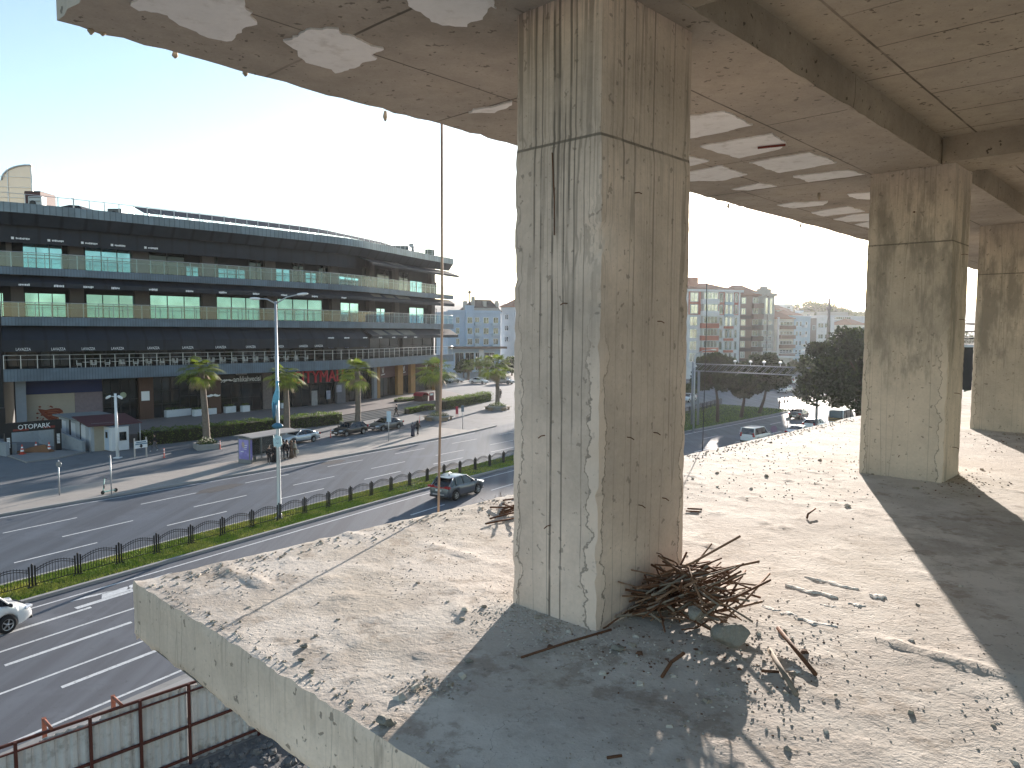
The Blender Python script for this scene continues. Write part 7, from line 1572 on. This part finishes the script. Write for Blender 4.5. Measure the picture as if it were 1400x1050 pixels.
for k in range(165):
    u, v = r.gauss(-.02, .145), r.gauss(.04, .10); rr = hypot(u/.42, v/.30); zt = .33*max(0, 1-rr*.8); zc = ZF + .02 + zt*r.uniform(.1, 1.0)
    mid_ = ctr + rt*u + fw*v; mid_.z = zc
    kind = r.random()
    if kind < .55: az = r.uniform(-.15, 1.15)          # up to the right
    elif kind < .8: az = r.uniform(-1.5, -.4)
    else: az = r.uniform(-3, 3)
    el = r.gauss(.10, .20) if kind < .55 else r.gauss(-.05, .3); L = r.uniform(.10, .34)
    d = rt*cos(az)*cos(el) + fw*sin(az)*cos(el)*.8 + V((0, 0, sin(el))); p, q = mid_ - d*L*r.uniform(.6, 1), mid_ + d*L
    for e_ in (p, q): e_.z = max(e_.z, ZF + .012)
    for e_ in (p, q):                                    # keep out of the column
        aa, bb = e_.dot(Ax), e_.dot(Bx)
        if aa < C1[0]+C1[2]+.02 and bb > C1[1]-.02: e_ -= Bx*(bb - C1[1] + .03)
    bend = p.lerp(q, .5) + V((r.gauss(0, .012), r.gauss(0, .012), r.gauss(0, .014)))
    rod([p, bend, q], r.choice((.0045, .005, .0055, .007)), M_rods[r.choice((0, 0, 0, 1, 1, 2))], 'short rusty steel rod in the tangled heap at the column foot', 'rusty rods in the heap at the column foot')
zs_ = lambda x, y, z=0: at(680 + x*.3429, 740 + y*.3429, ZF + z)
def lone(p, q, rad, lab, mt=M_rust, mids=()): m = MB(); m.tube([p] + list(mids) + [q], rad, 7); tag(m.build('rebar_rod', mt), lab, 'steel rod')
lone(zs_(95, 463, .012), zs_(455, 352, .05), .0065, 'long dark rod sticking out left from the heap across the column corner', M_rust, [zs_(290, 400, .016)])
zr = lambda x, y, z=0: at(940 + x*.4665, 560 + y*.4665, ZF + z)
lone(zr(265, 640, .06), zr(375, 776, .012), .011, 'thick loose rod lying right of the heap, the longer of two'); lone(zr(240, 704, .04), zr(320, 835, .014), .012, 'flat dusty rod lying below the longer loose rod', M_rods[2]); lone(zr(216, 765, .012), zr(268, 769, .012), .007, 'short dark rod stub beside the flat dusty rod')
lone(zr(350, 318, .01), zr(374, 290, .05), .009, 'small bent rod standing alone on the open floor', M_rust, [zr(353, 306, .035)]); lone(zr(0, 290, .02), zr(42, 292, .01), .008, 'rod stub poking out behind the right side of the column'); lone(zr(-5, 297, .01), zr(35, 299, .01), .007, 'second thin stub below the one behind the column'); lone(at(905, 925, ZF + .012), at(935, 893, ZF + .09), .009, 'dark bent rod poking forward from the foot of the heap', M_rust, [at(918, 905, ZF + .02)])
lone(at(830, 1036, ZF + .01), at(850, 1033, ZF + .01), .006, 'tiny rod lying alone in the column shadow near the bottom')
for k, (x0, y0, x1, y1, dz) in enumerate(((670, 693.5, 712, 693.5, .06), (670, 709, 712, 698, .02), (664, 716, 705, 708, .01), (688, 684, 716, 680, .14), (684, 700, 720, 690, .06), (682, 703, 716, 694, .05), (690, 690, 722, 700, .08), (686, 697, 722, 684, .05))): lone(at(x0, y0, ZF + .015), at(x1, y1, ZF + dz), .008, ['thin straight rod on edge in the small heap behind the column', 'long low rod of the small heap behind the column, pointing left', 'lowest rod of the small heap behind the column', 'highest rod of the small heap behind the column', 'thick rod in the middle of the small heap behind the column', 'second middle rod of the small heap behind the column', 'crossing rod of the small heap behind the column', 'steep rod of the small heap behind the column'][k])
M_chipc = mat('broken concrete', (.66, .635, .59), .92, var=.35, scale=6, bump=.6, bscale=30, dirt=((.25, .235, .21), .5))
def slabchip(label, p, q, wd, hh, seed, cat_='concrete chip'):
    m = MB(); d = q - p; L = d.length; d.normalize(); s = V((-d.y, d.x, 0)); rings = []; N = 9
    for k in range(N+1):
        u = k/N; w_ = wd*(sin(pi*clamp(u*.92+.05))**.55)*(1 + .5*fbm((u*4, seed, 0), 1.6, 3)); c = p + d*(L*u) + s*(wd*.5*fbm((u*3, seed, 4), 1.3, 2)); c.z = ZF - .004; h_ = hh*.55*(.5 + .7*abs(fbm((u*5, seed, 9), 1.5, 3)) + .2)
        rings.append([c - s*w_*.5, c - s*w_*.42 + V((0, 0, h_*.8)), c - s*w_*.1 + V((0, 0, h_)), c + s*w_*.35 + V((0, 0, h_*.75)), c + s*w_*.5])
    m.loft(rings, True, True, False); return tag(m.build('concrete_chip', M_chipc), label, cat_)
chips = [((345, 490), (502, 527), .05, .022, 'long pale splinter of concrete, farthest of the row right of the heap'), ((288, 514), (440, 552), .055, .026, 'thickest long pale splinter, second of the row right of the heap'), ((215, 573), (268, 590), .05, .014, 'flat white flake left in the row nearest the heap'), ((272, 595), (322, 604), .05, .016, 'small flat flake in the middle of the row nearest the heap'), ((325, 612), (437, 640), .06, .022, 'broad pale splinter at the right end of the row nearest the heap'), ((472, 656), (522, 662), .06, .014, 'small flat chip left of the crack ridge'), ((470, 568), (522, 576), .05, .018, 'dark-topped chip right of the thickest splinter'), ((388, 570), (436, 577), .04, .014, 'thin small chip below the thickest splinter'), ((533, 545), (582, 550), .08, .03, 'crumbly lump of concrete right of the farthest splinter'), ((556, 678), (622, 692), .06, .024, 'white splinter at the start of the crack ridge'), ((298, 665), (322, 672), .04, .014, 'tiny white flake between the loose rods'), ((300, 755), (326, 775), .06, .03, 'small grey lump beside the loose rods')]
for k, (p, q, w_, h_, lb_) in enumerate(chips): slabchip(lb_, zr(*p), zr(*q), w_, h_, k*3.7)
def lump(label, c, s, seed):
    bm = bmesh.new(); bmesh.ops.create_icosphere(bm, subdivisions=3, radius=1); r_ = random.Random(seed); cuts = [(V((r_.gauss(0, 1), r_.gauss(0, 1), r_.gauss(0, 1))).normalized(), r_.uniform(.45, .8)) for _ in range(11)]
    m = MB(); vs = []
    for v in bm.verts:
        p = v.co.copy()
        for n_, d_ in cuts:
            e_ = p.dot(n_) - d_
            if e_ > 0: p -= n_*e_*.93
        p *= 1 + .10*fbm(p + V((seed, 0, 0)), 2.5, 4); vs.append(c + V((p.x*s*1.25, p.y*s, p.z*s*.85 + s*.45)))
    m.add(vs, [[v.index for v in f.verts] for f in bm.faces], False); bm.free(); o = m.build('concrete_lump', mat('grey broken lump', (.22, .21, .185), .95, var=.5, scale=9, bump=.9, bscale=45, dirt=((.20, .19, .17), .6))); tag(o, label, 'concrete lump'); return o
lump('big grey concrete lump at the right side of the rod heap', zs_(935, 400, .05), .085, 3); lump('small concrete lump held in the upper part of the rod heap', zs_(790, 300, .16), .045, 5); lump('pale concrete bit at the left foot of the rod heap', zs_(480, 436, .0), .03, 8)
for k, (x, y, s, lb_) in enumerate(((528, 990, .035, 'angular chip near the shadow edge at the bottom left'), (415, 885, .018, 'larger white crumb on the bright part of the slab'), (412, 903, .014, 'small white crumb just below a larger one on the slab'), (425, 920, .015, 'lowest of four white crumbs on the bright slab'), (408, 878, .011, 'highest of four white crumbs on the bright slab'), (640, 905, .02, 'crumb near the left border of the column shadow'))): lump(lb_, at(x, y, ZF + .0), s, 20+k)
# loose grit: uncountable
r = random.Random(99); m = MB(); PAL = [mat('pale grit', (.44, .41, .36), .95, var=.3, scale=9), mat('dark grit', (.27, .235, .19), .95, var=.4, scale=9), mat('rust grit', (.12, .06, .035), .95)]
def grit(px, py, sx, sy, N, s0, s1, pal=(0, 0, 1)):
    for _ in range(N):
        x, y = r.gauss(px, sx), r.gauss(py, sy)
        if y < 575 or y > 1100: continue
        p = at(x, y, ZF); aa, bb = p.dot(Ax), p.dot(Bx)
        if aa < 1.08*h or bb > 3.05*h: continue
        if C1[0]-.0 < aa < C1[0]+C1[2] and C1[1] < bb < C1[1]+C1[3]: continue
        p.z = ZF + floor_z(p) - .001; m.cur = r.choice(pal); chip(m, p, r.uniform(s0, s1)*(2.2 if r.random() < .03 else .72), r, .5)
grit(760, 852, 45, 20, 700, .003, .011, (0, 0, 0, 1)); grit(700, 840, 35, 14, 350, .003, .010, (0, 0, 1)); grit(880, 885, 60, 26, 500, .003, .012, (0, 1, 2)); grit(1040, 900, 60, 40, 600, .003, .011, (0, 1, 1, 2)); grit(1020, 960, 60, 40, 260, .003, .011, (1, 1, 0))
grit(580, 795, 70, 22, 180, .003, .009, (0, 1)); grit(590, 940, 25, 10, 160, .004, .013, (1, 0)); grit(430, 900, 50, 50, 80, .003, .009, (0, 0, 1)); grit(330, 780, 50, 18, 160, .005, .014, (0, 1)); grit(560, 730, 80, 15, 120, .004, .011, (0, 1)); grit(1180, 820, 130, 80, 260, .002, .008, (0, 1, 1)); grit(1310, 660, 30, 8, 160, .006, .018, (1, 2, 1)); grit(1120, 650, 120, 25, 260, .006, .016, (1, 1, 0)); grit(1050, 625, 120, 14, 200, .006, .018, (1, 0)); grit(1360, 950, 80, 60, 200, .003, .010, (1, 0)); grit(1370, 600, 40, 10, 120, .008, .02, (1, 2)); grit(880, 1020, 130, 25, 160, .002, .008, (1, 0)); grit(690, 690, 20, 12, 150, .005, .014, (0, 1, 2))
for i in range(600):                                       # crumbs along the broken front edge
    a = r.uniform(1.1*h, 9*h); p = W(a, 3.05*h - abs(r.gauss(0, .14)), ZF); p.z += floor_z(p); m.cur = r.choice((0, 0, 1)); chip(m, p, r.uniform(.004, .015), r, .6)
for i in range(260):
    b = r.uniform(.3*h, 3.0*h); p = W(1.08*h + abs(r.gauss(0, .05)), b, ZF); p.z += floor_z(p); m.cur = r.choice((0, 1)); chip(m, p, r.uniform(.003, .010), r, .6)
for i in range(500):
    p = W(r.uniform(1.1*h, 9*h), r.uniform(-1.0, 3.0*h), ZF); p.z += floor_z(p) - .001
    if fbm(p, 1.1, 4) > .05: m.cur = r.choice((0, 1, 1)); chip(m, p, r.uniform(.002, .007), r, .5)
tag(m.build('floor_grit', PAL), 'loose grit, crumbs and dirt scattered over the concrete floor', 'grit', kind='stuff')
# bare twigs growing up outside the slab edge, left of the column
r = random.Random(4); m = MB(); M_twig = mat('bare twig', (.10, .075, .055), .9)
tb = atY(704, 700, 7.9); tg = thing('bare_shrub', 'bare twiggy treetop rising beyond the slab edge left of the column', 'shrub', V((tb.x, tb.y, 0)))
def twig(p, d, L, rad, lev):
    q = p + d*L; k = (p+q)/2 + V((r.gauss(0, .03), r.gauss(0, .03), r.gauss(0, .03)))*L; m.tube([p, k, q], [rad, rad*.8, rad*.6], 4, False)
    if lev > 0:
        for _ in range(3): 
            nd = (d + V((r.gauss(0, .6), r.gauss(0, .35), r.gauss(.05, .45)))).normalized(); twig(p + d*L*r.uniform(.5, 1), nd, L*r.uniform(.5, .8), rad*.6, lev-1)
m.tube([V((tb.x, tb.y, 0)), V((tb.x-.05, tb.y, 6)), tb - V((0, 0, .6))], [.09, .06, .02], 6); twig(tb - V((0, 0, .6)), V((-.25, 0, .9)).normalized(), .35, .012, 3); twig(tb - V((0, 0, .7)), V((-.6, .1, .6)).normalized(), .30, .010, 3); twig(tb - V((-.02, 0, .3)), V((-.35, 0, .8)).normalized(), .3, .009, 3)
m.build('twigs', M_twig, tg)
# ------------------------------------------------------------------ air
t = NT('haze air'); pv = t.n('ShaderNodeVolumePrincipled'); pv.inputs['Color'].default_value = (.92, .94, .97, 1); pv.inputs['Density'].default_value = .00008; pv.inputs['Anisotropy'].default_value = .65
t.l(pv.outputs[0], t.out.inputs['Volume'])
m = MB(); m.box((0, 1300, 99), (6400, 3600, 200)); hz_ = m.build('haze', t.m); hz_['kind'] = 'stuff'; hz_['label'] = 'pale sunlit haze filling the air over the street'; hz_['category'] = 'haze'
bpy.context.view_layer.update()
